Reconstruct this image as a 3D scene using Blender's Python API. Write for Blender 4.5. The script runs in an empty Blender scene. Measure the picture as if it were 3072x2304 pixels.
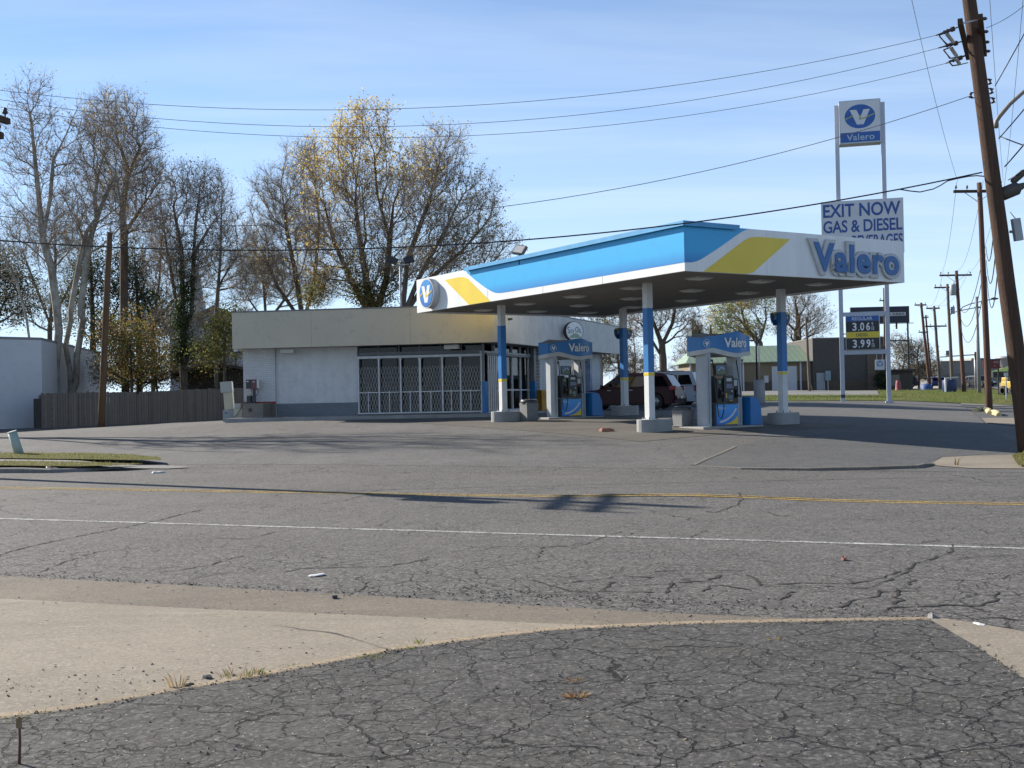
import bpy, bmesh, math, random
import numpy as np
from mathutils import Vector, Matrix, geometry
R = math.radians
scene = bpy.context.scene
COL = scene.collection

# ------------------------------------------------------------------ camera
EYE = 1.6
FPX = 3400.0                      # focal length in pixels of the 3072 x 2304 photograph
cam_d = bpy.data.cameras.new("camera")
cam_d.sensor_width = 36.0
cam_d.lens = 36.0 * FPX / 3072.0
cam_d.clip_start = 0.1
cam_d.clip_end = 5000
cam = bpy.data.objects.new("camera", cam_d)
COL.objects.link(cam)
CAMROT = Matrix.Rotation(R(90.59), 3, 'X') @ Matrix.Rotation(R(-1.15), 3, 'Z')
cam.matrix_world = Matrix.Translation((0, 0, EYE)) @ CAMROT.to_4x4()
scene.camera = cam

# ------------------------------------------------------------------ sky and sun
SUN_EL = R(27.5)
SUN_H = Vector((-0.84, 0.55)).normalized()          # horizontal direction towards the sun
SUN_AZ = math.atan2(SUN_H.x, SUN_H.y)               # clockwise from +Y
w = bpy.data.worlds.new("World")
scene.world = w
w.use_nodes = True
wn, wl = w.node_tree.nodes, w.node_tree.links
wn.clear()
out = wn.new("ShaderNodeOutputWorld")
bg = wn.new("ShaderNodeBackground")
sky = wn.new("ShaderNodeTexSky")
sky.sky_type = 'NISHITA'
sky.sun_disc = False
sky.sun_elevation = SUN_EL
sky.sun_rotation = SUN_AZ
sky.altitude = 50
sky.air_density = 1.0
sky.dust_density = 0.1
sky.ozone_density = 3.0
bg.inputs["Strength"].default_value = 0.069
# thin cirrus: streaky noise on the view direction mixed towards white
tc = wn.new("ShaderNodeTexCoord")
sep = wn.new("ShaderNodeSeparateXYZ")
wl.new(tc.outputs["Generated"], sep.inputs[0])
def wmath(op, a, b=None, clamp=False):
    n = wn.new("ShaderNodeMath"); n.operation = op; n.use_clamp = clamp
    for i, v in enumerate((a, b)):
        if v is None: continue
        if isinstance(v, (int, float)): n.inputs[i].default_value = v
        else: wl.new(v, n.inputs[i])
    return n.outputs[0]
zc = wmath('MAXIMUM', sep.outputs[2], 0.03)
zc = wmath('ADD', zc, 0.06)
cx = wmath('DIVIDE', sep.outputs[0], zc)
cy = wmath('DIVIDE', sep.outputs[1], zc)
comb = wn.new("ShaderNodeCombineXYZ")
wl.new(cx, comb.inputs[0]); wl.new(cy, comb.inputs[1])
mp = wn.new("ShaderNodeMapping")
mp.inputs["Rotation"].default_value = (0, 0, R(-24))
mp.inputs["Scale"].default_value = (0.42, 1.9, 1)
wl.new(comb.outputs[0], mp.inputs[0])
nz = wn.new("ShaderNodeTexNoise")
nz.inputs["Scale"].default_value = 1.0
nz.inputs["Detail"].default_value = 7
nz.inputs["Roughness"].default_value = 0.55
nz.inputs["Distortion"].default_value = 0.5
wl.new(mp.outputs[0], nz.inputs["Vector"])
cr = wn.new("ShaderNodeMapRange")
cr.inputs[1].default_value = 0.44; cr.inputs[2].default_value = 0.74
cr.inputs[3].default_value = 0.0; cr.inputs[4].default_value = 0.32
wl.new(nz.outputs[0], cr.inputs[0])
mixc = wn.new("ShaderNodeMix"); mixc.data_type = 'RGBA'
wl.new(cr.outputs[0], mixc.inputs[0])
tint = wn.new("ShaderNodeMix"); tint.data_type = 'RGBA'; tint.blend_type = 'MULTIPLY'; tint.inputs[0].default_value = 1.0
wl.new(sky.outputs[0], tint.inputs[6]); tint.inputs[7].default_value = (0.56, 0.92, 1.28, 1)
# a clear sky is darker overhead than near the horizon
dz = wn.new("ShaderNodeMapRange"); wl.new(sep.outputs[2], dz.inputs[0])
dz.inputs[1].default_value = 0.25; dz.inputs[2].default_value = 0.9; dz.inputs[3].default_value = 1.0; dz.inputs[4].default_value = 0.42
dk = wn.new("ShaderNodeVectorMath"); dk.operation = 'SCALE'
wl.new(tint.outputs[2], dk.inputs[0]); wl.new(dz.outputs[0], dk.inputs["Scale"])
wl.new(dk.outputs[0], mixc.inputs[6])
mixc.inputs[7].default_value = (7.4, 8.2, 9.2, 1)
# pale blue air towards the horizon
hz = wmath('MULTIPLY', wmath('POWER', 2.718, wmath('MULTIPLY', wmath('MAXIMUM', sep.outputs[2], 0.0), -4.0)), 0.90)
mixh = wn.new("ShaderNodeMix"); mixh.data_type = 'RGBA'
wl.new(hz, mixh.inputs[0]); wl.new(mixc.outputs[2], mixh.inputs[6])
mixh.inputs[7].default_value = (8.0, 9.6, 11.4, 1)
wl.new(mixh.outputs[2], bg.inputs["Color"])
wl.new(bg.outputs[0], out.inputs[0])

sun_d = bpy.data.lights.new("sun", 'SUN')
sun_d.energy = 5.0
sun_d.angle = R(0.5)
sun_d.color = (1.0, 0.93, 0.82)
sun = bpy.data.objects.new("sun", sun_d)
COL.objects.link(sun)
sdir = Vector((SUN_H.x * math.cos(SUN_EL), SUN_H.y * math.cos(SUN_EL), math.sin(SUN_EL)))
sun.rotation_euler = sdir.to_track_quat('Z', 'Y').to_euler()
sun.location = (-30, 20, 40)

vs = scene.view_settings
vs.view_transform = 'Standard'
vs.look = 'None'
vs.exposure = 0.78
vs.gamma = 1.0
vs.use_curve_mapping = False
scene.cycles.max_bounces = 6
scene.cycles.diffuse_bounces = 3
scene.cycles.glossy_bounces = 3
scene.cycles.transparent_max_bounces = 8

# ------------------------------------------------------------------ terrain height
CTRL = np.array([
    (-60, -10, 0), (0, -12, 0), (60, -10, 0), (-12, 4, 0), (0, 4, 0), (12, 4, 0), (-14, 10, 0), (0, 9, 0), (12, 9, 0),
    (-30, 15, 0), (-16, 18, 0), (0, 15, 0), (10, 12, 0), (30, 8, 0), (-14, 26, 0.03), (-9, 27, 0.04), (0, 23, 0.0), (5, 22, 0.0), (10, 21, 0.0),
    (25, 17, 0.0), (11.5, 26, 0.1), (4, 33, 0.5), (8.5, 35.5, 0.53), (-0.4, 39.7, 0.70), (4.2, 42.5, 0.78), (-6, 36, 0.42), (-12, 38, 0.30),
    (-11, 45.5, 0.79), (-0.5, 44.5, 0.80), (6, 60, 0.9), (-22, 54, 0.42), (-16, 62, 0.56), (-30, 60, 0.40), (-30, 40, 0.2),
    (18, 62, 0.9), (24, 57.5, 0.42), (15, 45, 0.6), (32, 50, 0.25), (28, 70, 0.75), (25, 100, 1.22), (35, 130, 1.6), (0, 130, 1.5), (60, 110, 1.1),
    (-40, 110, 0.8), (100, 200, 1.35), (0, 220, 1.5), (-100, 200, 1.0), (-100, 60, 0.2), (110, 60, 0.2), (-150, 400, 1.3), (0, 400, 1.4), (200, 400, 1.3)
], float)
def _tps():
    P = CTRL[:, :2] / 20.0
    n = len(P)
    d = np.linalg.norm(P[:, None] - P[None], axis=2)
    K = np.where(d > 1e-9, d * d * np.log(d + 1e-12), 0) + np.eye(n) * 0.02
    A = np.zeros((n + 3, n + 3))
    A[:n, :n] = K; A[:n, n] = 1; A[:n, n + 1:] = P; A[n, :n] = 1; A[n + 1:, :n] = P.T
    return P, np.linalg.solve(A, np.concatenate([CTRL[:, 2], np.zeros(3)]))
_TP, _TW = _tps()
HUMP = []                                            # (x, y, along, across, height) bumps of the road surface, filled below
RD = np.array((-0.9252, 0.3795))                     # direction of the road, and its normal
RN = np.array((0.3795, 0.9252))
def Gn(x, y):
    x = np.asarray(x, float); y = np.asarray(y, float)
    xx = np.clip(x, -150, 200) / 20; yy = np.clip(y, -12, 400) / 20
    d = np.sqrt((xx[..., None] - _TP[:, 0]) ** 2 + (yy[..., None] - _TP[:, 1]) ** 2)
    z = (np.where(d > 1e-9, d * d * np.log(d + 1e-12), 0) * _TW[:len(_TP)]).sum(-1) + _TW[-3] + xx * _TW[-2] + yy * _TW[-1]
    q = x * RN[0] + y * RN[1]
    z = z * np.clip((q - 17) / 7, 0, 1)
    for hx, hy, a, b, h in HUMP:
        al = (x - hx) * RD[0] + (y - hy) * RD[1]
        ac = (x - hx) * RN[0] + (y - hy) * RN[1]
        z = z + h * np.exp(-(al / a) ** 2 - (ac / b) ** 2)
    return z
def G(x, y): return float(Gn(x, y))

def ray(sx, sy):
    d = CAMROT @ Vector(((sx - 1536) / FPX, -(sy - 1152) / FPX, -1))
    return d
def at(sx, sy, Y):
    """world point seen at photo pixel (sx, sy), Y metres ahead of the camera"""
    d = ray(sx, sy); t = Y / d.y
    return Vector((d.x * t, Y, EYE + d.z * t))
def ong(sx, sy):
    """world point of the terrain seen at photo pixel (sx, sy)"""
    d = ray(sx, sy)
    t = 2.0
    for i in range(4000):
        p = d * t
        if EYE + p.z <= G(p.x, p.y): break
        t *= 1.01
    lo, hi = t / 1.01, t
    for i in range(25):
        m = (lo + hi) / 2; p = d * m
        if EYE + p.z <= G(p.x, p.y): hi = m
        else: lo = m
    p = d * hi
    return Vector((p.x, p.y, G(p.x, p.y)))
def atx(sx, Y):
    """world x and y of the ground column under photo column sx (near the horizon) at depth Y"""
    p = at(sx, 1187 - (sx - 1536) * 0.0201, Y)
    return p.x, p.y
h0 = ong(2060, 1495)
HUMP.append((h0.x, h0.y, 1.6, 0.7, 0.06))
# ------------------------------------------------------------------ materials
def nmat(name):
    m = bpy.data.materials.new(name); m.use_nodes = True
    nt = m.node_tree
    b = nt.nodes["Principled BSDF"]
    return m, nt, b
def N(nt, typ, ins=None, **props):
    n = nt.nodes.new("ShaderNode" + typ)
    for k, v in props.items(): setattr(n, k, v)
    for k, v in (ins or {}).items():
        if isinstance(v, bpy.types.NodeSocket): nt.links.new(v, n.inputs[k])
        else: n.inputs[k].default_value = v
    return n
def c4(c): return (c[0], c[1], c[2], 1)
def math_(nt, op, a, b=0.0, clamp=False):
    return N(nt, "Math", {0: a, 1: b}, operation=op, use_clamp=clamp).outputs[0]
def ramp(nt, v, a, b, lo=0.0, hi=1.0):
    return N(nt, "MapRange", {0: v, 1: a, 2: b, 3: lo, 4: hi}).outputs[0]
def mix(nt, f, a, b):
    n = N(nt, "Mix", data_type='RGBA')
    for i, v in ((0, f), (6, a), (7, b)):
        if isinstance(v, bpy.types.NodeSocket): nt.links.new(v, n.inputs[i])
        else: n.inputs[i].default_value = v if i == 0 else c4(v)
    return n.outputs[2]
def coords(nt, scale=(1, 1, 1)):
    t = N(nt, "TexCoord")
    return N(nt, "Mapping", {0: t.outputs["Object"], 3: scale}).outputs[0]
def noise(nt, vec, scale, detail=4, rough=0.55, dist=0.0):
    return N(nt, "TexNoise", {"Vector": vec, "Scale": scale, "Detail": detail, "Roughness": rough, "Distortion": dist}).outputs[0]
def bump(nt, b, h, strength=0.3, dist=0.02):
    n = N(nt, "Bump", {"Height": h, "Strength": strength, "Distance": dist})
    nt.links.new(n.outputs[0], b.inputs["Normal"])
MATS = {}
def M(name, col, rough=0.6, col2=None, scale=3.0, detail=5, stretch=(1, 1, 1), amount=(0.35, 0.7), bmp=0.0, bscale=30, metal=0.0, spec=0.5, dirt=None):
    """plain material whose colour wanders between col and col2"""
    if name in MATS: return MATS[name]
    m, nt, b = nmat(name)
    col2 = col2 or tuple(c * 0.82 for c in col)
    v = coords(nt, stretch)
    f = ramp(nt, noise(nt, v, scale, detail), amount[0], amount[1])
    c = mix(nt, f, col, col2)
    if dirt:
        f2 = ramp(nt, noise(nt, v, scale * 7, 3, 0.7), 0.55, 0.75, 0, 0.6)
        c = mix(nt, f2, c, dirt)
    nt.links.new(c, b.inputs["Base Color"])
    b.inputs["Roughness"].default_value = rough
    b.inputs["Metallic"].default_value = metal
    b.inputs["Specular IOR Level"].default_value = spec
    if bmp: bump(nt, b, noise(nt, v, bscale, 3), bmp)
    MATS[name] = m
    return m
def vec_distort(nt, v, scale, amt, detail=2):
    n = N(nt, "TexNoise", {"Vector": v, "Scale": scale, "Detail": detail})
    sub = N(nt, "VectorMath", {0: n.outputs["Color"], 1: (0.5, 0.5, 0.5)}, operation='SUBTRACT')
    sc = N(nt, "VectorMath", {0: sub.outputs[0], "Scale": amt}, operation='SCALE')
    return N(nt, "VectorMath", {0: v, 1: sc.outputs[0]}, operation='ADD').outputs[0]
def cracks(nt, v, scale, width, jitter=1.0):
    """0..1 line mask along the cell borders of a voronoi pattern"""
    d = N(nt, "TexVoronoi", {"Vector": v, "Scale": scale, "Randomness": jitter}, feature='DISTANCE_TO_EDGE', voronoi_dimensions='2D').outputs["Distance"]
    return ramp(nt, d, width * 0.3, width, 1.0, 0.0)
def asphalt(name, base, light, dark, crack_sets, patch=0.35, grit=0.5, rough=0.85, spec=0.35, speck=0.5, tint=None, pebble=0.0, band=None, agg=55.0):
    m, nt, b = nmat(name)
    v = coords(nt)
    big = noise(nt, v, 0.35, 4, 0.6)
    mid = noise(nt, v, 2.6, 5, 0.65)
    fine = noise(nt, v, 70, 3, 0.75)
    c = mix(nt, ramp(nt, big, 0.35, 0.68), base, light)
    c = mix(nt, ramp(nt, mid, 0.45, 0.72, 0, patch), c, dark)
    if tint:
        c = mix(nt, ramp(nt, noise(nt, v, 0.8, 5, 0.7), 0.55, 0.75, 0, 0.45), c, tint)
    # loose aggregate: every stone its own grey
    ag = N(nt, "TexVoronoi", {"Vector": v, "Scale": agg}, voronoi_dimensions='2D')
    r_ = N(nt, "SeparateColor", {0: ag.outputs["Color"]}).outputs[0]
    c = mix(nt, ramp(nt, r_, 0.45, 0.0, 0, grit * 0.9), c, tuple(x * 0.35 for x in dark))
    c = mix(nt, ramp(nt, r_, 0.72, 1.0, 0, grit * 0.8), c, tuple(min(1, x * 2.3) for x in light))
    clump = noise(nt, v, 14, 4, 0.7)
    c = mix(nt, ramp(nt, clump, 0.52, 0.72, 0, grit * 0.8), c, tuple(x * 0.5 for x in dark))
    h = math_(nt, 'ADD', math_(nt, 'MULTIPLY', fine, 0.25), math_(nt, 'MULTIPLY', r_, 0.30 * pebble))
    h = math_(nt, 'ADD', h, math_(nt, 'MULTIPLY', clump, 0.9 * pebble))
    h = math_(nt, 'ADD', h, math_(nt, 'MULTIPLY', mid, 0.5))
    bm = None
    if band:
        s = N(nt, "SeparateXYZ", {0: v})
        q = math_(nt, 'ADD', math_(nt, 'MULTIPLY', s.outputs[0], 0.3795), math_(nt, 'MULTIPLY', s.outputs[1], 0.9252))
        bm = math_(nt, 'MULTIPLY', ramp(nt, q, band[0], band[1]), ramp(nt, noise(nt, v, 0.7, 3, 0.6), 0.40, 0.55))
    for (scale, width, dist, strength, lo, hi, mscale) in crack_sets:
        dv = vec_distort(nt, vec_distort(nt, v, scale * 1.3, dist / scale, 3), scale * 7, 0.22 / scale, 5)
        d = N(nt, "TexVoronoi", {"Vector": dv, "Scale": scale, "Randomness": 1.0}, feature='DISTANCE_TO_EDGE', voronoi_dimensions='2D').outputs["Distance"]
        d = math_(nt, 'ADD', d, math_(nt, 'MULTIPLY', math_(nt, 'SUBTRACT', noise(nt, v, scale * 5, 4, 0.75), 0.48), width * 1.7))
        k = ramp(nt, d, width * 0.20, width * 0.42, 1.0, 0.0)
        msk = ramp(nt, noise(nt, v, mscale, 3, 0.6), lo, hi)
        if bm is not None: msk = math_(nt, 'MAXIMUM', msk, bm)
        k = math_(nt, 'MULTIPLY', k, msk)
        c = mix(nt, math_(nt, 'MULTIPLY', k, strength), c, (0.006, 0.0055, 0.005))
        h = math_(nt, 'SUBTRACT', h, math_(nt, 'MULTIPLY', k, 2.0))
    sv = N(nt, "TexVoronoi", {"Vector": v, "Scale": 26.0}, voronoi_dimensions='2D')
    sp = math_(nt, 'LESS_THAN', sv.outputs["Distance"], 0.10)
    sr = math_(nt, 'GREATER_THAN', N(nt, "SeparateColor", {0: sv.outputs["Color"]}).outputs[0], 1.0 - 0.06 * speck)
    c = mix(nt, math_(nt, 'MULTIPLY', sp, sr), c, (0.62, 0.61, 0.58))
    nt.links.new(c, b.inputs["Base Color"])
    b.inputs["Roughness"].default_value = rough
    b.inputs["Specular IOR Level"].default_value = spec
    bump(nt, b, h, 0.75, 0.018)
    MATS[name] = m
    return m
def concrete(name, a, b2, stain, spots=0.5, rough=0.85, stretch=(1, 1, 1)):
    m, nt, b = nmat(name)
    v = coords(nt, stretch)
    c = mix(nt, ramp(nt, noise(nt, v, 0.7, 6, 0.62), 0.35, 0.68), a, b2)
    c = mix(nt, ramp(nt, noise(nt, v, 3.1, 6, 0.7), 0.50, 0.78, 0, 0.55), c, stain)
    st_ = N(nt, "Mapping", {0: v, 2: (0, 0, R(22)), 3: (0.22, 1.5, 1)}).outputs[0]
    c = mix(nt, ramp(nt, noise(nt, st_, 1.0, 6, 0.65), 0.46, 0.72, 0, 0.7), c, stain)
    c = mix(nt, ramp(nt, noise(nt, st_, 2.3, 5, 0.6, 0.6), 0.60, 0.74, 0, 0.55), c, tuple(min(1, x * 1.22) for x in a))
    fine = noise(nt, v, 90, 3, 0.7)
    c = mix(nt, ramp(nt, fine, 0.42, 0.68, 0, 0.38), c, tuple(x * 0.55 for x in stain))
    ag = N(nt, "TexVoronoi", {"Vector": v, "Scale": 60.0}, voronoi_dimensions='2D')
    ra = N(nt, "SeparateColor", {0: ag.outputs["Color"]}).outputs[0]
    c = mix(nt, ramp(nt, ra, 0.3, 0.0, 0, 0.35), c, tuple(x * 0.6 for x in stain))
    c = mix(nt, ramp(nt, ra, 0.8, 1.0, 0, 0.35), c, tuple(min(1, x * 1.5) for x in a))
    sv = N(nt, "TexVoronoi", {"Vector": v, "Scale": 11.0}, voronoi_dimensions='2D')
    sp = math_(nt, 'LESS_THAN', math_(nt, 'ADD', sv.outputs["Distance"], math_(nt, 'MULTIPLY', N(nt, "SeparateColor", {0: sv.outputs["Color"]}).outputs[1], 0.14)), 0.17)
    sr = math_(nt, 'GREATER_THAN', N(nt, "SeparateColor", {0: sv.outputs["Color"]}).outputs[0], 1 - 0.13 * spots)
    c = mix(nt, math_(nt, 'MULTIPLY', sp, sr), c, (0.05, 0.045, 0.04))
    dv = vec_distort(nt, vec_distort(nt, v, 0.6, 0.9), 6, 0.05, 3)
    k = math_(nt, 'MULTIPLY', cracks(nt, dv, 0.28, 0.006), ramp(nt, noise(nt, v, 0.5, 2), 0.5, 0.6))
    c = mix(nt, k, c, (0.05, 0.045, 0.04))
    nt.links.new(c, b.inputs["Base Color"])
    b.inputs["Roughness"].default_value = rough
    b.inputs["Specular IOR Level"].default_value = 0.3
    bump(nt, b, math_(nt, 'SUBTRACT', math_(nt, 'MULTIPLY', fine, 0.5), k), 0.5, 0.01)
    MATS[name] = m
    return m
def grassmat(name, a, b2, dry, scale=0.6):
    m, nt, b = nmat(name)
    v = coords(nt)
    c = mix(nt, ramp(nt, noise(nt, v, scale * 8, 6, 0.7), 0.35, 0.68), a, b2)
    c = mix(nt, ramp(nt, noise(nt, v, scale, 5, 0.65), 0.48, 0.70), c, dry)
    nt.links.new(c, b.inputs["Base Color"])
    b.inputs["Roughness"].default_value = 0.9
    b.inputs["Specular IOR Level"].default_value = 0.15
    bump(nt, b, noise(nt, v, 14, 5, 0.8), 0.8, 0.08)
    MATS[name] = m
    return m
def brickmat(name, brick, brick2, mortar, sx=0.21, sz=0.075, rough=0.8, bstr=0.5, axis='x'):
    """courses of brick on an upright wall, x (or y) along it and z up in object space"""
    m, nt, b = nmat(name)
    t = N(nt, "TexCoord")
    s = N(nt, "SeparateXYZ", {0: t.outputs["Object"]})
    al = s.outputs[0] if axis == 'x' else s.outputs[1]
    cmb = N(nt, "CombineXYZ", {0: al, 1: s.outputs[2], 2: 0.0}).outputs[0]
    br = N(nt, "TexBrick", {"Vector": cmb, "Color1": c4(brick), "Color2": c4(brick2), "Mortar": c4(mortar), "Scale": 1.0,
                            "Mortar Size": 0.008, "Mortar Smooth": 0.2, "Bias": 0.0, "Brick Width": sx, "Row Height": sz})
    c = mix(nt, ramp(nt, noise(nt, t.outputs["Object"], 1.3, 5, 0.65), 0.45, 0.75, 0, 0.35), br.outputs[0], tuple(x * 0.6 for x in brick))
    nt.links.new(c, b.inputs["Base Color"])
    b.inputs["Roughness"].default_value = rough
    bump(nt, b, br.outputs["Fac"], -bstr, 0.012)
    MATS[name] = m
    return m
def stripes(name, a, b2, period, axis=0, width=0.12, rough=0.5, metal=0.0, depth=0.6, col_amt=0.5, var=0.15):
    """ribs or board joints every `period` metres along an object axis"""
    m, nt, b = nmat(name)
    t = N(nt, "TexCoord")
    s = N(nt, "SeparateXYZ", {0: t.outputs["Object"]})
    fr = math_(nt, 'FRACT', math_(nt, 'DIVIDE', s.outputs[axis], period))
    k = math_(nt, 'LESS_THAN', fr, width)
    idx = math_(nt, 'FLOOR', math_(nt, 'DIVIDE', s.outputs[axis], period))
    rnd = N(nt, "TexWhiteNoise", {"W": idx}, noise_dimensions='1D').outputs["Value"]
    c = mix(nt, math_(nt, 'MULTIPLY', rnd, var * 2), a, tuple(x * 0.6 for x in a))
    c = mix(nt, ramp(nt, noise(nt, t.outputs["Object"], 2.2, 6, 0.7), 0.45, 0.75, 0, 0.5), c, tuple(x * 0.55 for x in a))
    c = mix(nt, math_(nt, 'MULTIPLY', k, col_amt), c, b2)
    nt.links.new(c, b.inputs["Base Color"])
    b.inputs["Roughness"].default_value = rough
    b.inputs["Metallic"].default_value = metal
    bump(nt, b, k, -depth, 0.02)
    MATS[name] = m
    return m
def barkmat(name, a, b2, scale=2.5, patch=(0.42, 0.58), streak=(3, 3, 0.6)):
    m, nt, b = nmat(name)
    v = coords(nt, streak)
    n1 = noise(nt, v, scale, 5, 0.7)
    c = mix(nt, ramp(nt, n1, patch[0], patch[1]), a, b2)
    nt.links.new(c, b.inputs["Base Color"])
    b.inputs["Roughness"].default_value = 0.9
    b.inputs["Specular IOR Level"].default_value = 0.2
    bump(nt, b, noise(nt, v, scale * 6, 3), 0.7, 0.03)
    MATS[name] = m
    return m
def leafmat(name, col, trans=0.3, col2=None):
    m, nt, b = nmat(name)
    v = coords(nt)
    c = mix(nt, ramp(nt, noise(nt, v, 1.1, 4, 0.7), 0.35, 0.65), col, col2 or tuple(x * 0.6 for x in col))
    nt.links.new(c, b.inputs["Base Color"])
    b.inputs["Roughness"].default_value = 0.65
    b.inputs["Specular IOR Level"].default_value = 0.25
    tr = N(nt, "BsdfTranslucent", {"Color": c4(tuple(min(1, x * 1.5) for x in col))})
    mx = N(nt, "MixShader", {0: trans, 1: b.outputs[0], 2: tr.outputs[0]})
    nt.links.new(mx.outputs[0], nt.nodes["Material Output"].inputs[0])
    MATS[name] = m
    return m
def glassmat(name, tint=(0.03, 0.04, 0.05), rough=0.03, alpha=0.75):
    m, nt, b = nmat(name)
    b.inputs["Base Color"].default_value = c4(tint)
    b.inputs["Roughness"].default_value = rough
    b.inputs["Specular IOR Level"].default_value = 0.35
    tr = N(nt, "BsdfTransparent", {"Color": (0.8, 0.86, 0.86, 1)})
    mx = N(nt, "MixShader", {0: alpha, 1: tr.outputs[0], 2: b.outputs[0]})
    nt.links.new(mx.outputs[0], nt.nodes["Material Output"].inputs[0])
    MATS[name] = m
    return m
def gradmat(name, lo, hi, z0, z1, rough=0.35):
    """printed sheet whose ink runs from lo to hi up the object's z"""
    m, nt, b = nmat(name)
    t = N(nt, "TexCoord")
    s = N(nt, "SeparateXYZ", {0: t.outputs["Object"]})
    c = mix(nt, ramp(nt, s.outputs[2], z0, z1), lo, hi)
    c = mix(nt, ramp(nt, noise(nt, t.outputs["Object"], 2.0, 4), 0.5, 0.8, 0, 0.15), c, tuple(x * 0.7 for x in lo))
    nt.links.new(c, b.inputs["Base Color"])
    b.inputs["Roughness"].default_value = rough
    MATS[name] = m
    return m

# ------------------------------------------------------------------ mesh helpers
class MB:
    def __init__(self): self.v = []; self.f = []; self.m = []; self.smooth = []
    def add(self, verts, faces, mi=0, smooth=False):
        o = len(self.v)
        self.v += [tuple(p) for p in verts]
        for f in faces:
            self.f.append(tuple(i + o for i in f)); self.m.append(mi); self.smooth.append(smooth)
        return self
    def box(self, x0, x1, y0, y1, z0, z1, mi=0, mat=None):
        vs_ = [Vector((x, y, z)) for z in (z0, z1) for x, y in ((x0, y0), (x1, y0), (x1, y1), (x0, y1))]
        if mat is not None: vs_ = [mat @ p for p in vs_]
        return self.add(vs_, [(3, 2, 1, 0), (4, 5, 6, 7), (0, 1, 5, 4), (1, 2, 6, 5), (2, 3, 7, 6), (3, 0, 4, 7)], mi)
    def bar(self, a, b, wx, wy=None, mi=0, up=None):
        """square bar from a to b"""
        a, b = Vector(a), Vector(b); wy = wy or wx
        d = (b - a).normalized()
        u = Vector(up) if up else (Vector((0, 0, 1)) if abs(d.z) < 0.95 else Vector((0, 1, 0)))
        s = d.cross(u).normalized(); t = s.cross(d)
        vs_ = [p + s * i * wx / 2 + t * j * wy / 2 for p in (a, b) for i, j in ((-1, -1), (1, -1), (1, 1), (-1, 1))]
        return self.add(vs_, [(3, 2, 1, 0), (4, 5, 6, 7), (0, 1, 5, 4), (1, 2, 6, 5), (2, 3, 7, 6), (3, 0, 4, 7)], mi)
    def tube(self, pts, r, n=8, mi=0, caps=True, smooth=True):
        pts = [Vector(p) for p in pts]
        rs = r if isinstance(r, (list, tuple)) else [r] * len(pts)
        vs_ = []
        d0 = (pts[1] - pts[0]).normalized()
        s = d0.cross(Vector((0.31, 0.95, 0.12))).normalized() if abs(d0.z) > 0.9 else d0.cross(Vector((0, 0, 1))).normalized()
        for i, p in enumerate(pts):
            d = (pts[min(i + 1, len(pts) - 1)] - pts[max(i - 1, 0)]).normalized()
            s = (s - d * s.dot(d)).normalized(); t = d.cross(s)
            for k in range(n):
                a = 2 * math.pi * k / n
                vs_.append(p + (s * math.cos(a) + t * math.sin(a)) * rs[i])
        fs = [(i * n + k, i * n + (k + 1) % n, (i + 1) * n + (k + 1) % n, (i + 1) * n + k) for i in range(len(pts) - 1) for k in range(n)]
        self.add(vs_, fs, mi, smooth)
        if caps:
            o = len(self.v) - len(vs_)
            self.f.append(tuple(o + k for k in reversed(range(n)))); self.m.append(mi); self.smooth.append(False)
            self.f.append(tuple(o + (len(pts) - 1) * n + k for k in range(n))); self.m.append(mi); self.smooth.append(False)
        return self
    def lathe(self, prof, n=20, mi=0, c=(0, 0, 0), smooth=True):
        vs_ = [(c[0] + r * math.cos(2 * math.pi * k / n), c[1] + r * math.sin(2 * math.pi * k / n), c[2] + z) for r, z in prof for k in range(n)]
        fs = [(i * n + k, i * n + (k + 1) % n, (i + 1) * n + (k + 1) % n, (i + 1) * n + k) for i in range(len(prof) - 1) for k in range(n)]
        self.add(vs_, fs, mi, smooth)
        o = len(self.v) - len(vs_)
        self.f.append(tuple(o + (len(prof) - 1) * n + k for k in range(n))); self.m.append(mi); self.smooth.append(False)
        return self
    def prism(self, poly, to3, d, mi=0, back=True):
        """polygon (2-D points, counter-clockwise) lifted by to3(x, y, depth) and thickened by d"""
        n = len(poly)
        tri = geometry.tessellate_polygon([[Vector((p[0], p[1], 0)) for p in poly]])
        f1 = [to3(p[0], p[1], d) for p in poly]; f0 = [to3(p[0], p[1], 0) for p in poly]
        a2 = sum(poly[i][0] * poly[(i + 1) % n][1] - poly[(i + 1) % n][0] * poly[i][1] for i in range(n))
        fs = []
        for t in tri:
            ar = (poly[t[1]][0] - poly[t[0]][0]) * (poly[t[2]][1] - poly[t[0]][1]) - (poly[t[2]][0] - poly[t[0]][0]) * (poly[t[1]][1] - poly[t[0]][1])
            t = tuple(t) if ar > 0 else tuple(reversed(t))
            fs.append(t)
            if back: fs.append(tuple(n + i for i in reversed(t)))
        for i in range(n):
            j = (i + 1) % n
            fs.append((i, n + i, n + j, j) if a2 > 0 else (j, n + j, n + i, i))
        return self.add(f1 + f0, fs, mi)
    def build(self, name, mats, parent=None, loc=None, bevel=0.0, rot=None):
        me = bpy.data.meshes.new(name)
        me.from_pydata([tuple(p) for p in self.v], [], self.f)
        if not isinstance(mats, (list, tuple)): mats = [mats]
        for m in mats: me.materials.append(m)
        me.polygons.foreach_set("material_index", self.m)
        me.polygons.foreach_set("use_smooth", self.smooth)
        if bevel:
            bm = bmesh.new(); bm.from_mesh(me)
            bmesh.ops.remove_doubles(bm, verts=bm.verts, dist=1e-5)
            es = [e for e in bm.edges if len(e.link_faces) == 2 and e.calc_face_angle(0) > 0.6]
            bmesh.ops.bevel(bm, geom=es, offset=bevel, segments=2, affect='EDGES', profile=0.6)
            bm.to_mesh(me); bm.free()
        me.update()
        o = bpy.data.objects.new(name, me)
        COL.objects.link(o)
        if loc is not None: o.location = loc
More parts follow.
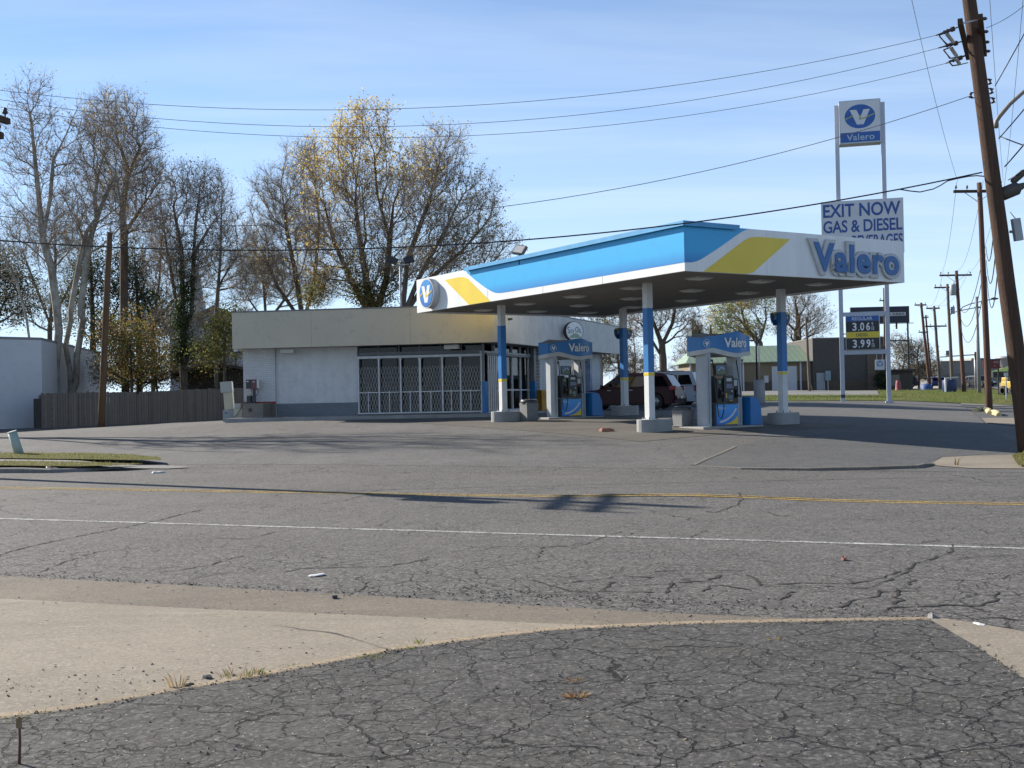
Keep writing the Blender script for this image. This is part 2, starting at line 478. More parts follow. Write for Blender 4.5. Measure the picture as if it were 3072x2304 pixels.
        if rot is not None: o.rotation_euler = rot
        if parent is not None: o.parent = parent
        return o
def fastmesh(name, V, F, mats, mi=None, parent=None, smooth=False):
    """numpy mesh: V (n,3), F (m,k) faces of k corners"""
    me = bpy.data.meshes.new(name)
    k = F.shape[1]
    me.vertices.add(len(V)); me.vertices.foreach_set("co", np.ascontiguousarray(V, np.float32).ravel())
    me.loops.add(F.size); me.loops.foreach_set("vertex_index", np.ascontiguousarray(F, np.int32).ravel())
    me.polygons.add(len(F)); me.polygons.foreach_set("loop_start", np.arange(0, F.size, k, dtype=np.int32))
    try: me.polygons.foreach_set("loop_total", np.full(len(F), k, np.int32))
    except Exception: pass
    if not isinstance(mats, (list, tuple)): mats = [mats]
    for m in mats: me.materials.append(m)
    if mi is not None: me.polygons.foreach_set("material_index", np.ascontiguousarray(mi, np.int32))
    me.polygons.foreach_set("use_smooth", np.full(len(F), smooth, bool))
    me.update(calc_edges=True)
    o = bpy.data.objects.new(name, me); COL.objects.link(o)
    if parent is not None: o.parent = parent
    return o
def tag(o, label=None, cat=None, group=None, kind=None):
    if label: o["label"] = label
    if cat: o["category"] = cat
    if group: o["group"] = group
    if kind: o["kind"] = kind
    return o
def thing(name, label, cat, loc=(0, 0, 0), rz=0.0, group=None):
    o = bpy.data.objects.new(name, None); COL.objects.link(o)
    o.empty_display_size = 0.3
    o.location = loc; o.rotation_euler = (0, 0, rz)
    return tag(o, label, cat, group)
def copy_tree(o, parent=None):
    c = o.copy(); COL.objects.link(c)
    if parent is not None: c.parent = parent
    for ch in list(o.children): copy_tree(ch, c)
    return c
def text_mesh(body, bold=0.0, extrude=0.02, spacing=1.0, round_=0.0):
    """(verts, faces) of lettering, x across and y up, normalised so that its box starts at 0,0 and is 1 high; returns width too"""
    cu = bpy.data.curves.new("lettering", 'FONT')
    cu.body = body; cu.size = 1.0; cu.offset = bold; cu.extrude = extrude; cu.space_character = spacing
    cu.resolution_u = 4; cu.bevel_depth = round_; cu.bevel_resolution = 1
    ob = bpy.data.objects.new("lettering", cu); COL.objects.link(ob)
    dg = bpy.context.evaluated_depsgraph_get(); dg.update()
    me = bpy.data.meshes.new_from_object(ob.evaluated_get(dg))
    v = np.array([p.co[:] for p in me.vertices]); f = [tuple(p.vertices) for p in me.polygons]
    bpy.data.objects.remove(ob); bpy.data.curves.remove(cu); bpy.data.meshes.remove(me)
    mn, mx = v.min(0), v.max(0)
    return v, f, mn, mx
def lettering(mb, body, x0, x1, z0, z1, to3, bold=0.0, thick=0.02, mi=0, spacing=1.0, box=None):
    """letters filling the box x0..x1, z0..z1; to3(x, z, depth) places a point"""
    v, f, mn, mx = text_mesh(body, bold, 0.02, spacing)
    if box: mn, mx = box
    s = (v - mn) / np.maximum(mx - mn, 1e-9)
    out_ = [to3(x0 + p[0] * (x1 - x0), z0 + p[1] * (z1 - z0), thick * (0.0 if q[2] < 0 else 1.0)) for p, q in zip(s, v)]
    mb.add(out_, f, mi)
    return mn, mx
def drape(name, poly, mats, off=0.0, res=1.0, kind='structure', zf=None):
    """flat sheet with outline poly laid over the terrain"""
    poly = [Vector((p[0], p[1])) for p in poly]
    bnd = []
    n = len(poly)
    for i in range(n):
        a, b = poly[i], poly[(i + 1) % n]
        k = max(1, int((b - a).length / res))
        bnd += [a.lerp(b, j / k) for j in range(k)]
    P = np.array([[p.x, p.y] for p in poly])
    x0, y0 = P.min(0); x1, y1 = P.max(0)
    gx, gy = np.meshgrid(np.arange(x0 + res / 2, x1, res), np.arange(y0 + res / 2, y1, res))
    gx = gx.ravel(); gy = gy.ravel()
    ins = np.zeros(len(gx), bool)
    dmin = np.full(len(gx), 1e9)
    j = n - 1
    for i in range(n):
        xi, yi = P[i]; xj, yj = P[j]
        c = ((yi > gy) != (yj > gy)) & (gx < (xj - xi) * (gy - yi) / ((yj - yi) + 1e-12) + xi)
        ins ^= c
        L2 = (xj - xi) ** 2 + (yj - yi) ** 2 + 1e-12
        t = np.clip(((gx - xi) * (xj - xi) + (gy - yi) * (yj - yi)) / L2, 0, 1)
        dmin = np.minimum(dmin, np.hypot(gx - xi - t * (xj - xi), gy - yi - t * (yj - yi)))
        j = i
    ok = ins & (dmin > res * 0.35)
    pts = bnd + [Vector((a, b)) for a, b in zip(gx[ok], gy[ok])]
    nb = len(bnd)
    r = geometry.delaunay_2d_cdt(pts, [(i, (i + 1) % nb) for i in range(nb)], [], 1, 1e-5)
    V = np.array([[p.x, p.y] for p in r[0]])
    z = Gn(V[:, 0], V[:, 1]) + off
    if zf is not None: z = z + zf(V[:, 0], V[:, 1])
    me = bpy.data.meshes.new(name)
    fs = []
    for f in r[2]:
        a, b, c = V[f[0]], V[f[1]], V[f[2]]
        ar = (b[0] - a[0]) * (c[1] - a[1]) - (c[0] - a[0]) * (b[1] - a[1])
        fs.append(tuple(f) if ar > 0 else tuple(reversed(f)))
    me.from_pydata([(p[0], p[1], q) for p, q in zip(V, z)], [], fs)
    for m in (mats if isinstance(mats, (list, tuple)) else [mats]): me.materials.append(m)
    me.polygons.foreach_set("use_smooth", [True] * len(fs))
    me.update()
    o = bpy.data.objects.new(name, me); COL.objects.link(o)
    o["kind"] = kind
    return o
def ribbon(mb, pts, width, off, mi=0, wob=0.0, rnd=None):
    """strip of given width along ground points"""
    pts = [Vector((p[0], p[1])) for p in pts]
    vs_ = []
    for i, p in enumerate(pts):
        d = (pts[min(i + 1, len(pts) - 1)] - pts[max(i - 1, 0)]).normalized()
        nrm = Vector((-d.y, d.x))
        w_ = width * (1 + (rnd.uniform(-wob, wob) if rnd else 0)) / 2
        for s in (-1, 1):
            q = p + nrm * s * w_
            vs_.append((q.x, q.y, G(q.x, q.y) + off))
    mb.add(vs_, [(2 * i, 2 * i + 2, 2 * i + 3, 2 * i + 1) if False else (2 * i + 1, 2 * i, 2 * i + 2, 2 * i + 3) for i in range(len(pts) - 1)], mi)
def px(*pts):
    """photo points (in the 2212-wide view used for measuring) to ground points"""
    return [ong(p[0] * 3072 / 2212, p[1] * 3072 / 2212).xy for p in pts]
K = 3072 / 2212
# ------------------------------------------------------------------ ground materials
ASPH_LOT = asphalt("asphalt_old_lot", (0.077, 0.073, 0.069), (0.100, 0.095, 0.088), (0.058, 0.056, 0.053),
                   [(3.4, 0.062, 0.55, 0.90, 0.36, 0.50, 0.9), (8.0, 0.075, 0.45, 0.85, 0.47, 0.58, 1.3), (1.4, 0.036, 0.7, 0.95, 0.36, 0.46, 0.5)],
                   patch=0.6, grit=0.65, speck=0.4, tint=(0.105, 0.088, 0.065), pebble=0.7)
ASPH_ROAD = asphalt("asphalt_road", (0.118, 0.111, 0.103), (0.148, 0.139, 0.128), (0.088, 0.083, 0.078),
                    [(2.1, 0.050, 0.6, 0.9, 0.52, 0.64, 0.33), (6.0, 0.07, 0.45, 0.85, 0.54, 0.65, 0.5), (0.5, 0.013, 0.7, 0.95, 0.42, 0.55, 0.2)],
                    patch=0.55, grit=0.75, speck=0.35, pebble=0.7, band=(11.6, 9.4))
ASPH_FORE = asphalt("asphalt_forecourt", (0.112, 0.108, 0.104), (0.150, 0.145, 0.139), (0.074, 0.072, 0.070),
                    [(0.5, 0.008, 0.6, 0.8, 0.42, 0.6, 0.2)], patch=0.75, grit=0.5, speck=0.15, tint=(0.175, 0.158, 0.13))
ASPH_PATCH = asphalt("asphalt_patch", (0.090, 0.090, 0.090), (0.116, 0.115, 0.113), (0.066, 0.066, 0.067),
                     [(0.7, 0.010, 0.6, 0.8, 0.45, 0.6, 0.3)], patch=0.7, grit=0.5, speck=0.2, tint=(0.15, 0.137, 0.118))
CONC_APRON = concrete("concrete_apron", (0.330, 0.282, 0.220), (0.270, 0.231, 0.181), (0.200, 0.173, 0.138), 0.7)
CONC_GUTTER = concrete("concrete_gutter", (0.235, 0.200, 0.155), (0.190, 0.163, 0.128), (0.140, 0.122, 0.098), 0.5)  # darker copy of the apron concrete: slope shade and water stain in one colour
CONC_KERB = concrete("concrete_kerb", (0.42, 0.33, 0.22), (0.34, 0.265, 0.18), (0.15, 0.13, 0.105), 0.3)  # paler than the apron: sunlight on the lip is put into the colour
CONC_GREY = concrete("concrete_grey", (0.27, 0.265, 0.25), (0.22, 0.215, 0.205), (0.16, 0.155, 0.145), 0.2)
LAWN = grassmat("lawn", (0.085, 0.115, 0.022), (0.13, 0.145, 0.03), (0.18, 0.145, 0.07), 0.25)
VERGE = grassmat("verge", (0.11, 0.12, 0.028), (0.15, 0.145, 0.04), (0.17, 0.14, 0.075), 0.9)
EARTH = grassmat("earth", (0.15, 0.13, 0.09), (0.12, 0.115, 0.06), (0.17, 0.15, 0.12), 0.15)
CRACK = M("crack_filling", (0.016, 0.015, 0.014), 0.95, (0.03, 0.027, 0.022), 8)
rg = random.Random(5)

def pxl(lift, *pts):
    """like px, for points that lie `lift` above the terrain"""
    r = []
    for p in pts:
        q = ong(p[0] * K, p[1] * K)
        for i in range(6):
            t = (EYE - q.z - lift) / (EYE - q.z)
            d = ray(p[0] * K, p[1] * K)
            tt = (G(q.x, q.y) + lift - EYE) / d.z
            q = Vector((d.x * tt, d.y * tt, G(d.x * tt, d.y * tt)))
        r.append(q.xy)
    return r
def ext(a, b, d):
    v = (b - a).normalized()
    return b + v * d

# ------------------------------------------------------------------ terrain and paved sheets
xs = np.concatenate([np.linspace(-600, -60, 14), np.arange(-57, 90, 3.0), np.linspace(95, 700, 16)])
ys = np.concatenate([np.arange(-30, 150, 3.0), np.linspace(155, 2500, 26)])
gx, gy = np.meshgrid(xs, ys)
gz = Gn(gx.ravel(), gy.ravel()) - 0.12
nx, ny = len(xs), len(ys)
fi = np.array([(j * nx + i, j * nx + i + 1, (j + 1) * nx + i + 1, (j + 1) * nx + i) for j in range(ny - 1) for i in range(nx - 1)])
gr = fastmesh("ground", np.stack([gx.ravel(), gy.ravel(), gz], 1), fi, EARTH, smooth=True)
gr["kind"] = "structure"

rd = Vector((RD[0], RD[1])); rn = Vector((RN[0], RN[1]))
road_far = 23.2
T = [(2010, 1343), (1700, 1339), (1400, 1325), (1100, 1308), (800, 1290), (300, 1262), (0, 1247)]
Tw = px(*T)
Aw = px((2014, 1335), (2110, 1350), (2212, 1368))
ro = drape("road", [ext(Tw[-2], Tw[-1], 40)] + list(reversed(Tw)) + Aw[1:] + [ext(Aw[1], Aw[2], 40), rd * -60 + rn * road_far, rd * 60 + rn * road_far], [ASPH_ROAD], 0.0, 0.8)
# explicit long cracks and broken edges of the road surface
def z5(*p): return [((1500 + x / 1.407) / K, (1250 + y / 1.407) / K) for x, y in p]
def z4(*p): return [((x / 1.4747) / K, (1250 + y / 1.4747) / K) for x, y in p]
CR = [(z4((-60, 628), (0, 610), (130, 575), (300, 540), (450, 510), (600, 480), (700, 460), (810, 430), (900, 412)), 0.055),
      (z4((950, 540), (1040, 541), (1100, 540), (1220, 510)), 0.035), (z4((250, 382), (400, 386), (540, 396)), 0.03),
      (z4((170, 690), (300, 640), (420, 600)), 0.03), (z4((700, 690), (800, 680), (930, 655), (1080, 615)), 0.035), (z4((1240, 690), (1330, 672), (1480, 668), (1700, 665), (1900, 630)), 0.045),
      (z4((1420, 385), (1530, 372), (1600, 350), (1690, 322)), 0.04), (z4((1540, 790), (1600, 765), (1640, 730)), 0.03), (z4((1660, 490), (1710, 465), (1750, 440)), 0.02),
      (z5((1910, 540), (1895, 580), (1750, 620), (1720, 655), (1590, 715), (1540, 725), (1350, 715), (1230, 717), (1100, 715), (1080, 685), (1040, 668)), 0.045),
      (z5((1700, 655), (1570, 690), (1480, 705), (1300, 703), (1110, 710)), 0.04),
      (z5((2095, 740), (2092, 785), (2010, 803), (1920, 796), (1830, 797), (1680, 805), (1600, 822)), 0.06),
      (z5((1590, 735), (1597, 760), (1500, 775), (1470, 797), (1430, 806)), 0.06), (z5((1750, 688), (1725, 712)), 0.04), (z5((1690, 730), (1668, 765), (1700, 775), (1660, 792)), 0.05),
      (z5((1745, 737), (1600, 742)), 0.04), (z5((695, 745), (735, 702), (880, 692), (930, 670)), 0.055), (z5((850, 742), (885, 712), (980, 716), (1060, 735)), 0.05),
      (z5((1240, 740), (1180, 775), (1110, 770)), 0.05), (z5((650, 655), (800, 648), (1030, 650)), 0.035),
      (z5((180, 550), (160, 595), (20, 622)), 0.03), (z5((520, 485), (430, 510), (360, 540), (200, 552)), 0.025), (z5((870, 480), (800, 512), (640, 520), (480, 505)), 0.025),
      (z5((300, 700), (400, 690), (500, 672), (640, 680)), 0.045), (z5((420, 800), (410, 745), (480, 700)), 0.04), (z5((140, 690), (300, 740), (450, 738), (650, 742)), 0.04),
      (z5((1620, 852), (1780, 848), (1950, 856), (2120, 850), (2230, 862)), 0.05), (z5((1930, 600), (2050, 588), (2200, 585)), 0.025), (z5((1130, 405), (1180, 420), (1230, 418)), 0.05),
      (z5((870, 400), (910, 405), (1000, 375), (1020, 345), (1010, 320)), 0.045), (z5((80, 245), (300, 243), (440, 250)), 0.035), (z5((380, 268), (450, 268)), 0.05), (z5((620, 238), (700, 232), (780, 229)), 0.045),
      (z5((430, 245), (520, 243)), 0.03), (z5((1500, 270), (1600, 262), (1800, 270)), 0.015), (z5((785, 101), (900, 92), (1010, 84), (1110, 75)), 0.05), (z5((1010, 122), (960, 142), (920, 160)), 0.05), (z5((310, 95), (500, 78), (600, 98), (760, 102)), 0.03), (z4((1180, 155), (1230, 158), (1290, 153)), 0.04)]
cb = MB()
def crackline(pp, width, mb, off=0.005):
    pts = px(*pp)
    fine_ = []
    for a, b in zip(pts[:-1], pts[1:]):
        k = max(2, int((b - a).length / 0.07))
        n_ = Vector((-(b - a).y, (b - a).x)).normalized()
        for j in range(k):
            fine_.append(a.lerp(b, j / k) + n_ * rg.gauss(0, 0.014))
    fine_.append(pts[-1])
    ribbon(mb, fine_, width * 0.45, off, 0, 0.85, rg)
for pp, wd in CR: crackline(pp, wd, cb)
co = cb.build("road_cracks", CRACK); co["kind"] = "structure"

E = [(0, 1558), (180, 1535), (400, 1495), (560, 1467), (700, 1440), (850, 1410), (1050, 1383), (1200, 1366), (1350, 1358), (1500, 1352), (1750, 1347), (2010, 1343)]
Ew = px(*E)
Rw = px((2105, 1398), (2212, 1470))
lot_poly = [ext(Ew[1], Ew[0], 14)] + Ew + Rw + [ext(Rw[0], Rw[1], 12), Vector((9, -10)), Vector((-18, -10))]
lot = drape("parking_lot", lot_poly, [ASPH_LOT], 0.014, 0.6)
F0, F1 = px((0, 1282), (1000, 1333))
fd = (F1 - F0).normalized(); fn = Vector((-fd.y, fd.x))
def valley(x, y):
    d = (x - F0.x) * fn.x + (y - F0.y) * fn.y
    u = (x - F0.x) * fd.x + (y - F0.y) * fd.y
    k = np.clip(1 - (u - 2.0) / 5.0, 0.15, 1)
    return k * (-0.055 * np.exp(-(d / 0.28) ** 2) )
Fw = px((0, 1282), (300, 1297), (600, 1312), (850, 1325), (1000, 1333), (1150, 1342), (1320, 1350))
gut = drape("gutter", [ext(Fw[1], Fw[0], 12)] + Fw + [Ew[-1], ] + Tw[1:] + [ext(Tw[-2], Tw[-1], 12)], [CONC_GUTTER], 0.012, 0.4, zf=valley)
apr = drape("driveway_apron", [ext(Ew[1], Ew[0], 13.5)] + Ew[:9] + list(reversed(Fw)) + [ext(Fw[1], Fw[0], 12)], [CONC_APRON], 0.013, 0.4, zf=valley)
ap2 = drape("driveway_apron", [Ew[-1]] + Rw + [ext(Rw[0], Rw[1], 12), ext(Aw[1], Aw[2], 12), Aw[2], Aw[1], Aw[0]], [CONC_APRON], 0.013, 0.5)
# raised concrete edge between the lot and the apron
kb = MB()
def kerbrun(mb, pts, w0, h, inner=0.0, base=-0.05, mi=0):
    """swept kerb of width w0 to the left of the run, top h above the terrain (numbers or one value per point)"""
    n = len(pts)
    vs_ = []
    for i, p in enumerate(pts):
        d = (pts[min(i + 1, n - 1)] - pts[max(i - 1, 0)]).normalized()
        nn = Vector((-d.y, d.x))
        hh = h[i] if isinstance(h, (list, tuple)) else h
        a = p; b = p + nn * w0
        g = G(p.x, p.y)
        vs_ += [(a.x, a.y, g + base), (a.x, a.y, g + hh * 0.8), (a.x + nn.x * w0 * 0.18, a.y + nn.y * w0 * 0.18, g + hh), (b.x, b.y, g + hh), (b.x, b.y, g + base)]
    fs = []
    for i in range(n - 1):
        for k in range(4): fs.append((5 * i + k, 5 * (i + 1) + k, 5 * (i + 1) + k + 1, 5 * i + k + 1))
    mb.add(vs_, fs, mi)
def fine(pts, step):
    r = []
    for a, b in zip(pts[:-1], pts[1:]):
        k = max(1, int((b - a).length / step))
        r += [a.lerp(b, j / k) for j in range(k)]
    return r + [pts[-1]]
kp = fine([ext(Ew[1], Ew[0], 6)] + Ew, 0.3)
kerbrun(kb, kp, 0.085, 0.017)
ko = kb.build("kerb_edge", CONC_KERB); ko["kind"] = "structure"

# road markings
YEL = asphalt("paint_yellow", (0.50, 0.33, 0.06), (0.42, 0.28, 0.06), (0.12, 0.10, 0.07), [(3.0, 0.05, 0.3, 0.7, 0.45, 0.6, 1.0)], patch=0.95, grit=0.8, speck=0)
WHT = asphalt("paint_white", (0.50, 0.50, 0.48), (0.40, 0.40, 0.39), (0.11, 0.11, 0.11), [(3.0, 0.05, 0.3, 0.7, 0.45, 0.6, 1.0)], patch=0.95, grit=0.8, speck=0)
wa, wb = px((0, 1120.5), (2212, 1185))
mb = MB(); ribbon(mb, fine([ext(wb, wa, 25), ext(wa, wb, 25)], 0.25), 0.10, 0.004, 0, 0.12, rg)
o = mb.build("white_line", WHT); o["kind"] = "structure"
ya, yb = px((0, 1053.5), (2212, 1089))
for s in (-0.11, 0.11):
    mb = MB(); nn = Vector((-(yb - ya).y, (yb - ya).x)).normalized() * s
    ribbon(mb, fine([ext(yb, ya, 25) + nn, ext(ya, yb, 25) + nn], 0.25), 0.09, 0.004, 0, 0.12, rg)
    o = mb.build("yellow_line", YEL); o["kind"] = "structure"

# forecourt of the station: behind the road from the left fence to the pole row on the right
PL0 = Vector((12.4, 26.0)); pd = Vector((0.35, 0.937)); pn = Vector((0.937, -0.35))
rt = [ong(a, b).xy for a, b in ((2879, 1211), (2900, 1225), (2938, 1254), (2956, 1271))]
fore = [rd * 45 + rn * (road_far - 0.3), rd * -16 + rn * (road_far - 0.3), rt[3], rt[2], rt[1], rt[0],
        ong(2700, 1203).xy, ong(2400, 1204).xy, ong(2240, 1203).xy, Vector((6, 75)), Vector((-20, 75)), Vector((-52, 60))]
drape("forecourt", fore, [ASPH_FORE], 0.004, 1.0)
pp = px((1503, 1005), (1545, 985), (1590, 965), (1660, 947), (1900, 930), (2140, 930), (2206, 962), (2150, 980), (2100, 984), (2035, 988), (2000, 1000), (1980, 1009), (1750, 1013), (1600, 1011))
drape("forecourt_patch", pp, [ASPH_PATCH], 0.008, 0.7)
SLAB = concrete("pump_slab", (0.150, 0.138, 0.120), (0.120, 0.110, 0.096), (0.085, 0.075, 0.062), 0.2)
_cr = math.atan2(0.53, 0.848)
slab = [Vector((4.5 + a * math.cos(_cr) - b * math.sin(_cr), 29.1 + a * math.sin(_cr) + b * math.cos(_cr))) for a, b in ((-0.6, 1.2), (8.2, 1.6), (8.2, 13.6), (-0.6, 13.6))]
drape("pump_slab", slab, [SLAB], 0.010, 0.7)
side = [PL0 + pd * a + pn * b for a, b in ((-2, 3.2), (400, 3.2), (400, 14.5), (-2, 14.5))]
drape("side_street", side, [ASPH_FORE], 0.006, 4.0)
drape("side_verge", [rt[3], rt[2], rt[1], rt[0], PL0 + pd * 38 + pn * 3.1, PL0 + pd * 20 + pn * 3.1, PL0 + pd * 2 + pn * 3.1], [ASPH_PATCH], -0.01, 1.5)
lw = [ong(2240, 1203).xy, ong(2400, 1204).xy, ong(2700, 1203).xy, rt[0] + Vector((0, 0.5)), PL0 + pd * 38.5 + pn * 2.6, PL0 + pd * 90 + pn * 2.6, PL0 + pd * 92 - pn * 8,
      ong(2640, 1186).xy, ong(2400, 1186).xy, ong(2240, 1187).xy, ong(2120, 1194).xy]
drape("lawn", lw, [LAWN], 0.03, 1.5)
drape("side_parking", [ong(1980, 1200).xy, ong(2120, 1194).xy, ong(2240, 1187).xy, ong(2400, 1186).xy, ong(2640, 1186).xy, PL0 + pd * 90 - pn * 8, Vector((30, 128)), Vector((14, 128))], [CONC_GREY], 0.0, 3.0)
# concrete strips of the side entrance
def sq(*p): return [ong(a, b).xy for a, b in p]
drape("sidewalk", sq((2880, 1214), (2884, 1210), (2965, 1214), (3060, 1211), (3090, 1211), (3090, 1216), (2990, 1219)), [CONC_GREY], 0.02, 1.0)
drape("sidewalk", sq((2958, 1270), (2944, 1256), (2980, 1255), (3100, 1256), (3100, 1279), (3030, 1277)), [CONC_APRON], 0.02, 1.0)
drape("sidewalk", px((2008, 1006), (2036, 989), (2100, 986), (2188, 984), (2240, 1000), (2230, 1014), (2100, 1013)), [CONC_APRON], 0.016, 0.6)
# right kerb and the broken kerb stub
def kerbthing(name, pts, w_, h, mat):
    m_ = MB(); kerbrun(m_, pts, w_, h)
    o_ = m_.build(name, mat); o_["kind"] = "structure"; return o_
KERBG = concrete("kerb_worn", (0.22, 0.20, 0.17), (0.17, 0.155, 0.13), (0.12, 0.11, 0.095), 0.3)
kr = fine(px((1500, 1007.5), (1600, 1014), (1750, 1017), (1880, 1015.5), (1985, 1012), (2020, 1005)), 0.4)
kerbthing("kerb", kr, 0.11, [0.02 + 0.045 * min(1, i / len(kr) * 2) if i < len(kr) * 0.85 else 0.065 * (len(kr) - i) / (len(kr) * 0.15) for i in range(len(kr))], KERBG)
kerbthing("kerb", fine(px((1503, 1006), (1530, 993), (1560, 981), (1592, 966)), 0.4), 0.10, 0.02, KERBG)
# left verge: kerb, two grass strips and the sidewalk between them
LF = 0.12
kl = fine([ext(*pxl(0.0, (109, 1021.7), (0, 1022)), 16)] + pxl(0.0, (0, 1022), (109, 1021.7), (182, 1018.5), (260, 1012), (325, 1006)), 0.4)
nk = len(kl)
kerbthing("kerb", kl, 0.17, [LF if i < nk - 8 else LF * (nk - 1 - i) / 8 + 0.015 for i in range(nk)], CONC_GREY)
g2 = pxl(LF, (0, 1006), (164, 1008), (255, 1006), (312, 1002.5), (164, 998), (0, 996))
g2 = [ext(g2[1], g2[0], 16)] + g2 + [ext(g2[-2], g2[-1], 16)]
drape("verge", g2, [VERGE], LF + 0.01, 0.5)
sw = pxl(LF, (0, 996), (164, 998), (312, 1002.5), (360, 1003), (415, 1000), (352, 995.5), (300, 995.6), (146, 993), (0, 991))
sw = [ext(sw[1], sw[0], 16)] + sw + [ext(sw[-2], sw[-1], 16)]
drape("sidewalk", sw, [CONC_GREY], LF - 0.01, 0.5, zf=lambda x, y: -0.09 * np.clip((x + 11.2) / 1.5, 0, 1))
g1 = pxl(LF, (0, 991), (146, 993), (300, 995.6), (350, 995), (346, 990), (283, 983), (182, 980), (0, 979))
g1 = [ext(g1[1], g1[0], 16)] + g1 + [ext(g1[-2], g1[-1], 16)]
drape("verge", g1, [VERGE], LF + 0.02, 0.5)
g3 = px((2186, 988), (2230, 975), (2260, 1000), (2240, 1012), (2200, 1010))
drape("verge", g3, [VERGE], 0.05, 0.5)

# blades of grass on the verges (one mass)
def blades(polys, per_m2, h, seed, lift):
    r = np.random.RandomState(seed)
    Vv, Ff, n0 = [], [], 0
    for poly, lf in zip(polys, lift):
        P = np.array([[p.x, p.y] for p in poly])
        a = 0.5 * abs(np.sum(P[:, 0] * np.roll(P[:, 1], -1) - np.roll(P[:, 0], -1) * P[:, 1]))
        m = int(a * per_m2 * 3)
        x = r.uniform(P[:, 0].min(), P[:, 0].max(), m * 2); y = r.uniform(P[:, 1].min(), P[:, 1].max(), m * 2)
        ins = np.zeros(len(x), bool); j = len(P) - 1
        for i in range(len(P)):
            xi, yi = P[i]; xj, yj = P[j]
            ins ^= ((yi > y) != (yj > y)) & (x < (xj - xi) * (y - yi) / ((yj - yi) + 1e-12) + xi); j = i
        x, y = x[ins], y[ins]
        k = len(x); 
        if k == 0: continue
        z = Gn(x, y) + lf
        a_ = r.uniform(0, 6.28, k); hh = h * r.uniform(0.4, 1.3, k); ln = r.normal(0, 0.45, (k, 2)) * hh[:, None]
        wx, wy = np.cos(a_) * 0.012, np.sin(a_) * 0.012
        v = np.stack([np.stack([x - wx, y - wy, z], 1), np.stack([x + wx, y + wy, z], 1), np.stack([x + ln[:, 0], y + ln[:, 1], z + hh], 1)], 1).reshape(-1, 3)
        Vv.append(v); Ff.append(np.arange(3 * k).reshape(-1, 3) + n0); n0 += 3 * k
    return np.concatenate(Vv), np.concatenate(Ff)
V_, F_ = blades([g1, g2, g3], 110, 0.06, 3, [LF + 0.01, LF, 0.04])
g_ = fastmesh("grass", V_, F_, [leafmat("grass_blade", (0.17, 0.165, 0.04), 0.3, (0.27, 0.21, 0.10))])
tag(g_, "short green and straw coloured grass on the roadside verges", "grass", kind="stuff")
V_, F_ = blades([lw], 3.5, 0.16, 4, [0.02])
V_[:, :] = V_
g_ = fastmesh("grass", V_, F_, [leafmat("grass_blade_far", (0.12, 0.16, 0.03), 0.35, (0.2, 0.18, 0.07))])
tag(g_, "bright green grass on the lawn behind the tall price sign", "grass", kind="stuff")
# ------------------------------------------------------------------ shared paints
WHITE = M("white_sheet", (0.78, 0.78, 0.77), 0.35, (0.70, 0.70, 0.685), 0.9, stretch=(2.2, 2.2, 0.2), dirt=(0.60, 0.585, 0.55))
WHITE_P = M("white_paint", (0.66, 0.67, 0.66), 0.55, (0.58, 0.59, 0.58), 1.5, dirt=(0.45, 0.44, 0.42))
BLUE = gradmat("blue_sheet", (0.012, 0.145, 0.50), (0.035, 0.30, 0.66), 4.45, 5.15)
BLUE_P = M("blue_paint", (0.012, 0.16, 0.43), 0.4, (0.010, 0.135, 0.37), 2)
BLUE_L = M("blue_letters", (0.035, 0.15, 0.38), 0.45, (0.03, 0.12, 0.32), 3)
BLUE_CAP = M("blue_cap", (0.06, 0.32, 0.60), 0.4)
YELLOW = M("yellow_sheet", (0.74, 0.56, 0.03), 0.35, (0.70, 0.50, 0.025), 1.2)
GREYW = M("grey_white", (0.52, 0.53, 0.53), 0.5, (0.46, 0.47, 0.47), 3)
METAL = M("dull_metal", (0.42, 0.43, 0.44), 0.45, (0.34, 0.35, 0.36), 4, metal=0.3)
DARK = M("dark_paint", (0.025, 0.026, 0.028), 0.45, (0.04, 0.04, 0.042), 4)
BLACK = M("black_plastic", (0.012, 0.012, 0.013), 0.4, (0.02, 0.02, 0.02), 5)
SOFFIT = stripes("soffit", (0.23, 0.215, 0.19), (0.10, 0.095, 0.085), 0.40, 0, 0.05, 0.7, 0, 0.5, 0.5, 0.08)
LENS = M("lamp_lens", (0.72, 0.72, 0.68), 0.3)
GLASS = glassmat("shop_glass", (0.006, 0.008, 0.010), 0.02, 0.86)
CONC_PL = M("planter_concrete", (0.32, 0.32, 0.31), 0.8, (0.24, 0.24, 0.235), 1.5, dirt=(0.2, 0.2, 0.19), bmp=0.2)
CAPM = M("pale_lid", (0.6, 0.61, 0.6), 0.4)

def emblem(mb, to3, r, d, mb_disc=True, mi=(0, 1, 2)):
    """round blue badge, white V, thin yellow swoosh; to3(x, z, depth)"""
    n = 40
    if mb_disc:
        mb.prism([(r * math.cos(2 * math.pi * k / n), r * math.sin(2 * math.pi * k / n)) for k in range(n)], to3, d, mi[0])
    lift = lambda k: (lambda x, z, q: to3(x * r, z * r, d + 0.001 + (k + q) * 0.004))
    mb.prism([(-0.66, 0.56), (-0.20, -0.68), (0.24, -0.68), (0.66, 0.56), (0.24, 0.56), (0.02, -0.10), (-0.22, 0.56)], lift(0), 1, mi[1])
    mb.prism([(-0.93, -0.22), (-0.42, 0.04), (-0.46, 0.13), (-0.95, -0.12)], lift(1.5), 1, mi[2])
    mb.prism([(0.0, 0.10), (-0.08, -0.30), (0.30, -0.22), (0.95, 0.10), (0.93, 0.18), (0.32, -0.10), (0.06, -0.16), (0.09, 0.12)], lift(1.5), 1, mi[2])

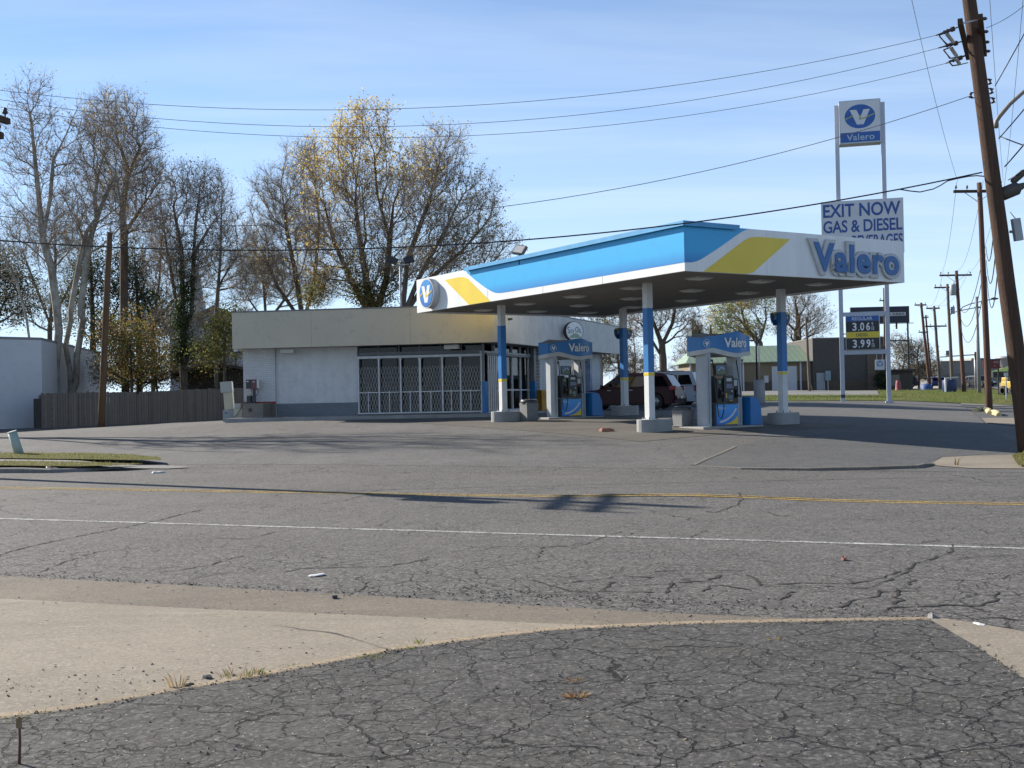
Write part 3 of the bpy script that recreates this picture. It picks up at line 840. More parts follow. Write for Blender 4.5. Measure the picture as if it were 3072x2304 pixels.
# ------------------------------------------------------------------ canopy over the pumps
CX, CY, CZ = 4.5, 29.1, 0.5
CW, CL = 8.5, 15.0
CZ0, CZ1 = 4.22, 5.44                       # fascia bottom and top above CZ
CROT = math.atan2(0.53, 0.848)
can = thing("fuel_canopy", "wide white, blue and yellow flat canopy on four posts over the fuel pumps", "canopy", (CX, CY, CZ), CROT)
def cw(x, y):
    """canopy coordinates to world x, y"""
    return (CX + x * math.cos(CROT) - y * math.sin(CROT), CY + x * math.sin(CROT) + y * math.cos(CROT))
H = CZ1 - CZ0
mb = MB()
t = 0.10
mb.box(0, CW, 0, t, CZ0, CZ1); mb.box(0, CW, CL - t, CL, CZ0, CZ1); mb.box(0, t, t, CL - t, CZ0, CZ1); mb.box(CW - t, CW, t, CL - t, CZ0, CZ1)
for yy in (3.55, 6.6, 9.9): mb.box(-0.0045, 0, yy - 0.006, yy + 0.006, CZ0, CZ1 - 0.02, 1)
for xx in (2.9, 5.7): mb.box(xx - 0.004, xx + 0.004, -0.0025, 0, CZ0, CZ1, 1)
mb.build("fascia", [WHITE, GREYW], can)
lf = lambda y, z, d: (-0.002 - d * 0.004, y, CZ0 + z * H)
ff = lambda x, z, d: (x, -0.004 - d * 0.004, CZ0 + z * H)
bluemat = gradmat("blue_fascia", (0.008, 0.17, 0.50), (0.016, 0.36, 0.69), CZ0 + 0.15, CZ0 + 0.55)
mb = MB()
mb.prism([(0.0, 0.18), (8.7, 0.18), (9.1, 0.185), (9.4, 0.21), (9.65, 0.27), (10.07, 0.41), (10.7, 0.66), (11.2, 0.88), (11.35, 0.985), (11.1, 0.997), (0.0, 0.997)], lf, 1)
mb.build("blue_panel", bluemat, can)
mb = MB()
mb.prism([(0.0, 0.18), (0.22, 0.185), (0.42, 0.22), (0.62, 0.29), (1.15, 0.52), (1.7, 0.78), (2.0, 0.92), (2.2, 0.985), (2.32, 0.997), (0.0, 0.997)], ff, 1)
mb.build("blue_panel", bluemat, can)
mb = MB()
mb.prism([(9.72, 0.004), (11.15, 0.004), (12.83, 0.83), (11.85, 0.83), (11.5, 0.81), (11.2, 0.74)], lf, 1.4)
mb.build("yellow_stripe", YELLOW, can)
mb = MB()
mb.prism([(0.63, 0.004), (2.12, 0.004), (2.4, 0.05), (3.8, 0.84), (2.6, 0.84), (2.3, 0.81), (2.05, 0.72)], ff, 1.4)
mb.build("yellow_stripe", YELLOW, can)
SHEET = M("yellow_bounce_sheet", (0.74, 0.56, 0.05), 0.22)
SHEET.node_tree.nodes["Principled BSDF"].inputs["Coat Weight"].default_value = 1.0
SHEET.node_tree.nodes["Principled BSDF"].inputs["Coat Roughness"].default_value = 0.12
mb = MB(); mb.prism([(0.4, 0.004), (3.6, 0.004), (5.0, 0.99), (1.8, 0.99)], lambda x, z, d: (x, CL + 0.002 + d * 0.004, CZ0 + z * H), 1)  # unseen rear stripe, added large and glossy to bounce warm sun onto the shop
mb.build("yellow_stripe", SHEET, can)
mb = MB()
mb.box(-0.13, 0.0, -0.13, 11.25, CZ1 + 0.003, CZ1 + 0.055); mb.box(-0.13, -0.115, -0.13, 11.25, CZ1 - 0.07, CZ1 + 0.002)
mb.box(0.001, 1.82, -0.13, 0.0, CZ1 + 0.003, CZ1 + 0.055); mb.box(-0.114, 1.82, -0.13, -0.115, CZ1 - 0.07, CZ1 + 0.002)
mb.build("gutter_cap", BLUE_CAP, can)
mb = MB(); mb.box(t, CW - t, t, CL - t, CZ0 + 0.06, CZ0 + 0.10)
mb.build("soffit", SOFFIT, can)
mb = MB(); mb.box(t, CW - t, t, CL - t, CZ1 - 0.25, CZ1 - 0.20)
mb.build("roof_deck", GREYW, can)
for yy in (1.6, 4.6, 7.6, 10.6, 13.4):
    for xx in (1.9, 4.25, 6.6):
        mb = MB(); mb.box(xx - 0.28, xx + 0.28, yy - 0.28, yy + 0.28, CZ0 + 0.02, CZ0 + 0.058, 1); mb.box(xx - 0.22, xx + 0.22, yy - 0.22, yy + 0.22, CZ0 + 0.0, CZ0 + 0.019, 0)
        mb.build("canopy_light", [LENS, GREYW], can)
# raised lettering on the shaded face
mb = MB()
mn, mx = lettering(mb, "Valero", 4.62, 8.16, CZ0 + 0.145 * H, CZ0 + 0.815 * H, lambda x, z, d: (x, -0.083 - d, z), 0.030, 0.025, 0, 1.10)
mb.build("lettering", BLUE_L, can)
mb = MB()
pad = 0.17
lettering(mb, "Valero", 4.62 - pad - 0.03, 8.16 + pad * 0.9 - 0.03, CZ0 + 0.145 * H - pad * 0.66, CZ0 + 0.815 * H + pad * 0.58, lambda x, z, d: (x, -0.006 - d, z), 0.100, 0.075, 0, 1.10)
mb.build("letter_backing", GREYW, can)
mb = MB()
to3 = lambda x, z, d: (-0.004 - d, 13.75 - x, CZ0 + 0.50 * H + z)
mb.prism([(0.54 * math.cos(2 * math.pi * k / 40), 0.54 * math.sin(2 * math.pi * k / 40)) for k in range(40)], to3, 0.26, 0)
emb = mb.build("emblem_drum", GREYW, can)
mb = MB(); emblem(mb, lambda x, z, d: to3(x, z, 0.262 + d), 0.49, 0.012, True)
mb.build("emblem", [gradmat("blue_badge", (0.010, 0.10, 0.40), (0.03, 0.26, 0.60), CZ0, CZ1), WHITE, YELLOW], emb)
# posts on concrete planters
colz = lambda x, y: G(*cw(x, y)) - CZ
def stadium(cx, cy, lx, r, n=10):
    p = [(cx + lx / 2 + r * math.cos(a), cy + r * math.sin(a)) for a in [(-0.5 + k / n) * math.pi for k in range(n + 1)]]
    return p + [(cx - lx / 2 + r * math.cos(a), cy + r * math.sin(a)) for a in [(0.5 + k / n) * math.pi for k in range(n + 1)]]
for x, y, sh, sg in ((1.5, 3.4, 0.16, None), (6.85, 3.4, 0.0, "3"), (1.5, 11.5, 0.12, None), (6.85, 11.5, 0.0, "5")):
    z0 = colz(x, y)
    c = 0.105
    mb = MB(); mb.box(x - c, x + c, y - c, y + c, z0 + 0.2, CZ0 + 0.06, 0)
    mb.box(x - 0.17, x + 0.17, y - 0.17, y + 0.17, z0 + 0.36, z0 + 0.375, 0)
    for i in (-1, 1):
        for j in (-1, 1): mb.lathe([(0.016, 0), (0.016, 0.05)], 6, 1, (x + i * 0.14, y + j * 0.14, z0 + 0.376))
    co_ = mb.build("column", [WHITE_P, DARK], can, bevel=0.0)
    mb = MB(); c2 = c + 0.004
    mb.box(x - c2, x + c2, y - c2, y + c2, 1.70, 3.55, 0); mb.box(x - c2 - .002, x + c2 + .002, y - c2 - .002, y + c2 + .002, 1.60, 1.68, 1)
    mb.build("blue_wrap", [BLUE_P, YELLOW], co_)
    mb = MB(); poly = stadium(x + sh, y, 0.52, 0.31)
    mb.prism(poly, lambda a, b, d: (a, b, z0 - 0.06 + d), 0.42, 0)
    po = mb.build("column_planter", CONC_PL, can, bevel=0.02)
    if sg:
        mb = MB()
        out_ = [(-0.33, 0.20), (-0.36, 0.1), (-0.33, -0.05), (-0.24, -0.18), (0.24, -0.18), (0.33, -0.05), (0.36, 0.1), (0.33, 0.20), (0.2, 0.24), (-0.2, 0.24)]
        sgn = lambda a, b, d: (x + a * 1.15 + .10, y + c + 0.07 - d, 3.33 + b)
        mb.prism(out_, sgn, 0.06, 0)
        mb.prism([(-0.31, 0.165), (0.31, 0.165), (0.31, 0.20), (0.2, 0.225), (-0.2, 0.225), (-0.31, 0.20)], lambda a, b, d: (x + a * 1.15 + .10, y + c + 0.004 - d * 0.004, 3.33 + b), 1, 1)
        mb.prism([(-0.31, -0.02), (-0.31, 0.14), (-0.13, 0.14), (-0.13, -0.02)], lambda a, b, d: (x + a * 1.15 + .10, y + c + 0.0035 - d * 0.002, 3.33 + b), 1, 3)
        lettering(mb, sg, -0.27, -0.17, 0.0, 0.13, lambda a, b, d: (x + a * 1.15 + .10, y + c - d, 3.33 + b), 0.01, 0.004, 2)
        lettering(mb, str(int(sg) + 1), 0.17, 0.27, 0.0, 0.13, lambda a, b, d: (x + a * 1.15 + .10, y + c - d, 3.33 + b), 0.01, 0.004, 2)
        mb.build("lane_sign", [M("lane_blue", (0.012, 0.05, 0.16), 0.4), YELLOW, GREYW, M("lane_blue2", (0.02, 0.08, 0.24), 0.4)], co_)
mb = MB()
mb.box(-0.02, 0.02, 7.88, 7.92, CZ1 - 0.2, CZ1 + 0.14, 0)
Rm = Matrix.Translation((0.02, 7.9, CZ1 + 0.26)) @ Matrix.Rotation(R(35), 4, 'Y') @ Matrix.Rotation(R(20), 4, 'Z')
mb.box(-0.05, 0.05, -0.22, 0.22, -0.16, 0.16, 0, Rm); mb.box(-0.055, -0.051, -0.19, 0.19, -0.13, 0.13, 1, Rm)
mb.build("floodlight", [DARK, METAL], can)

# ------------------------------------------------------------------ fuel pumps
def smooth3(x, pts):
    for (a, va), (b, vb) in zip(pts[:-1], pts[1:]):
        if x <= b:
            t_ = max(0, (x - a) / (b - a)); t_ = t_ * t_ * (3 - 2 * t_)
            return va + (vb - va) * t_
    return pts[-1][1]
PBLUE = M("pump_blue", (0.012, 0.18, 0.48), 0.35, (0.010, 0.155, 0.42), 1.5)
PGREY = M("pump_grey", (0.44, 0.46, 0.48), 0.45, (0.38, 0.40, 0.42), 2, dirt=(0.3, 0.3, 0.3))
LOWBLUE = gradmat("pump_lower", (0.012, 0.16, 0.55), (0.03, 0.32, 0.75), 0.1, 0.6, 0.3)
def make_pump(label):
    root = thing("fuel_pump", label, "fuel pump", (0, 0, 0), CROT, "fuel pumps under the canopy")
    top = [(-0.95, 2.66), (-0.45, 2.72), (0.30, 2.85), (0.95, 2.72)]
    mid = [(-0.95, 2.30), (-0.55, 2.36), (0.25, 2.20), (0.95, 2.26)]
    bot = [(-0.95, 2.16), (-0.60, 2.22), (0.25, 2.07), (0.95, 2.13)]
    fr = [(-0.95, 0.26), (-0.45, 0.30), (0.30, 0.50), (0.95, 0.34)]
    n = 24
    X = [-0.95 + 1.9 * i / n for i in range(n + 1)]
    mb = MB(); mw = MB()
    for side in (-1, 1):
        for (m_, za, zb, pr) in ((mb, top, mid, 0.0), (mw, mid, bot, 0.012)):
            vs_ = []
            for x in X:
                y = -(smooth3(x, fr) + pr)
                vs_ += [(x, y, smooth3(x, za)), (x, y, smooth3(x, zb))]
            if side > 0: vs_ = [(-a, -b, c) for a, b, c in vs_]
            m_.add(vs_, [(2 * i, 2 * i + 1, 2 * i + 3, 2 * i + 2) for i in range(n)], 0, True)
    # top and bottom skins and end plates between the two faces
    def skin(m_, prof, rev, pr):
        a = [(x, -(smooth3(x, fr) + pr), smooth3(x, prof)) for x in X]
        b = [(x, smooth3(-x, fr) + pr, smooth3(-x, prof)) for x in X]
        f = [(i, i + 1, n + 1 + i + 1, n + 1 + i) for i in range(n)]
        m_.add(a + b, [tuple(reversed(q)) for q in f] if rev else f, 1 if not rev else 0, True)
    skin(mb, top, False, 0.0); skin(mw, bot, True, 0.012)
    for x in (-0.95, 0.95):
        ya, yb = -smooth3(x, fr), smooth3(-x, fr)
        mb.add([(x, ya, smooth3(x, top)), (x, yb, smooth3(-x, top)), (x, yb, smooth3(-x, mid)), (x, ya, smooth3(x, mid))], [(0, 1, 2, 3)])
        mw.add([(x, ya - .012, smooth3(x, mid)), (x, yb + .012, smooth3(-x, mid)), (x, yb + .012, smooth3(-x, bot)), (x, ya - .012, smooth3(x, bot))], [(0, 1, 2, 3)])
    val = mb.build("valance", [PBLUE, GREYW], root)
    mw.build("valance_trim", M("trim_cream", (0.55, 0.55, 0.53), 0.45), val)
    mb = MB()
    fy = lambda x: -smooth3(x, fr)
    lettering(mb, "Valero", -0.14, 0.74, 2.37, 2.66, lambda x, z, d: (x, fy(x) - 0.022 - d, z), 0.022, 0.012, 0, 1.0)
    mb.build("lettering", M("letter_white", (0.85, 0.86, 0.87), 0.4), val)
    mb = MB()
    emblem(mb, lambda x, z, d: (-0.72 + x, fy(-0.72 + x) - 0.003 - d, 2.50 + z), 0.105, 0.003, False, (0, 0, 0))
    for k in range(28):
        a0, a1 = 2 * math.pi * k / 28, 2 * math.pi * (k + 1) / 28
        q = [(math.cos(a0) * .115, math.sin(a0) * .115), (math.cos(a1) * .115, math.sin(a1) * .115), (math.cos(a1) * .125, math.sin(a1) * .125), (math.cos(a0) * .125, math.sin(a0) * .125)]
        mb.add([(-0.72 + a, fy(-0.72 + a) - 0.005, 2.50 + b) for a, b in q], [(0, 3, 2, 1)])
    mb.build("emblem", M("letter_white", (0.85, 0.86, 0.87), 0.4), val)
    for x in (-0.63, 0.60):
        mb = MB()
        w_, d_ = 0.15, 0.23
        poly = [(x - w_, -d_ * .6), (x - w_ * .6, -d_), (x + w_ * .6, -d_), (x + w_, -d_ * .6), (x + w_, d_ * .6), (x + w_ * .6, d_), (x - w_ * .6, d_), (x - w_, d_ * .6)]
        mb.prism(poly, lambda a, b, d: (a, b, d), 2.28)
        mb.box(x - 0.006, x + 0.006, -d_ - 0.003, -d_, 0.1, 2.1, 1)
        for zz in (1.98, 2.02): mb.box(x + w_ - .02, x + w_ + 0.05, -0.2, -0.1, zz - .03, zz + .008, 1)
        mb.build("column", [PGREY, DARK], root)
    x0, x1 = -0.44, 0.42
    mb = MB(); mb.box(x0, x1, -0.30, 0.30, 0.0, 0.70)
    mb.build("cabinet", M("pump_cabinet", (0.10, 0.11, 0.12), 0.5), root)
    for s in (-1, 1):
        T_ = Matrix.Rotation(math.pi if s > 0 else 0, 4, 'Z')
        mb = MB(); mb.box(x0 + .01, x1 - .01, -0.325, -0.301, 0.07, 0.665, 0, T_)
        W3 = lambda a, b, d: T_ @ Vector((a, -0.326 - d * 0.002, b))
        arc = lambda r0, r1: [(-0.35 + r0 * math.sin(a), 0.98 - r0 * math.cos(a)) for a in [0.05 + 0.088 * k for k in range(12)]] + [(-0.35 + r1 * math.sin(a), 0.98 - r1 * math.cos(a)) for a in [0.05 + 0.088 * k for k in range(11, -1, -1)]]
        clip = lambda P: [(min(max(a, x0 + .012), x1 - .012), min(max(b, 0.072), 0.66)) for a, b in P]
        mb.prism(clip(arc(0.80, 0.86)), W3, 1, 1)
        yl = [(x0 + .30, 0.073), (x1 - .012, 0.073), (x1 - .012, 0.33), (0.30, 0.23), (0.12, 0.13)]
        mb.prism(yl, W3, 1, 2)
        lettering(mb, "Valero", x0 + 0.05, x0 + 0.36, 0.53, 0.61, W3, 0.01, 1.5, 3)
        mb.build("lower_panel", [LOWBLUE, WHITE_P, YELLOW, WHITE_P], root)
        mb = MB(); mb.box(x0, x1, -0.36, -0.29, 0.71, 1.44, 0, T_)
        # raised middle with rounded top
        hump = [(-0.20, 0.75), (0.20, 0.75), (0.20, 1.46), (0.14, 1.53), (-0.14, 1.53), (-0.20, 1.46)]
        mb.prism(hump, lambda a, b, d: T_ @ Vector((a, -0.361 - d, b)), 0.06, 0)
        mb.box(-0.10, 0.10, -0.425, -0.422, 1.36, 1.45, 1, T_); mb.box(-0.12, 0.13, -0.426, -0.422, 1.15, 1.28, 2, T_)
        mb.box(0.14, 0.17, -0.425, -0.422, 1.15, 1.24, 4, T_)
        mb.box(-0.14, -0.09, -0.425, -0.422, 0.86, 1.0, 3, T_); mb.box(-0.04, 0.13, -0.425, -0.422, 0.83, 0.95, 2, T_)
        mb.box(0.24, 0.38, -0.364, -0.361, 1.22, 1.40, 1, T_); mb.box(-0.36, -0.26, -0.364, -0.361, 1.30, 1.40, 5, T_)
        mb.box(0.08, 0.13, -0.427, -0.422, 1.04, 1.09, 1, T_); mb.box(0.02, 0.12, -0.425, -0.422, 0.77, 0.80, 3, T_)
        mb.build("control_panel", [BLACK, M("sticker", (0.5, 0.53, 0.55), 0.4), M("screen", (0.05, 0.11, 0.20), 0.15), M("grade_yellow", (0.55, 0.38, 0.03), 0.4), M("grade_red", (0.4, 0.04, 0.03), 0.4), M("grade_green", (0.15, 0.26, 0.12), 0.4)], root)
        for nxx in (-0.30, 0.30):
            nm = MB()
            nm.tube([T_ @ Vector(p) for p in ((nxx, -0.38, 1.10), (nxx, -0.43, 1.05), (nxx, -0.45, 0.98), (nxx, -0.42, 0.90), (nxx, -0.38, 0.87))], [0.03, 0.035, 0.032, 0.026, 0.02], 8)
            nm.box(nxx - 0.045, nxx + 0.045, -0.40, -0.361, 0.85, 1.16, 0, T_)
            nm.tube([T_ @ Vector(p) for p in ((nxx, -0.44, 1.02), (nxx, -0.48, 0.95), (nxx, -0.44, 0.9))], 0.009, 6)
            no = nm.build("nozzle", [BLACK], root)
            hm = MB()
            sx = -1 if nxx < 0 else 1
            hp = [(nxx, -0.45, 0.98), (nxx, -0.52, 0.75), (nxx + sx * .03, -0.52, 0.45), (nxx + sx * 0.08, -0.48, 0.25), (nxx + sx * 0.15, -0.44, 0.32), (nxx + sx * .19, -0.40, 0.8), (nxx + sx * .20, -0.34, 1.4), (nxx + sx * 0.19, -0.26, 2.0)]
            if nxx > 0: hp = [(nxx, -0.45, 0.98), (nxx + .04, -0.5, 0.9), (nxx + .11, -0.48, 0.88), (nxx + .16, -0.42, 1.1), (nxx + .17, -0.34, 1.5), (nxx + .16, -0.26, 2.0)]
            hm.tube([T_ @ Vector(p) for p in hp], 0.017, 7)
            hm.build("hose", BLACK, no)
        mb = MB(); mb.box(-0.45, -0.06, -0.34, -0.30, 1.55, 1.86, 0, T_)
        P3 = lambda a, b, d: T_ @ Vector((a, -0.341 - d * 0.003, b))
        mb.prism([(-0.43, 1.57), (-0.08, 1.57), (-0.08, 1.84), (-0.43, 1.84)], P3, 1, 1)
        P4 = lambda a, b, d: T_ @ Vector((a, -0.345 - d * 0.003, b))
        mb.prism([(-0.43, 1.57), (-0.08, 1.57), (-0.08, 1.66), (-0.2, 1.72), (-0.32, 1.68), (-0.43, 1.72)], P4, 1, 2)
        mb.prism([(-0.36, 1.66), (-0.23, 1.76), (-0.12, 1.72), (-0.1, 1.74), (-0.22, 1.80), (-0.37, 1.69)], lambda a, b, d: T_ @ Vector((a, -0.349 - d * 0.002, b)), 1, 3)
        mb.build("poster", [DARK, M("poster_blue", (0.10, 0.17, 0.28), 0.3), M("poster_green", (0.10, 0.14, 0.08), 0.3), M("poster_white", (0.45, 0.48, 0.5), 0.3)], root)
    return root
pump = make_pump("fuel pump with blue curved top between the two nearer canopy posts")
px1 = cw(4.2, 3.4); pump.location = (px1[0], px1[1], G(*px1) + 0.02)
pump2 = copy_tree(pump); px2 = cw(4.2, 11.5)
pump2.location = (px2[0], px2[1], G(*px2) + 0.02)
pump2["label"] = "farther fuel pump with blue curved top in front of the shop's side"
# islands under the pumps
for (x, y), nm in ((px1, 0), (px2, 1)):
    mb = MB(); mb.box(-1.15, 1.25, -0.55, 0.55, -0.1, 0.05)
    o = mb.build("pump_island", CONC_PL, None, (x, y, G(x, y)), 0.03, (0, 0, CROT)); o["kind"] = "structure"

# bins beside the pumps
def make_bin(label):
    root = thing("trash_can", label, "trash can", (0, 0, 0), CROT, "trash cans on the pump islands")
    mb = MB()
    b0, b1 = 0.21, 0.235
    mb.add([(-b0, -b0, 0), (b0, -b0, 0), (b0, b0, 0), (-b0, b0, 0), (-b1, -b1, 0.55), (b1, -b1, 0.55), (b1, b1, 0.55), (-b1, b1, 0.55)],
           [(3, 2, 1, 0), (4, 5, 6, 7), (0, 1, 5, 4), (1, 2, 6, 5), (2, 3, 7, 6), (3, 0, 4, 7)])
    for zz in (0.05, 0.5): mb.box(-b1 - .003, b1 + .003, -b1 - .003, b1 + .003, zz, zz + 0.02)
    mb.build("body", M("bin_grey", (0.20, 0.20, 0.195), 0.6, (0.15, 0.15, 0.15), 3), root, bevel=0.015)
    mb = MB()
    mb.lathe([(0.285, 0.555), (0.29, 0.60), (0.27, 0.64), (0.13, 0.665), (0.12, 0.655), (0.115, 0.60)], 20, 0)
    mb.build("lid", M("bin_lid", (0.055, 0.055, 0.057), 0.45), root)
    for s in (-1, 1):
        mb = MB(); mb.box(s * 0.25 - 0.03, s * 0.25 + 0.03, -0.04, 0.04, 0.645, 0.66)
        mb.build("handle", CAPM, root)
    return root
b1 = make_bin("grey trash can with dark lid between nearest post and pump")
p = ong(2050, 1284); b1.location = (p.x + 0.03, p.y + 0.25, G(p.x, p.y))
b2 = copy_tree(b1); p = at(1588, 1262, 39.6); b2.location = (p.x, p.y, G(p.x, p.y)); b2.scale = (1.05, 1.05, 1.15)
b2["label"] = "darker trash can beside the post nearest the shop's gated front"
# blue bins with sloping tops at the far side of the pumps
def make_bluebin(label):
    root = thing("windshield_bin", label, "service bin", (0, 0, 0), CROT, "blue bins beside the fuel pumps")
    mb = MB()
    prof = [(-0.19, 0), (0.30, 0), (0.25, 0.55), (0.14, 0.80), (-0.12, 0.86), (-0.19, 0.84)]
    mb.prism(prof, lambda a, b, d: (a, -0.28 + d, b), 0.56)
    mb.build("body", BLUE_P, root, bevel=0.02)
    mb = MB(); mb.box(-0.10, 0.10, -0.24, 0.24, 0.855, 0.875)
    mb.build("lid", M("bin_blue_lid", (0.02, 0.06, 0.2), 0.4), root)
    return root
bb = make_bluebin("low blue bin with sloping top right of the nearer pump")
q = cw(4.2 + 0.98, 3.2); bb.location = (q[0], q[1], G(*q) + 0.05)
bb2 = copy_tree(bb); q = cw(4.2 + 0.98, 11.3); bb2.location = (q[0], q[1], G(*q) + 0.05)
bb2["label"] = "low blue bin with sloping top right of the farther pump"
# ------------------------------------------------------------------ the shop
WX, WY = -1.113, 45.6
BZ = 0.80
BROT = R(-7)
TAN = M("tan_fascia", (0.53, 0.47, 0.36), 0.5, (0.48, 0.425, 0.325), 0.5, dirt=(0.33, 0.31, 0.27))
FASC = stripes("fascia_boards", (0.60, 0.60, 0.57), (0.30, 0.29, 0.27), 0.62, 0, 0.02, 0.6, 0, 0.3, 0.7, 0.10)
WBRICK = brickmat("white_brick", (0.60, 0.61, 0.61), (0.54, 0.55, 0.55), (0.36, 0.37, 0.37))
GBRICK = brickmat("grey_brick", (0.20, 0.22, 0.24), (0.17, 0.19, 0.21), (0.11, 0.12, 0.13))
TBRICK = brickmat("brown_grey_brick", (0.22, 0.20, 0.17), (0.18, 0.165, 0.14), (0.12, 0.11, 0.10))
PANELW = stripes("panel_white", (0.60, 0.61, 0.61), (0.42, 0.42, 0.42), 0.30, 0, 0.03, 0.6, 0, 0.35, 0.5, 0.05)
REDCAP = M("red_cap", (0.28, 0.035, 0.028), 0.6, (0.2, 0.03, 0.025), 5)
FRAME = M("frame_grey", (0.16, 0.17, 0.18), 0.45, (0.12, 0.13, 0.14), 3)
GATEM = M("gate_metal", (0.62, 0.64, 0.66), 0.45, (0.50, 0.52, 0.54), 6)
ROOFG = M("roof_gravel", (0.25, 0.24, 0.22), 0.95, (0.2, 0.19, 0.18), 8)
INTER = M("interior_wall", (0.20, 0.19, 0.17), 0.8, (0.14, 0.13, 0.12), 2)
shop = thing("station_shop", "low flat-roofed shop with tan fascia and gated glass front behind the pumps", "shop building", (WX, WY, BZ), BROT)
cb_, sb_ = math.cos(BROT), math.sin(BROT)
def fx(pxl_, y=0.0):
    """x along the shop front (plane at local y) seen at photo column pxl_"""
    r = (pxl_ - 1536) / FPX
    return (r * (WY + cb_ * y) - WX + sb_ * y) / (cb_ - r * sb_)
B2 = R(69) - BROT
def fs(pxl_, o=0.0):
    """distance along the shop's right wall (shifted o outwards) seen at photo column"""
    r = (pxl_ - 1536) / FPX
    dx, dy = math.cos(R(69)), math.sin(R(69))
    nx_, ny_ = math.sin(R(69)) * o, -math.cos(R(69)) * o
    return (r * (WY + ny_) - WX - nx_) / (dx - r * dy)
XL = fx(734)
EZ, TZ = 2.92, 4.38                                   # eave and roof edge above BZ
SL = 16.3
s2x, s2y = math.cos(B2), math.sin(B2)
def rw(s, o, z=0.0):
    """right wall coordinates (s along, o outwards) to shop coordinates"""
    return Vector((s * s2x + o * s2y, s * s2y - o * s2x, z))
def rbox(mb, s0, s1, o0, o1, z0, z1, mi=0):
    v = [rw(s, o, z) for z in (z0, z1) for s, o in ((s0, o1), (s1, o1), (s1, o0), (s0, o0))]
    return mb.add(v, [(3, 2, 1, 0), (4, 5, 6, 7), (0, 1, 5, 4), (1, 2, 6, 5), (2, 3, 7, 6), (3, 0, 4, 7)], mi)
FY = -1.0; FO = 0.80
# fascia corner where the two overhang lines meet
k_ = (FY + FO * s2x) / s2y
FC = rw(k_, FO)
FL = XL - 0.12
def wallprism(mb, pts, z0, z1, mi=0):
    mb.prism([(p[0], p[1]) for p in pts], lambda a, b, d: (a, b, z0 + d), z1 - z0, mi)
mb = MB()
mb.box(FL, FC.x, FY, FY + 0.12, EZ, TZ, 0)
mb.box(FL, FL + 0.12, FY + 0.12, 9.5, EZ, TZ, 0)
for xx in (FL + 3.3, FL + 7.35): mb.box(xx - 0.004, xx + 0.004, FY - 0.003, FY, EZ, TZ, 1)
mb.box(FL - 0.03, FC.x + 0.02, FY - 0.03, FY + 0.15, TZ + 0.002, TZ + 0.05, 1)
mb.build("fascia", [TAN, FRAME], shop)
mb = MB()
L2 = 17.2
o = MB(); o.box(0, L2 - k_, -0.12, 0.0, EZ, TZ); o.box(-0.02, L2 - k_ + .03, -0.14, 0.03, TZ + 0.002, TZ + 0.05, 1)
ob = o.build("fascia", [FASC, FRAME], shop, (FC.x, FC.y, 0), 0, (0, 0, B2))
# note: the local +y of this board points into the building
ob.location = (FC.x, FC.y, 0)
back = rw(L2, 0.0)
bl_ = rw(L2, -9.0)
roofp = [(FL + 0.12, FY + 0.12), (FC.x - 0.1, FY + 0.12), tuple(rw(L2 - 0.1, FO - 0.15).xy), tuple(bl_.xy), (FL + 0.12, 9.4)]
mb = MB(); wallprism(mb, roofp, TZ - 0.3, TZ - 0.22)
mb.build("roof", ROOFG, shop)
mb = MB(); wallprism(mb, roofp, EZ + 0.012, EZ + 0.05)
mb.build("soffit", M("soffit_grey", (0.33, 0.33, 0.32), 0.7, (0.27, 0.27, 0.26), 1), shop)
# front wall, left to right: brick pier with planter, white panel, gated glass
xa, xb, xc = fx(829), fx(1073), fx(1447)
mb = MB(); mb.box(XL, xa, -0.14, 0.3, 0.10, EZ + .01, 0); mb.box(XL, xa + 0.02, -0.16, -0.141, 0.66, 0.76, 1); mb.box(XL - .01, xa + 0.01, -0.17, -0.142, 0.10, 0.655, 2)
pier = mb.build("brick_pier", [WBRICK, REDCAP, TBRICK], shop)
mb = MB(); mb.box(xa, xb, 0.0, 0.3, 0.66, EZ + .01, 0); mb.box(xa, xb, -0.03, 0.28, 0.10, 0.658, 1)
mb.build("panel_wall", [PANELW, GBRICK], shop)
mb = MB(); mb.box(XL, XL + 0.25, 0.3, 9.4, 0.0, EZ + .01)
mb.build("side_wall", WBRICK, shop)
mb = MB(); mb.box(XL + .25, rw(13, -2).x, 6.0, 6.2, 0.0, EZ)
mb.build("interior_wall", INTER, shop)
# window front
mb = MB()
mb.box(xb, xc + 0.1, 0.12, 0.22, 0.10, 0.25, 0); mb.box(xb, xc, 0.10, 0.22, 2.55, 2.68, 0)
nw = 6
for i in range(nw + 1):
    x = xb + (xc - xb) * i / nw
    mb.box(x - 0.035, x + 0.035, 0.11, 0.21, 0.251, 2.549, 0); mb.box(x - 0.03, x + 0.03, 0.11, 0.21, 2.681, EZ, 0)
wf = mb.build("window_frame", FRAME, shop)
for i in range(nw):
    x0 = xb + (xc - xb) * i / nw + 0.036; x1 = xb + (xc - xb) * (i + 1) / nw - 0.036
    mb = MB(); mb.box(x0, x1, 0.15, 0.162, 0.252, 2.548); mb.box(x0, x1, 0.15, 0.162, 2.682, EZ)
    mb.build("pane", GLASS, wf)
# shelves and boxes dimly seen inside
mb = MB(); r_ = random.Random(11)
for i in range(9):
    x = xb + 0.4 + i * 0.52
    hh = r_.uniform(0.7, 1.7)
    mb.box(x, x + r_.uniform(0.25, 0.45), 1.6, 2.2, 0.1, hh, i % 3)
mb.build("shelves", [M("shelf_a", (0.3, 0.3, 0.28), 0.6), M("shelf_b", (0.25, 0.12, 0.08), 0.6), M("shelf_c", (0.1, 0.15, 0.22), 0.6)], shop)
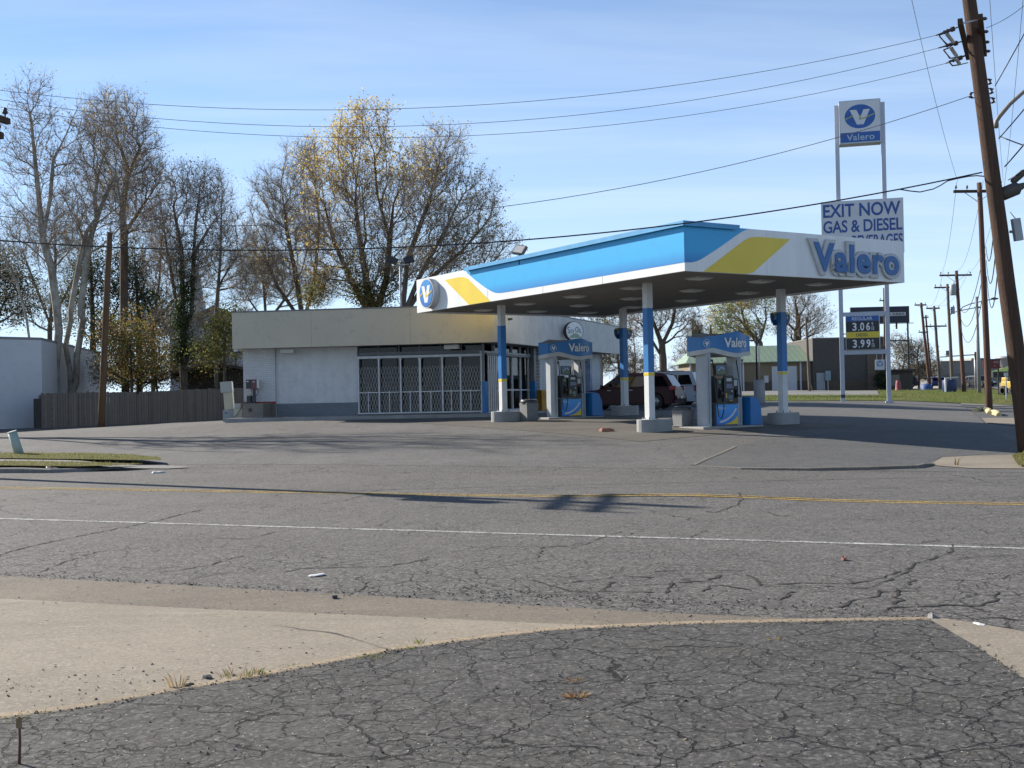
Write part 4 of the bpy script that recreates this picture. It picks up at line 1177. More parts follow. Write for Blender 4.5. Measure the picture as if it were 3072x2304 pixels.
# folding scissor gates in front of the glass
gz0, gz1, gzr = 0.24, 2.33, 1.04
edges = [xb + 0.06] + [fx(p_) for p_ in (1139, 1204, 1262, 1329, 1383)] + [xc - 0.02]
mb = MB()
mb.box(xb, xc + 0.05, -0.10, -0.02, 2.42, 2.52, 0); mb.box(xb, xc + 0.05, -0.10, -0.02, 0.17, 0.22, 0)
for i, e in enumerate(edges):
    wd = 0.045 if i in (3,) else 0.028
    mb.box(e - wd, e + wd, -0.11, -0.05, 0.221, 2.419 if i in (0, 6) else 2.36, 0)
    if 0 < i < 6: mb.box(e - wd - .03, e + wd + .03, -0.108, -0.052, 2.361, 2.40, 0)
mb.build("gate_frame", GATEM, shop)
for i in range(6):
    x0, x1 = edges[i] + 0.045, edges[i + 1] - 0.045
    W_ = x1 - x0
    z0, z1 = gz0 + 0.01, gz1 - 0.25 - (0.05 if i == 5 else 0)
    mb = MB()
    pitch = 0.118; slope = 3.1
    Hh = z1 - z0
    run = Hh / slope
    for sgn_, yy in ((1, -0.082), (-1, -0.074)):
        k = -int(run / pitch) - 1
        while x0 + k * pitch < x1 + run:
            xs0 = x0 + k * pitch
            # line from (xs0, z0) rising with sgn_*slope
            if sgn_ > 0: a = (xs0, z0); b = (xs0 + run, z1)
            else: a = (xs0 + run, z0); b = (xs0, z1)
            # clip to x0..x1
            def clipx(p_, q_):
                (ax, az), (bx_, bz) = p_, q_
                if ax > bx_: (ax, az), (bx_, bz) = (bx_, bz), (ax, az)
                if bx_ <= x0 or ax >= x1: return None
                if ax < x0: t_ = (x0 - ax) / (bx_ - ax); az += (bz - az) * t_; ax = x0
                if bx_ > x1: t_ = (x1 - ax) / (bx_ - ax); bz = az + (bz - az) * t_; bx_ = x1
                return (ax, az), (bx_, bz)
            c_ = clipx(a, b)
            if c_ and abs(c_[0][1] - c_[1][1]) > 0.05:
                mb.bar((c_[0][0], yy, c_[0][1]), (c_[1][0], yy, c_[1][1]), 0.006, 0.017, 0, (0, 1, 0))
            k += 1
    mb.box(x0, x1, -0.095, -0.088, gzr - 0.02, gzr + 0.015)
    mb.box(x0 + W_ * .45, x0 + W_ * .45 + .03, -0.105, -0.096, gz0, gzr + .05)
    mb.build("scissor_gate", GATEM, shop)
mb = MB(); mb.box(xc + 0.02, 0.02, -0.12, 0.06, 0.0, EZ + .01, 1); mb.box(xc + 0.0, 0.04, -0.14, -0.121, 0.0, 1.40, 0)
rbox(mb, -0.02, 0.28, -0.02, 0.035, 0.0, 1.40, 0)
mb.build("corner_post", [BLUE_P, FRAME], shop)
# lamp boxes below the eave
for a, b, c_, d_ in ((846, 886, 2.70, 2.86), (1336, 1380, 2.70, 2.88)):
    mb = MB(); mb.box(fx(a, -0.6), fx(b, -0.6), -0.75, -0.45, c_, d_)
    mb.build("eave_lamp", M("lamp_box", (0.5, 0.5, 0.46), 0.5), shop, bevel=0.03)
# right wall: grilles, glazing, door, pier, brick
sg0, sg1 = 0.3, fs(1491)
sw1 = fs(1567); sd = fs(1592); sp0, sp1 = fs(1612), fs(1627); sb0 = fs(1763)
mb = MB()
rbox(mb, 0.05, sp0, -0.20, -0.08, 0.08, 0.24); rbox(mb, 0.05, sp0, -0.20, -0.08, 2.50, 2.64)
rbox(mb, sg1, sp0, -0.2, -0.08, 1.02, 1.07)
for s in [sg1 + (sd - sg1) * i / 4 for i in range(5)] + [sp0 - 0.05]:
    rbox(mb, s - 0.035, s + 0.035, -0.21, -0.07, 0.241, 2.499)
    rbox(mb, s - 0.03, s + 0.03, -0.21, -0.07, 2.641, EZ)
wf2 = mb.build("window_frame", GATEM, shop)
for i in range(5):
    a = [sg1 + (sd - sg1) * j / 4 for j in range(5)] + [sp0 - 0.05]
    mb = MB(); rbox(mb, a[i] + .036, a[i + 1] - .036, -0.15, -0.14, 0.242, 2.498); rbox(mb, a[i] + .036, a[i + 1] - .036, -0.15, -0.14, 2.642, EZ)
    mb.build("pane", GLASS, wf2)
for k in range(5):
    mb = MB(); s = sg0 + (sg1 - sg0) * (k + 0.2) / 5
    rbox(mb, s, s + 0.10, 0.0, 0.05, 0.22, 2.46)
    mb.build("gate_bar", GATEM, shop)
mb = MB(); rbox(mb, 0.2, sp0, -0.02, 0.06, 2.47, 2.56)
mb.build("gate_track", FRAME, shop)
mb = MB(); rbox(mb, sd - 0.12, sd + 0.15, 0.02, 0.25, 0.0, 1.42, 0); rbox(mb, sd - 0.1, sd + 0.13, 0.03, 0.22, 1.421, EZ, 1)
mb.build("blue_post", [BLUE_P, FRAME], shop)
mb = MB(); mb.box(0, sp1 - sp0, 0.0, 0.5, 0.0, EZ)
pr = rw(sp0, 0.12)
mb.build("brick_pier", WBRICK, shop, (pr.x, pr.y, 0), 0, (0, 0, B2))
mb = MB(); mb.box(0, sb0 - sp1, 0.0, 0.3, 0.0, EZ)
pr = rw(sp1, -0.1)
mb.build("plain_wall", PANELW, shop, (pr.x, pr.y, 0), 0, (0, 0, B2))
mb = MB(); mb.box(0, SL - sb0, 0.0, 0.3, 0.0, EZ); 
pr = rw(sb0, 0.05)
mb.build("brick_wall", WBRICK, shop, (pr.x, pr.y, 0), 0, (0, 0, B2))
mb = MB(); rbox(mb, sb0 - 0.5, sb0 - 0.15, 0.0, 0.3, 0.0, EZ, 0)
mb.build("blue_pilaster", M("pilaster", (0.10, 0.16, 0.30), 0.5, (0.3, 0.33, 0.38), 2), shop)
eb = rw(SL, 0.05); ec = rw(SL, -8.5)
mb = MB(); mb.bar((eb.x, eb.y, 1.45), (ec.x, ec.y, 1.45), 0.25, 2.9)
mb.build("end_wall", WBRICK, shop)
# rear wall from the left wall to the end wall closes the room
mb = MB(); mb.bar((XL + .12, 9.3, 1.45), (ec.x, ec.y, 1.45), 0.2, 2.9)
mb.build("rear_wall", WBRICK, shop)
mb = MB(); rbox(mb, 0.42, 0.50, FO, FO + 0.14, 3.95, 4.02); rbox(mb, 0.40, 0.52, FO + 0.05, FO + 0.28, 3.85, 3.93, 1)
mb.build("security_camera", [WHITE_P, DARK], shop)
mb = MB(); mb.box(FL - 0.02, FL + 0.18, FY + .2, FY + .3, EZ - 0.10, EZ - 0.005); mb.box(FL + 0.1, FL + 0.2, FY + .1, FY + .35, EZ - 0.16, EZ - 0.1, 1)
mb.build("security_camera", [WHITE_P, DARK], shop)
# raised walk round the shop
swp = [(XL - 0.2, -1.75), (FC.x + 0.4, -1.75), tuple(rw(1.0, 1.5).xy), tuple(rw(SL, 1.4).xy), tuple(rw(SL, -0.2).xy), tuple(rw(0, -0.3).xy), (XL - 0.2, 0.2)]
mb = MB(); mb.prism([tuple(p) for p in swp], lambda a, b, d: (a, b, -0.25 + d), 0.37)
o = mb.build("shop_sidewalk", CONC_PL, None, (WX, WY, BZ), 0, (0, 0, BROT)); o["kind"] = "structure"
SHOPM = Matrix.Translation((WX, WY, BZ)) @ Matrix.Rotation(BROT, 4, 'Z')
def sh(x, y, z): return SHOPM @ Vector((x, y, z))

# things standing at the left end of the front
pb = thing("brick_planter", "low grey-brown brick box with electrical outlet below the wall panel", "planter", sh(fx(760, -.9), -0.9, 0.12), BROT)
x0, x1 = fx(728, -1.2) - fx(760, -.9), fx(789, -1.2) - fx(760, -.9)
mb = MB(); mb.box(x0, x1, -0.35, 0.7, -0.02, 0.54)
mb.build("body", TBRICK, pb)
mb = MB(); mb.box(x0 - .02, x1 + .02, -0.37, 0.72, 0.541, 0.575); mb.build("coping", CONC_GREY, pb)
mb = MB(); mb.box(-0.08, 0.04, -0.375, -0.351, 0.24, 0.38); mb.build("outlet_box", BLACK, pb)
cbx = thing("service_panel", "dark red and black meter panel on a post against the white brick pier", "service panel", sh(fx(757, -.45), -0.45, 0.695), BROT)
mb = MB(); mb.box(-0.24, 0.20, -0.08, 0.08, 0.60, 0.98, 0); mb.box(-0.23, 0.0, -0.086, -0.081, 0.62, 0.96, 1); mb.box(0.201, 0.29, -0.05, 0.1, 0.62, 0.98, 3); mb.box(-0.21, -0.12, -0.09, -0.087, 0.88, 0.92, 3); mb.box(0.05, 0.14, -0.086, -0.081, 0.86, 0.9, 2)
mb.build("box", [M("panel_red", (0.16, 0.05, 0.055), 0.45), DARK, GREYW, WHITE_P], cbx)
mb = MB(); mb.box(0.02, 0.12, -0.05, 0.05, 0.0, 0.6, 0)
mb.build("post", [DARK], cbx)
mb = MB(); mb.box(-0.22, -0.02, -0.07, 0.05, 0.0, 0.32, 0); mb.build("meter", DARK, cbx)
mb = MB(); mb.tube([(0.18, 0, 0.6), (0.26, -0.02, 0.5), (0.22, -0.02, 0.36), (0.12, 0, 0.28)], 0.012, 6); mb.tube([(-0.02, -0.06, 0.6), (-0.05, -0.08, 0.3), (-0.03, -0.07, 0.06)], 0.014, 6)
mb.build("cable", BLACK, cbx)
CREAM = M("cream_metal", (0.50, 0.46, 0.34), 0.45, (0.44, 0.40, 0.30), 2, dirt=(0.32, 0.28, 0.2))
CREAM2 = M("pale_metal", (0.40, 0.40, 0.36), 0.45, (0.35, 0.35, 0.31), 2)
vp = at(689, 1245, 46.6)
vz = G(vp.x, vp.y)
va = thing("air_machine", "tall leaning cream machine cabinet on grey base beside the shop's left corner", "air machine", (vp.x, vp.y, vz), R(6))
mb = MB(); mb.box(-0.24, 0.26, -0.25, 0.25, -0.05, 0.47); mb.box(-0.16, -0.06, -0.256, -0.251, 0.33, 0.37, 1)
mb.build("base", [M("base_grey", (0.28, 0.30, 0.32), 0.6), DARK], va)
mb = MB(); tl = Matrix.Translation((0, 0, 0.475)) @ Matrix.Rotation(R(-4), 4, 'Y') 
mb.box(-0.17, 0.19, -0.18, 0.18, 0.0, 0.72, 0, tl); mb.build("body", CREAM, va, bevel=0.01)
mb = MB(); mb.box(-0.26, 0.20, -0.23, 0.23, 0.722, 1.16, 0, tl); mb.build("head", CREAM2, va, bevel=0.015)
mb = MB(); mb.box(0.201, 0.204, -0.15, 0.15, 0.8, 1.1, 0, tl); mb.build("label_plate", WHITE_P, va)
vb = at(715, 1258, 46.4)
vc = thing("cream_cabinet", "short cream metal box with small box on top beside the brick planter", "metal cabinet", (vb.x, vb.y, G(vb.x, vb.y)), R(6))
mb = MB(); mb.box(-0.16, 0.19, -0.17, 0.17, 0.0, 0.50); mb.build("body", CREAM, vc, bevel=0.01)
mb = MB(); mb.box(-0.14, 0.10, -0.12, 0.12, 0.502, 0.72); mb.build("top_box", CREAM2, vc, bevel=0.01)
mb = MB(); mb.tube([(0.16, -0.10, 0.72), (0.13, -0.2, 0.5), (0.0, -0.22, 0.3), (-0.15, -0.23, 0.12)], 0.012, 6); mb.build("hose", DARK, vc)
# yellow box by the side wall, round sign
q = sh(*rw((fs(1632, 0.7)), 0.7, 0.0)); 
yb_ = thing("newspaper_box", "yellow metal box behind the farther pump by the shop wall", "metal box", (q.x, q.y, BZ + 0.12), R(30))
mb = MB(); mb.box(-0.26, 0.26, -0.22, 0.22, 0.0, 0.90); mb.build("body", M("box_yellow", (0.42, 0.24, 0.02), 0.5, (0.36, 0.2, 0.02), 3), yb_, bevel=0.02)
mb = MB(); mb.box(-0.2, 0.2, -0.235, -0.221, 0.5, 0.8); mb.build("door", M("box_yellow2", (0.34, 0.19, 0.02), 0.4), yb_)
sc_ = at(1720, 994, 52.0)
ds = thing("disc_sign", "round white sign with green hill on the shop's right fascia", "sign", sc_, R(24))
mb = MB(); rr = 0.455
cir = [(rr * math.cos(2 * math.pi * k / 40), rr * math.sin(2 * math.pi * k / 40)) for k in range(40)]
mb.prism(cir, lambda a, b, d: (a, 0.13 - d, b), 0.26); mb.build("drum", DARK, ds)
mb = MB(); mb.prism([(a * 0.94, b * 0.94) for a, b in cir], lambda a, b, d: (a, -0.131 - d, b), 0.006)
mb.build("face", M("sign_face", (0.80, 0.85, 0.85), 0.35), ds)
mb = MB()
hill = [(-0.30, -0.31), (0.30, -0.31), (0.28, -0.24), (0.20, -0.16), (0.06, -0.10), (-0.08, -0.13), (-0.22, -0.22)]
mb.prism(hill, lambda a, b, d: (a, -0.138 - d, b), 0.004, 0); mb.build("hill", M("sign_green", (0.30, 0.42, 0.28), 0.4), ds)
mb = MB()
D3 = lambda a, b, d: (a, -0.138 - d, b)
lettering(mb, "S", -0.37, -0.25, -0.10, 0.20, D3, -0.004, 0.006); lettering(mb, "iTE", -0.235, -0.03, -0.10, 0.07, D3, -0.004, 0.006)
lettering(mb, "O", 0.03, 0.19, -0.06, 0.20, D3, -0.004, 0.006); lettering(mb, "iL", 0.21, 0.35, -0.08, 0.12, D3, -0.004, 0.006)
mb.build("lettering", M("sign_ink", (0.05, 0.07, 0.10), 0.4), ds)
mb = MB(); mb.box(-0.05, 0.05, 0.1, 0.6, -0.05, 0.05); mb.build("bracket", DARK, ds)
# roof-top lamp mast behind the shop
mp_ = at(1203, 935, 53)
lm = thing("lamp_mast", "slender grey mast with two floodlights rising behind the shop roof", "light mast", (mp_.x, mp_.y, G(mp_.x, mp_.y)), 0)
top = at(1203, 795, 53).z - lm.location.z
mb = MB(); mb.tube([(0, 0, 0), (0, 0, top)], [0.07, 0.045], 10); mb.tube([(-0.36, 0, top - 0.02), (0.42, 0, top + 0.04)], 0.03, 8); mb.build("pole", METAL, lm)
for dx in (-0.36, 0.42):
    mb = MB(); Tm = Matrix.Translation((dx, 0, top + 0.22)) @ Matrix.Rotation(R(25 if dx < 0 else -15), 4, 'Y') @ Matrix.Rotation(R(-20), 4, 'X')
    mb.box(-0.24, 0.24, -0.08, 0.08, -0.13, 0.16, 0, Tm); mb.box(-0.02, 0.02, -0.02, 0.02, -0.25, -0.13, 0, Tm)
    mb.build("floodlight", DARK, lm)
# ------------------------------------------------------------------ tall roadside sign
POST = M("post_paint", (0.46, 0.50, 0.56), 0.5, (0.40, 0.44, 0.50), 3, dirt=(0.36, 0.37, 0.38))
SIGNW = M("sign_white", (0.60, 0.61, 0.63), 0.4, (0.55, 0.56, 0.58), 1.5)
SIGNB = M("sign_blue", (0.012, 0.10, 0.36), 0.4, (0.01, 0.08, 0.30), 2)
INK = M("sign_ink_blue", (0.02, 0.08, 0.30), 0.45)
SGX, SGY = 19.53, 62.6
sz = G(SGX, SGY)
ts = thing("tall_sign", "very tall two-post fuel sign with emblem cabinet, fuel banner and price board beyond the canopy", "roadside sign", (SGX, SGY, sz), R(-14.3))
for x in (-1.22, 1.22):
    mb = MB(); mb.box(x - 0.115, x + 0.115, -0.115, 0.115, -0.1, 17.35 - sz); mb.box(x - 0.2, x + 0.2, -0.2, 0.2, -0.1, 0.06)
    if x < 0: mb.box(x - 0.12, x + 0.12, -0.16, -0.116, 0.28, 0.45, 1)
    mb.build("post", [POST, M("purple_tag", (0.06, 0.03, 0.10), 0.5)], ts)
mb = MB(); mb.box(-1.10, 1.10, -0.42, 0.42, 15.10 - sz, 17.50 - sz)
cab = mb.build("cabinet", POST, ts, bevel=0.03)
S3 = lambda k: (lambda a, b, d: (a, -0.421 - k * 0.004 - d * 0.004, b - sz))
mb = MB(); mb.prism([(-1.04, 15.72), (1.04, 15.72), (1.04, 17.44), (-1.04, 17.44)], S3(0), 1, 0); mb.build("face", SIGNW, cab)
mb = MB(); mb.prism([(-1.04, 15.18), (1.04, 15.18), (1.04, 15.715), (-1.04, 15.715)], S3(0), 1, 0); mb.build("name_band", SIGNB, cab)
mb = MB(); emblem(mb, lambda a, b, d: (a * 1.22, -0.427 - d, 16.58 - sz + b), 0.66, 0.006); mb.build("emblem", [SIGNB, SIGNW, M("sign_gold", (0.35, 0.36, 0.16), 0.4)], cab)
mb = MB(); lettering(mb, "Valero", -0.72, 0.74, 15.27, 15.62, S3(2), 0.012, 1.0, 0, 1.05); mb.build("lettering", M("sign_pale", (0.42, 0.50, 0.58), 0.4), cab)
mb = MB(); mb.box(-2.17, 2.17, -0.28, -0.12, 9.0 - sz, 12.0 - sz)
ban = mb.build("banner_panel", SIGNW, ts)
P3 = lambda a, b, d: (a, -0.282 - d, b - sz)
mb = MB()
lettering(mb, "EXIT NOW", -2.06, 2.02, 11.10, 11.84, P3, 0.022, 0.008); mb.build("lettering", INK, ban)
mb = MB(); lettering(mb, "GAS & DIESEL", -2.07, 2.10, 10.24, 10.93, P3, 0.020, 0.008, 0, 0.97); mb.build("lettering", INK, ban)
mb = MB(); lettering(mb, "BEVERAGES", -0.55, 2.10, 9.40, 10.06, P3, 0.020, 0.008); mb.build("lettering", INK, ban)
mb = MB(); mb.box(-1.104, 1.104, -0.10, 0.10, 5.62 - sz, 5.84 - sz); mb.build("crossbar", POST, ts)
mb = MB(); mb.box(-1.104, 1.104, -0.10, 0.10, 3.50 - sz, 3.74 - sz); mb.build("crossbar", POST, ts)
mb = MB(); mb.box(-1.104, -1.0, -0.03, 0.03, 4.62 - sz, 4.68 - sz); mb.build("crossbar", POST, ts)
mb = MB(); mb.box(-0.99, 0.80, -0.24, 0.06, 3.76 - sz, 5.60 - sz)
pb_ = mb.build("price_board", SIGNW, ts)
Q3 = lambda k: (lambda a, b, d: (a, -0.241 - k * 0.004 - d * 0.004, b - sz))
rects = [("name_band", 5.33, 5.595, SIGNB), ("digit_panel", 4.735, 5.325, BLACK), ("name_band", 4.40, 4.73, YELLOW), ("digit_panel", 3.765, 4.395, BLACK)]
for nm, za, zb, mt in rects:
    mb = MB(); mb.prism([(-0.98, za), (0.76, za), (0.76, zb), (-0.98, zb)], Q3(0), 1); mb.build(nm, mt, pb_)
mb = MB(); lettering(mb, "REGULAR", -0.66, 0.42, 5.37, 5.555, Q3(2), 0.02, 1.0); mb.build("lettering", M("price_grey", (0.55, 0.60, 0.68), 0.4), pb_)
mb = MB(); lettering(mb, "DIESEL", -0.45, 0.20, 4.48, 4.65, Q3(2), 0.012, 1.0); mb.build("lettering", M("price_olive", (0.10, 0.10, 0.05), 0.4), pb_)
for body, za, zb in (("3.06", 4.80, 5.24), ("3.99", 3.86, 4.30)):
    mb = MB()
    for ch, a, b in zip(body, (-0.64, -0.33, -0.23, 0.08), (-0.42, -0.28, -0.02, 0.29)):
        if ch == ".": mb.prism([(a, za), (b, za), (b, za + 0.07), (a, za + 0.07)], Q3(2), 1)
        else: lettering(mb, ch, a, b, za, zb, Q3(2), 0.020, 1.0)
    lettering(mb, "9", 0.37, 0.45, za + 0.26, zb, Q3(2), 0.0, 1.0); lettering(mb, "10", 0.36, 0.50, za, za + 0.18, Q3(2), 0.0, 1.0)
    mb.prism([(0.36, za + 0.205), (0.50, za + 0.205), (0.50, za + 0.225), (0.36, za + 0.225)], Q3(2), 1)
    mb.build("digits", M("digit_white", (0.80, 0.82, 0.84), 0.4), pb_)
mb = MB(); mb.box(0.52, 1.02, -0.05, 0.02, 2.62 - sz, 3.18 - sz, 0); mb.box(0.60, 0.63, -0.02, 0.01, 3.18 - sz, 3.50 - sz, 1); mb.box(0.90, 0.93, -0.02, 0.01, 3.18 - sz, 3.50 - sz, 1)
hs = mb.build("hanging_sign", [SIGNW, METAL], ts)
mb = MB(); emblem(mb, lambda a, b, d: (0.77 + a * 1.1, -0.052 - d, 2.95 - sz + b), 0.16, 0.004); mb.build("emblem", [M("small_badge", (0.10, 0.24, 0.45), 0.4), SIGNW, SIGNW], hs)

# ------------------------------------------------------------------ utility poles
WOOD = barkmat("pole_wood", (0.108, 0.066, 0.047), (0.060, 0.040, 0.030), 1.6, (0.35, 0.65), (14, 14, 0.5))
WOODR = barkmat("pole_wood_red", (0.16, 0.085, 0.06), (0.10, 0.06, 0.045), 1.6, (0.35, 0.65), (14, 14, 0.5))
WOODG = barkmat("pole_wood_grey", (0.19, 0.155, 0.13), (0.12, 0.10, 0.085), 1.6, (0.35, 0.65), (14, 14, 0.5))
WIRE = M("wire_black", (0.02, 0.021, 0.024), 0.5)
WIRE_T = M("wire_grey", (0.12, 0.125, 0.135), 0.5)
INSUL = M("insulator", (0.05, 0.04, 0.045), 0.35)
PORC = M("porcelain", (0.42, 0.42, 0.42), 0.3)
CAN = M("transformer_grey", (0.33, 0.35, 0.37), 0.45, (0.28, 0.30, 0.32), 3)
def pole(name, label, base, top, r0, r1, wood, arms=(), cans=(), group=None, n=14):
    """base, top: world points; arms: list of (fraction, ax, half left, half right, thickness) with ax the arm's direction"""
    base, top = Vector(base), Vector(top)
    root = thing(name, label, "utility pole", base, 0, group)
    d = top - base
    mb = MB(); ks = [i / 10 for i in range(11)]
    rj = random.Random(int(base.x * 10) + 7)
    mb.tube([d * k + Vector((rj.gauss(0, .006), rj.gauss(0, .006), 0)) - (Vector((0, 0, 0.4)) if k == 0 else Vector()) for k in ks], [r0 + (r1 - r0) * k for k in ks], n)
    mb.build("pole", wood, root)
    for fr_, ax, la, ra, th in arms:
        ax = Vector(ax).normalized(); c = d * fr_
        off = ax.cross(Vector((0, 0, 1))).normalized() * (r1 + th * .6) * (-1 if ax.x > 0.5 else 1)
        mb = MB(); mb.bar(c + off - ax * la, c + off + ax * ra, th, th * 1.25)
        arm = mb.build("crossarm", WOOD, root)
        for e in ([-la + .12, ra - .12] + ([-la * .45] if la > 1 else [])):
            m2 = MB(); m2.lathe([(0.018, 0), (0.018, 0.08), (0.055, 0.09), (0.065, 0.14), (0.04, 0.17), (0.055, 0.20), (0.02, 0.24)], 10, 0, tuple(c + off + ax * e + Vector((0, 0, th * .6))))
            m2.build("insulator", INSUL, arm)
        m2 = MB()
        for s in (-1, 1):
            L_ = min(la, ra) * .55
            m2.bar(c + off + ax * s * L_ - Vector((0, 0, th * .5)), c + off * 0.9 - Vector((0, 0, L_ * .8)), 0.03)
        m2.build("brace", METAL, root)
    for fr_, ox, oy, rr_, hh in cans:
        c = d * fr_
        mb = MB(); mb.lathe([(rr_ * .9, 0), (rr_, 0.03), (rr_, hh - .05), (rr_ * .85, hh)], 14, 0, (c.x + ox, c.y + oy, c.z)); mb.lathe([(0.03, 0), (0.05, 0.03), (0.03, .18)], 8, 1, (c.x + ox + rr_ * .4, c.y + oy, c.z + hh))
        mb.bar((c.x, c.y, c.z + hh * .6), (c.x + ox, c.y + oy, c.z + hh * .6), 0.06)
        mb.build("transformer", [CAN, INSUL], root)
    return root
# the big leaning pole at the right edge
bpb = ong(3087, 1357)
t0_ = at(2908, 0, 25.55)
bpt = bpb + (t0_ - bpb) * 1.22
bp = pole("utility_pole", "thick leaning brown pole with brackets and splice boxes at the right edge", bpb, bpt, 0.205, 0.135, WOOD, [], n=20)
def loc(v): return Vector(v) - bpb
ends = []
mb = MB(); a, b = at(2880, 64, 24.5), at(2905, 172, 27.0); mb.bar(loc(a), loc(b), 0.10, 0.13); mb.build("crossarm", WOOD, bp)
a2, b2_ = at(2941, 50, 24.5), at(2954, 162, 27.0)
mb = MB(); mb.bar(loc(a2), loc(b2_), 0.10, 0.13)
ra_ = mb.build("crossarm", WOOD, bp)
mb = MB()
for k in (0.06, 0.5, 0.94): mb.bar(loc(a.lerp(b, k)), loc(a2.lerp(b2_, k)), 0.03)
mb.build("through_bolt", METAL, bp)
for k in (0.05, 0.38, 0.66, 0.92):
    p = loc(a2.lerp(b2_, k)); m2 = MB(); m2.tube([p, p + Vector((0.10, 0, 0.0)), p + Vector((0.14, 0, 0))], [0.025, 0.04, 0.02], 8); m2.build("insulator", INSUL, bp)
WL = []                                   # wire ends on the left of the bracket
for k, q in ((0.12, (2808, 106)), (0.52, (2815, 144)), (0.93, (2838, 190))):
    p = a.lerp(b, k); e = at(q[0], q[1], p.y)
    m2 = MB()
    dirv = (e - p)
    m2.tube([loc(p + dirv * f) for f in (0, .25, .28, .40, .43, .55, .58, .68, .72, 1.0)], [0.012, 0.014, 0.055, 0.055, 0.03, 0.05, 0.03, 0.045, 0.02, 0.014], 9)
    m2.build("insulator", INSUL, bp); WL.append(e)
for i, (q0, q1) in enumerate((((2838, 98), (2862, 130)), ((2852, 142), (2872, 172)), ((2868, 176), (2880, 194)))):
    Y = 25.2 + i * .7
    p0, p1 = at(*q0, Y), at(*q1, Y)
    m2 = MB(); m2.tube([loc(p0), loc(p0.lerp(p1, .12)), loc(p0.lerp(p1, .13)), loc(p0.lerp(p1, .9)), loc(p1)], [0.03, 0.05, 0.042, 0.042, 0.03], 10)
    fz = m2.build("fuse_cutout", PORC, bp)
    m3 = MB(); m3.tube([loc(at(q0[0] - 22, q0[1] + 8, Y)), loc(at(q0[0] - 10, q0[1] + 22, Y)), loc(at(q1[0] - 22, q1[1] + 3, Y))], [0.018, 0.014, 0.02], 6)
    m3.tube([loc(p0), loc(at(q0[0] - 22, q0[1] + 8, Y))], 0.016, 6); m3.tube([loc(p1), loc(at(q1[0] - 22, q1[1] + 3, Y))], 0.016, 6); m3.tube([loc(p1), loc(at(q1[0] + 24, q1[1] - 6, Y))], 0.012, 6)
    m3.build("fuse_tube", INSUL, fz)
def rack(pts, Y, name):
    for q in pts:
        c = loc(at(q[0], q[1], Y)); m2 = MB()
        m2.lathe([(0.03, -.055), (0.05, -.05), (0.025, -.015), (0.025, .015), (0.05, .05), (0.03, .055)], 10, 0, tuple(c))
        sd_ = -0.12 if q[0] > 2950 else 0.12
        for zz in (-.06, .06): m2.bar(c + Vector((0, 0, zz)), c + Vector((sd_ * 1.3, 0, zz)), 0.022)
        m2.build(name, INSUL, bp)
rack([(2970, 245), (2975, 273), (2980, 301)], 25.7, "spool_insulator"); rack([(2912, 286)], 25.7, "spool_insulator")
# lamp arm, splice cases, box, ground guard
mb = MB(); pts = [at(2988, 384, 25.9), at(2989, 364, 25.9), at(2998, 350, 25.88), at(3030, 312, 25.8), at(3075, 272, 25.7), at(3140, 232, 25.5), at(3230, 205, 25.2)]
mb.tube([loc(p) for p in pts], [0.05, 0.05, 0.048, 0.045, 0.042, 0.04, 0.035], 10); mb.build("lamp_arm", M("galvanised", (0.24, 0.21, 0.18), 0.5, (0.18, 0.16, 0.14), 4), bp)
SPL = M("splice_case", (0.085, 0.08, 0.072), 0.6, (0.06, 0.056, 0.05), 5)
for q, rr_, dv in (((3033, 572), 0.15, Vector((0.3, -0.25, 0.12))), ((3058, 528), 0.075, Vector((0.25, -0.1, 0.22)))):
    c = loc(at(q[0], q[1], 25.45)); m2 = MB()
    m2.tube([c - dv * .6, c - dv * .5, c + dv * .35, c + dv * .5, c + dv * 1.1], [rr_ * .6, rr_, rr_, rr_ * .55, 0.03], 14); m2.build("splice_case", SPL, bp)
mb = MB(); cp = [(3012, 578), (2990, 590), (2982, 610), (2981, 650), (2984, 700), (2990, 760), (3000, 850), (3012, 960), (3028, 1060)]
mb.tube([loc(at(x, y, 25.6)) for x, y in cp], 0.016, 7); mb.build("riser_cable", WIRE, bp)
mb = MB(); cp = [(3034, 1040), (3045, 1130), (3056, 1240), (3066, 1350)]
mb.tube([loc(at(x, y, 25.55)) for x, y in cp], 0.034, 8); mb.build("ground_guard", M("guard_grey", (0.42, 0.42, 0.44), 0.5), bp)
mb = MB(); mb.tube([loc(at(3034, 1062, 25.52)), loc(at(3037, 1090, 25.52))], 0.036, 8); mb.build("red_marker", M("red_band", (0.35, 0.03, 0.05), 0.5), bp)
mb = MB(); mb.bar(loc(at(3046, 656, 25.5)), loc(at(3056, 722, 25.5)), 0.17, 0.14); mb.bar(loc(at(3030, 695, 25.6)), loc(at(3046, 697, 25.5)), 0.06)
mb.build("equipment_box", CAN, bp)
mb = MB(); mb.tube([loc(at(3030, 636, 25.6)), loc(at(3040, 648, 25.5)), loc(at(3047, 656, 25.5))], 0.009, 6); mb.build("box_lead", WIRE, bp)
# its upper crossarm above the frame carries the wires along the side street
c_top = bpb + (bpt - bpb) * 0.985
mb = MB(); mb.bar(loc(c_top + Vector((-1.7, -.2, 0))), loc(c_top + Vector((1.7, -.2, 0))), 0.1, 0.13); mb.build("crossarm", WOOD, bp)
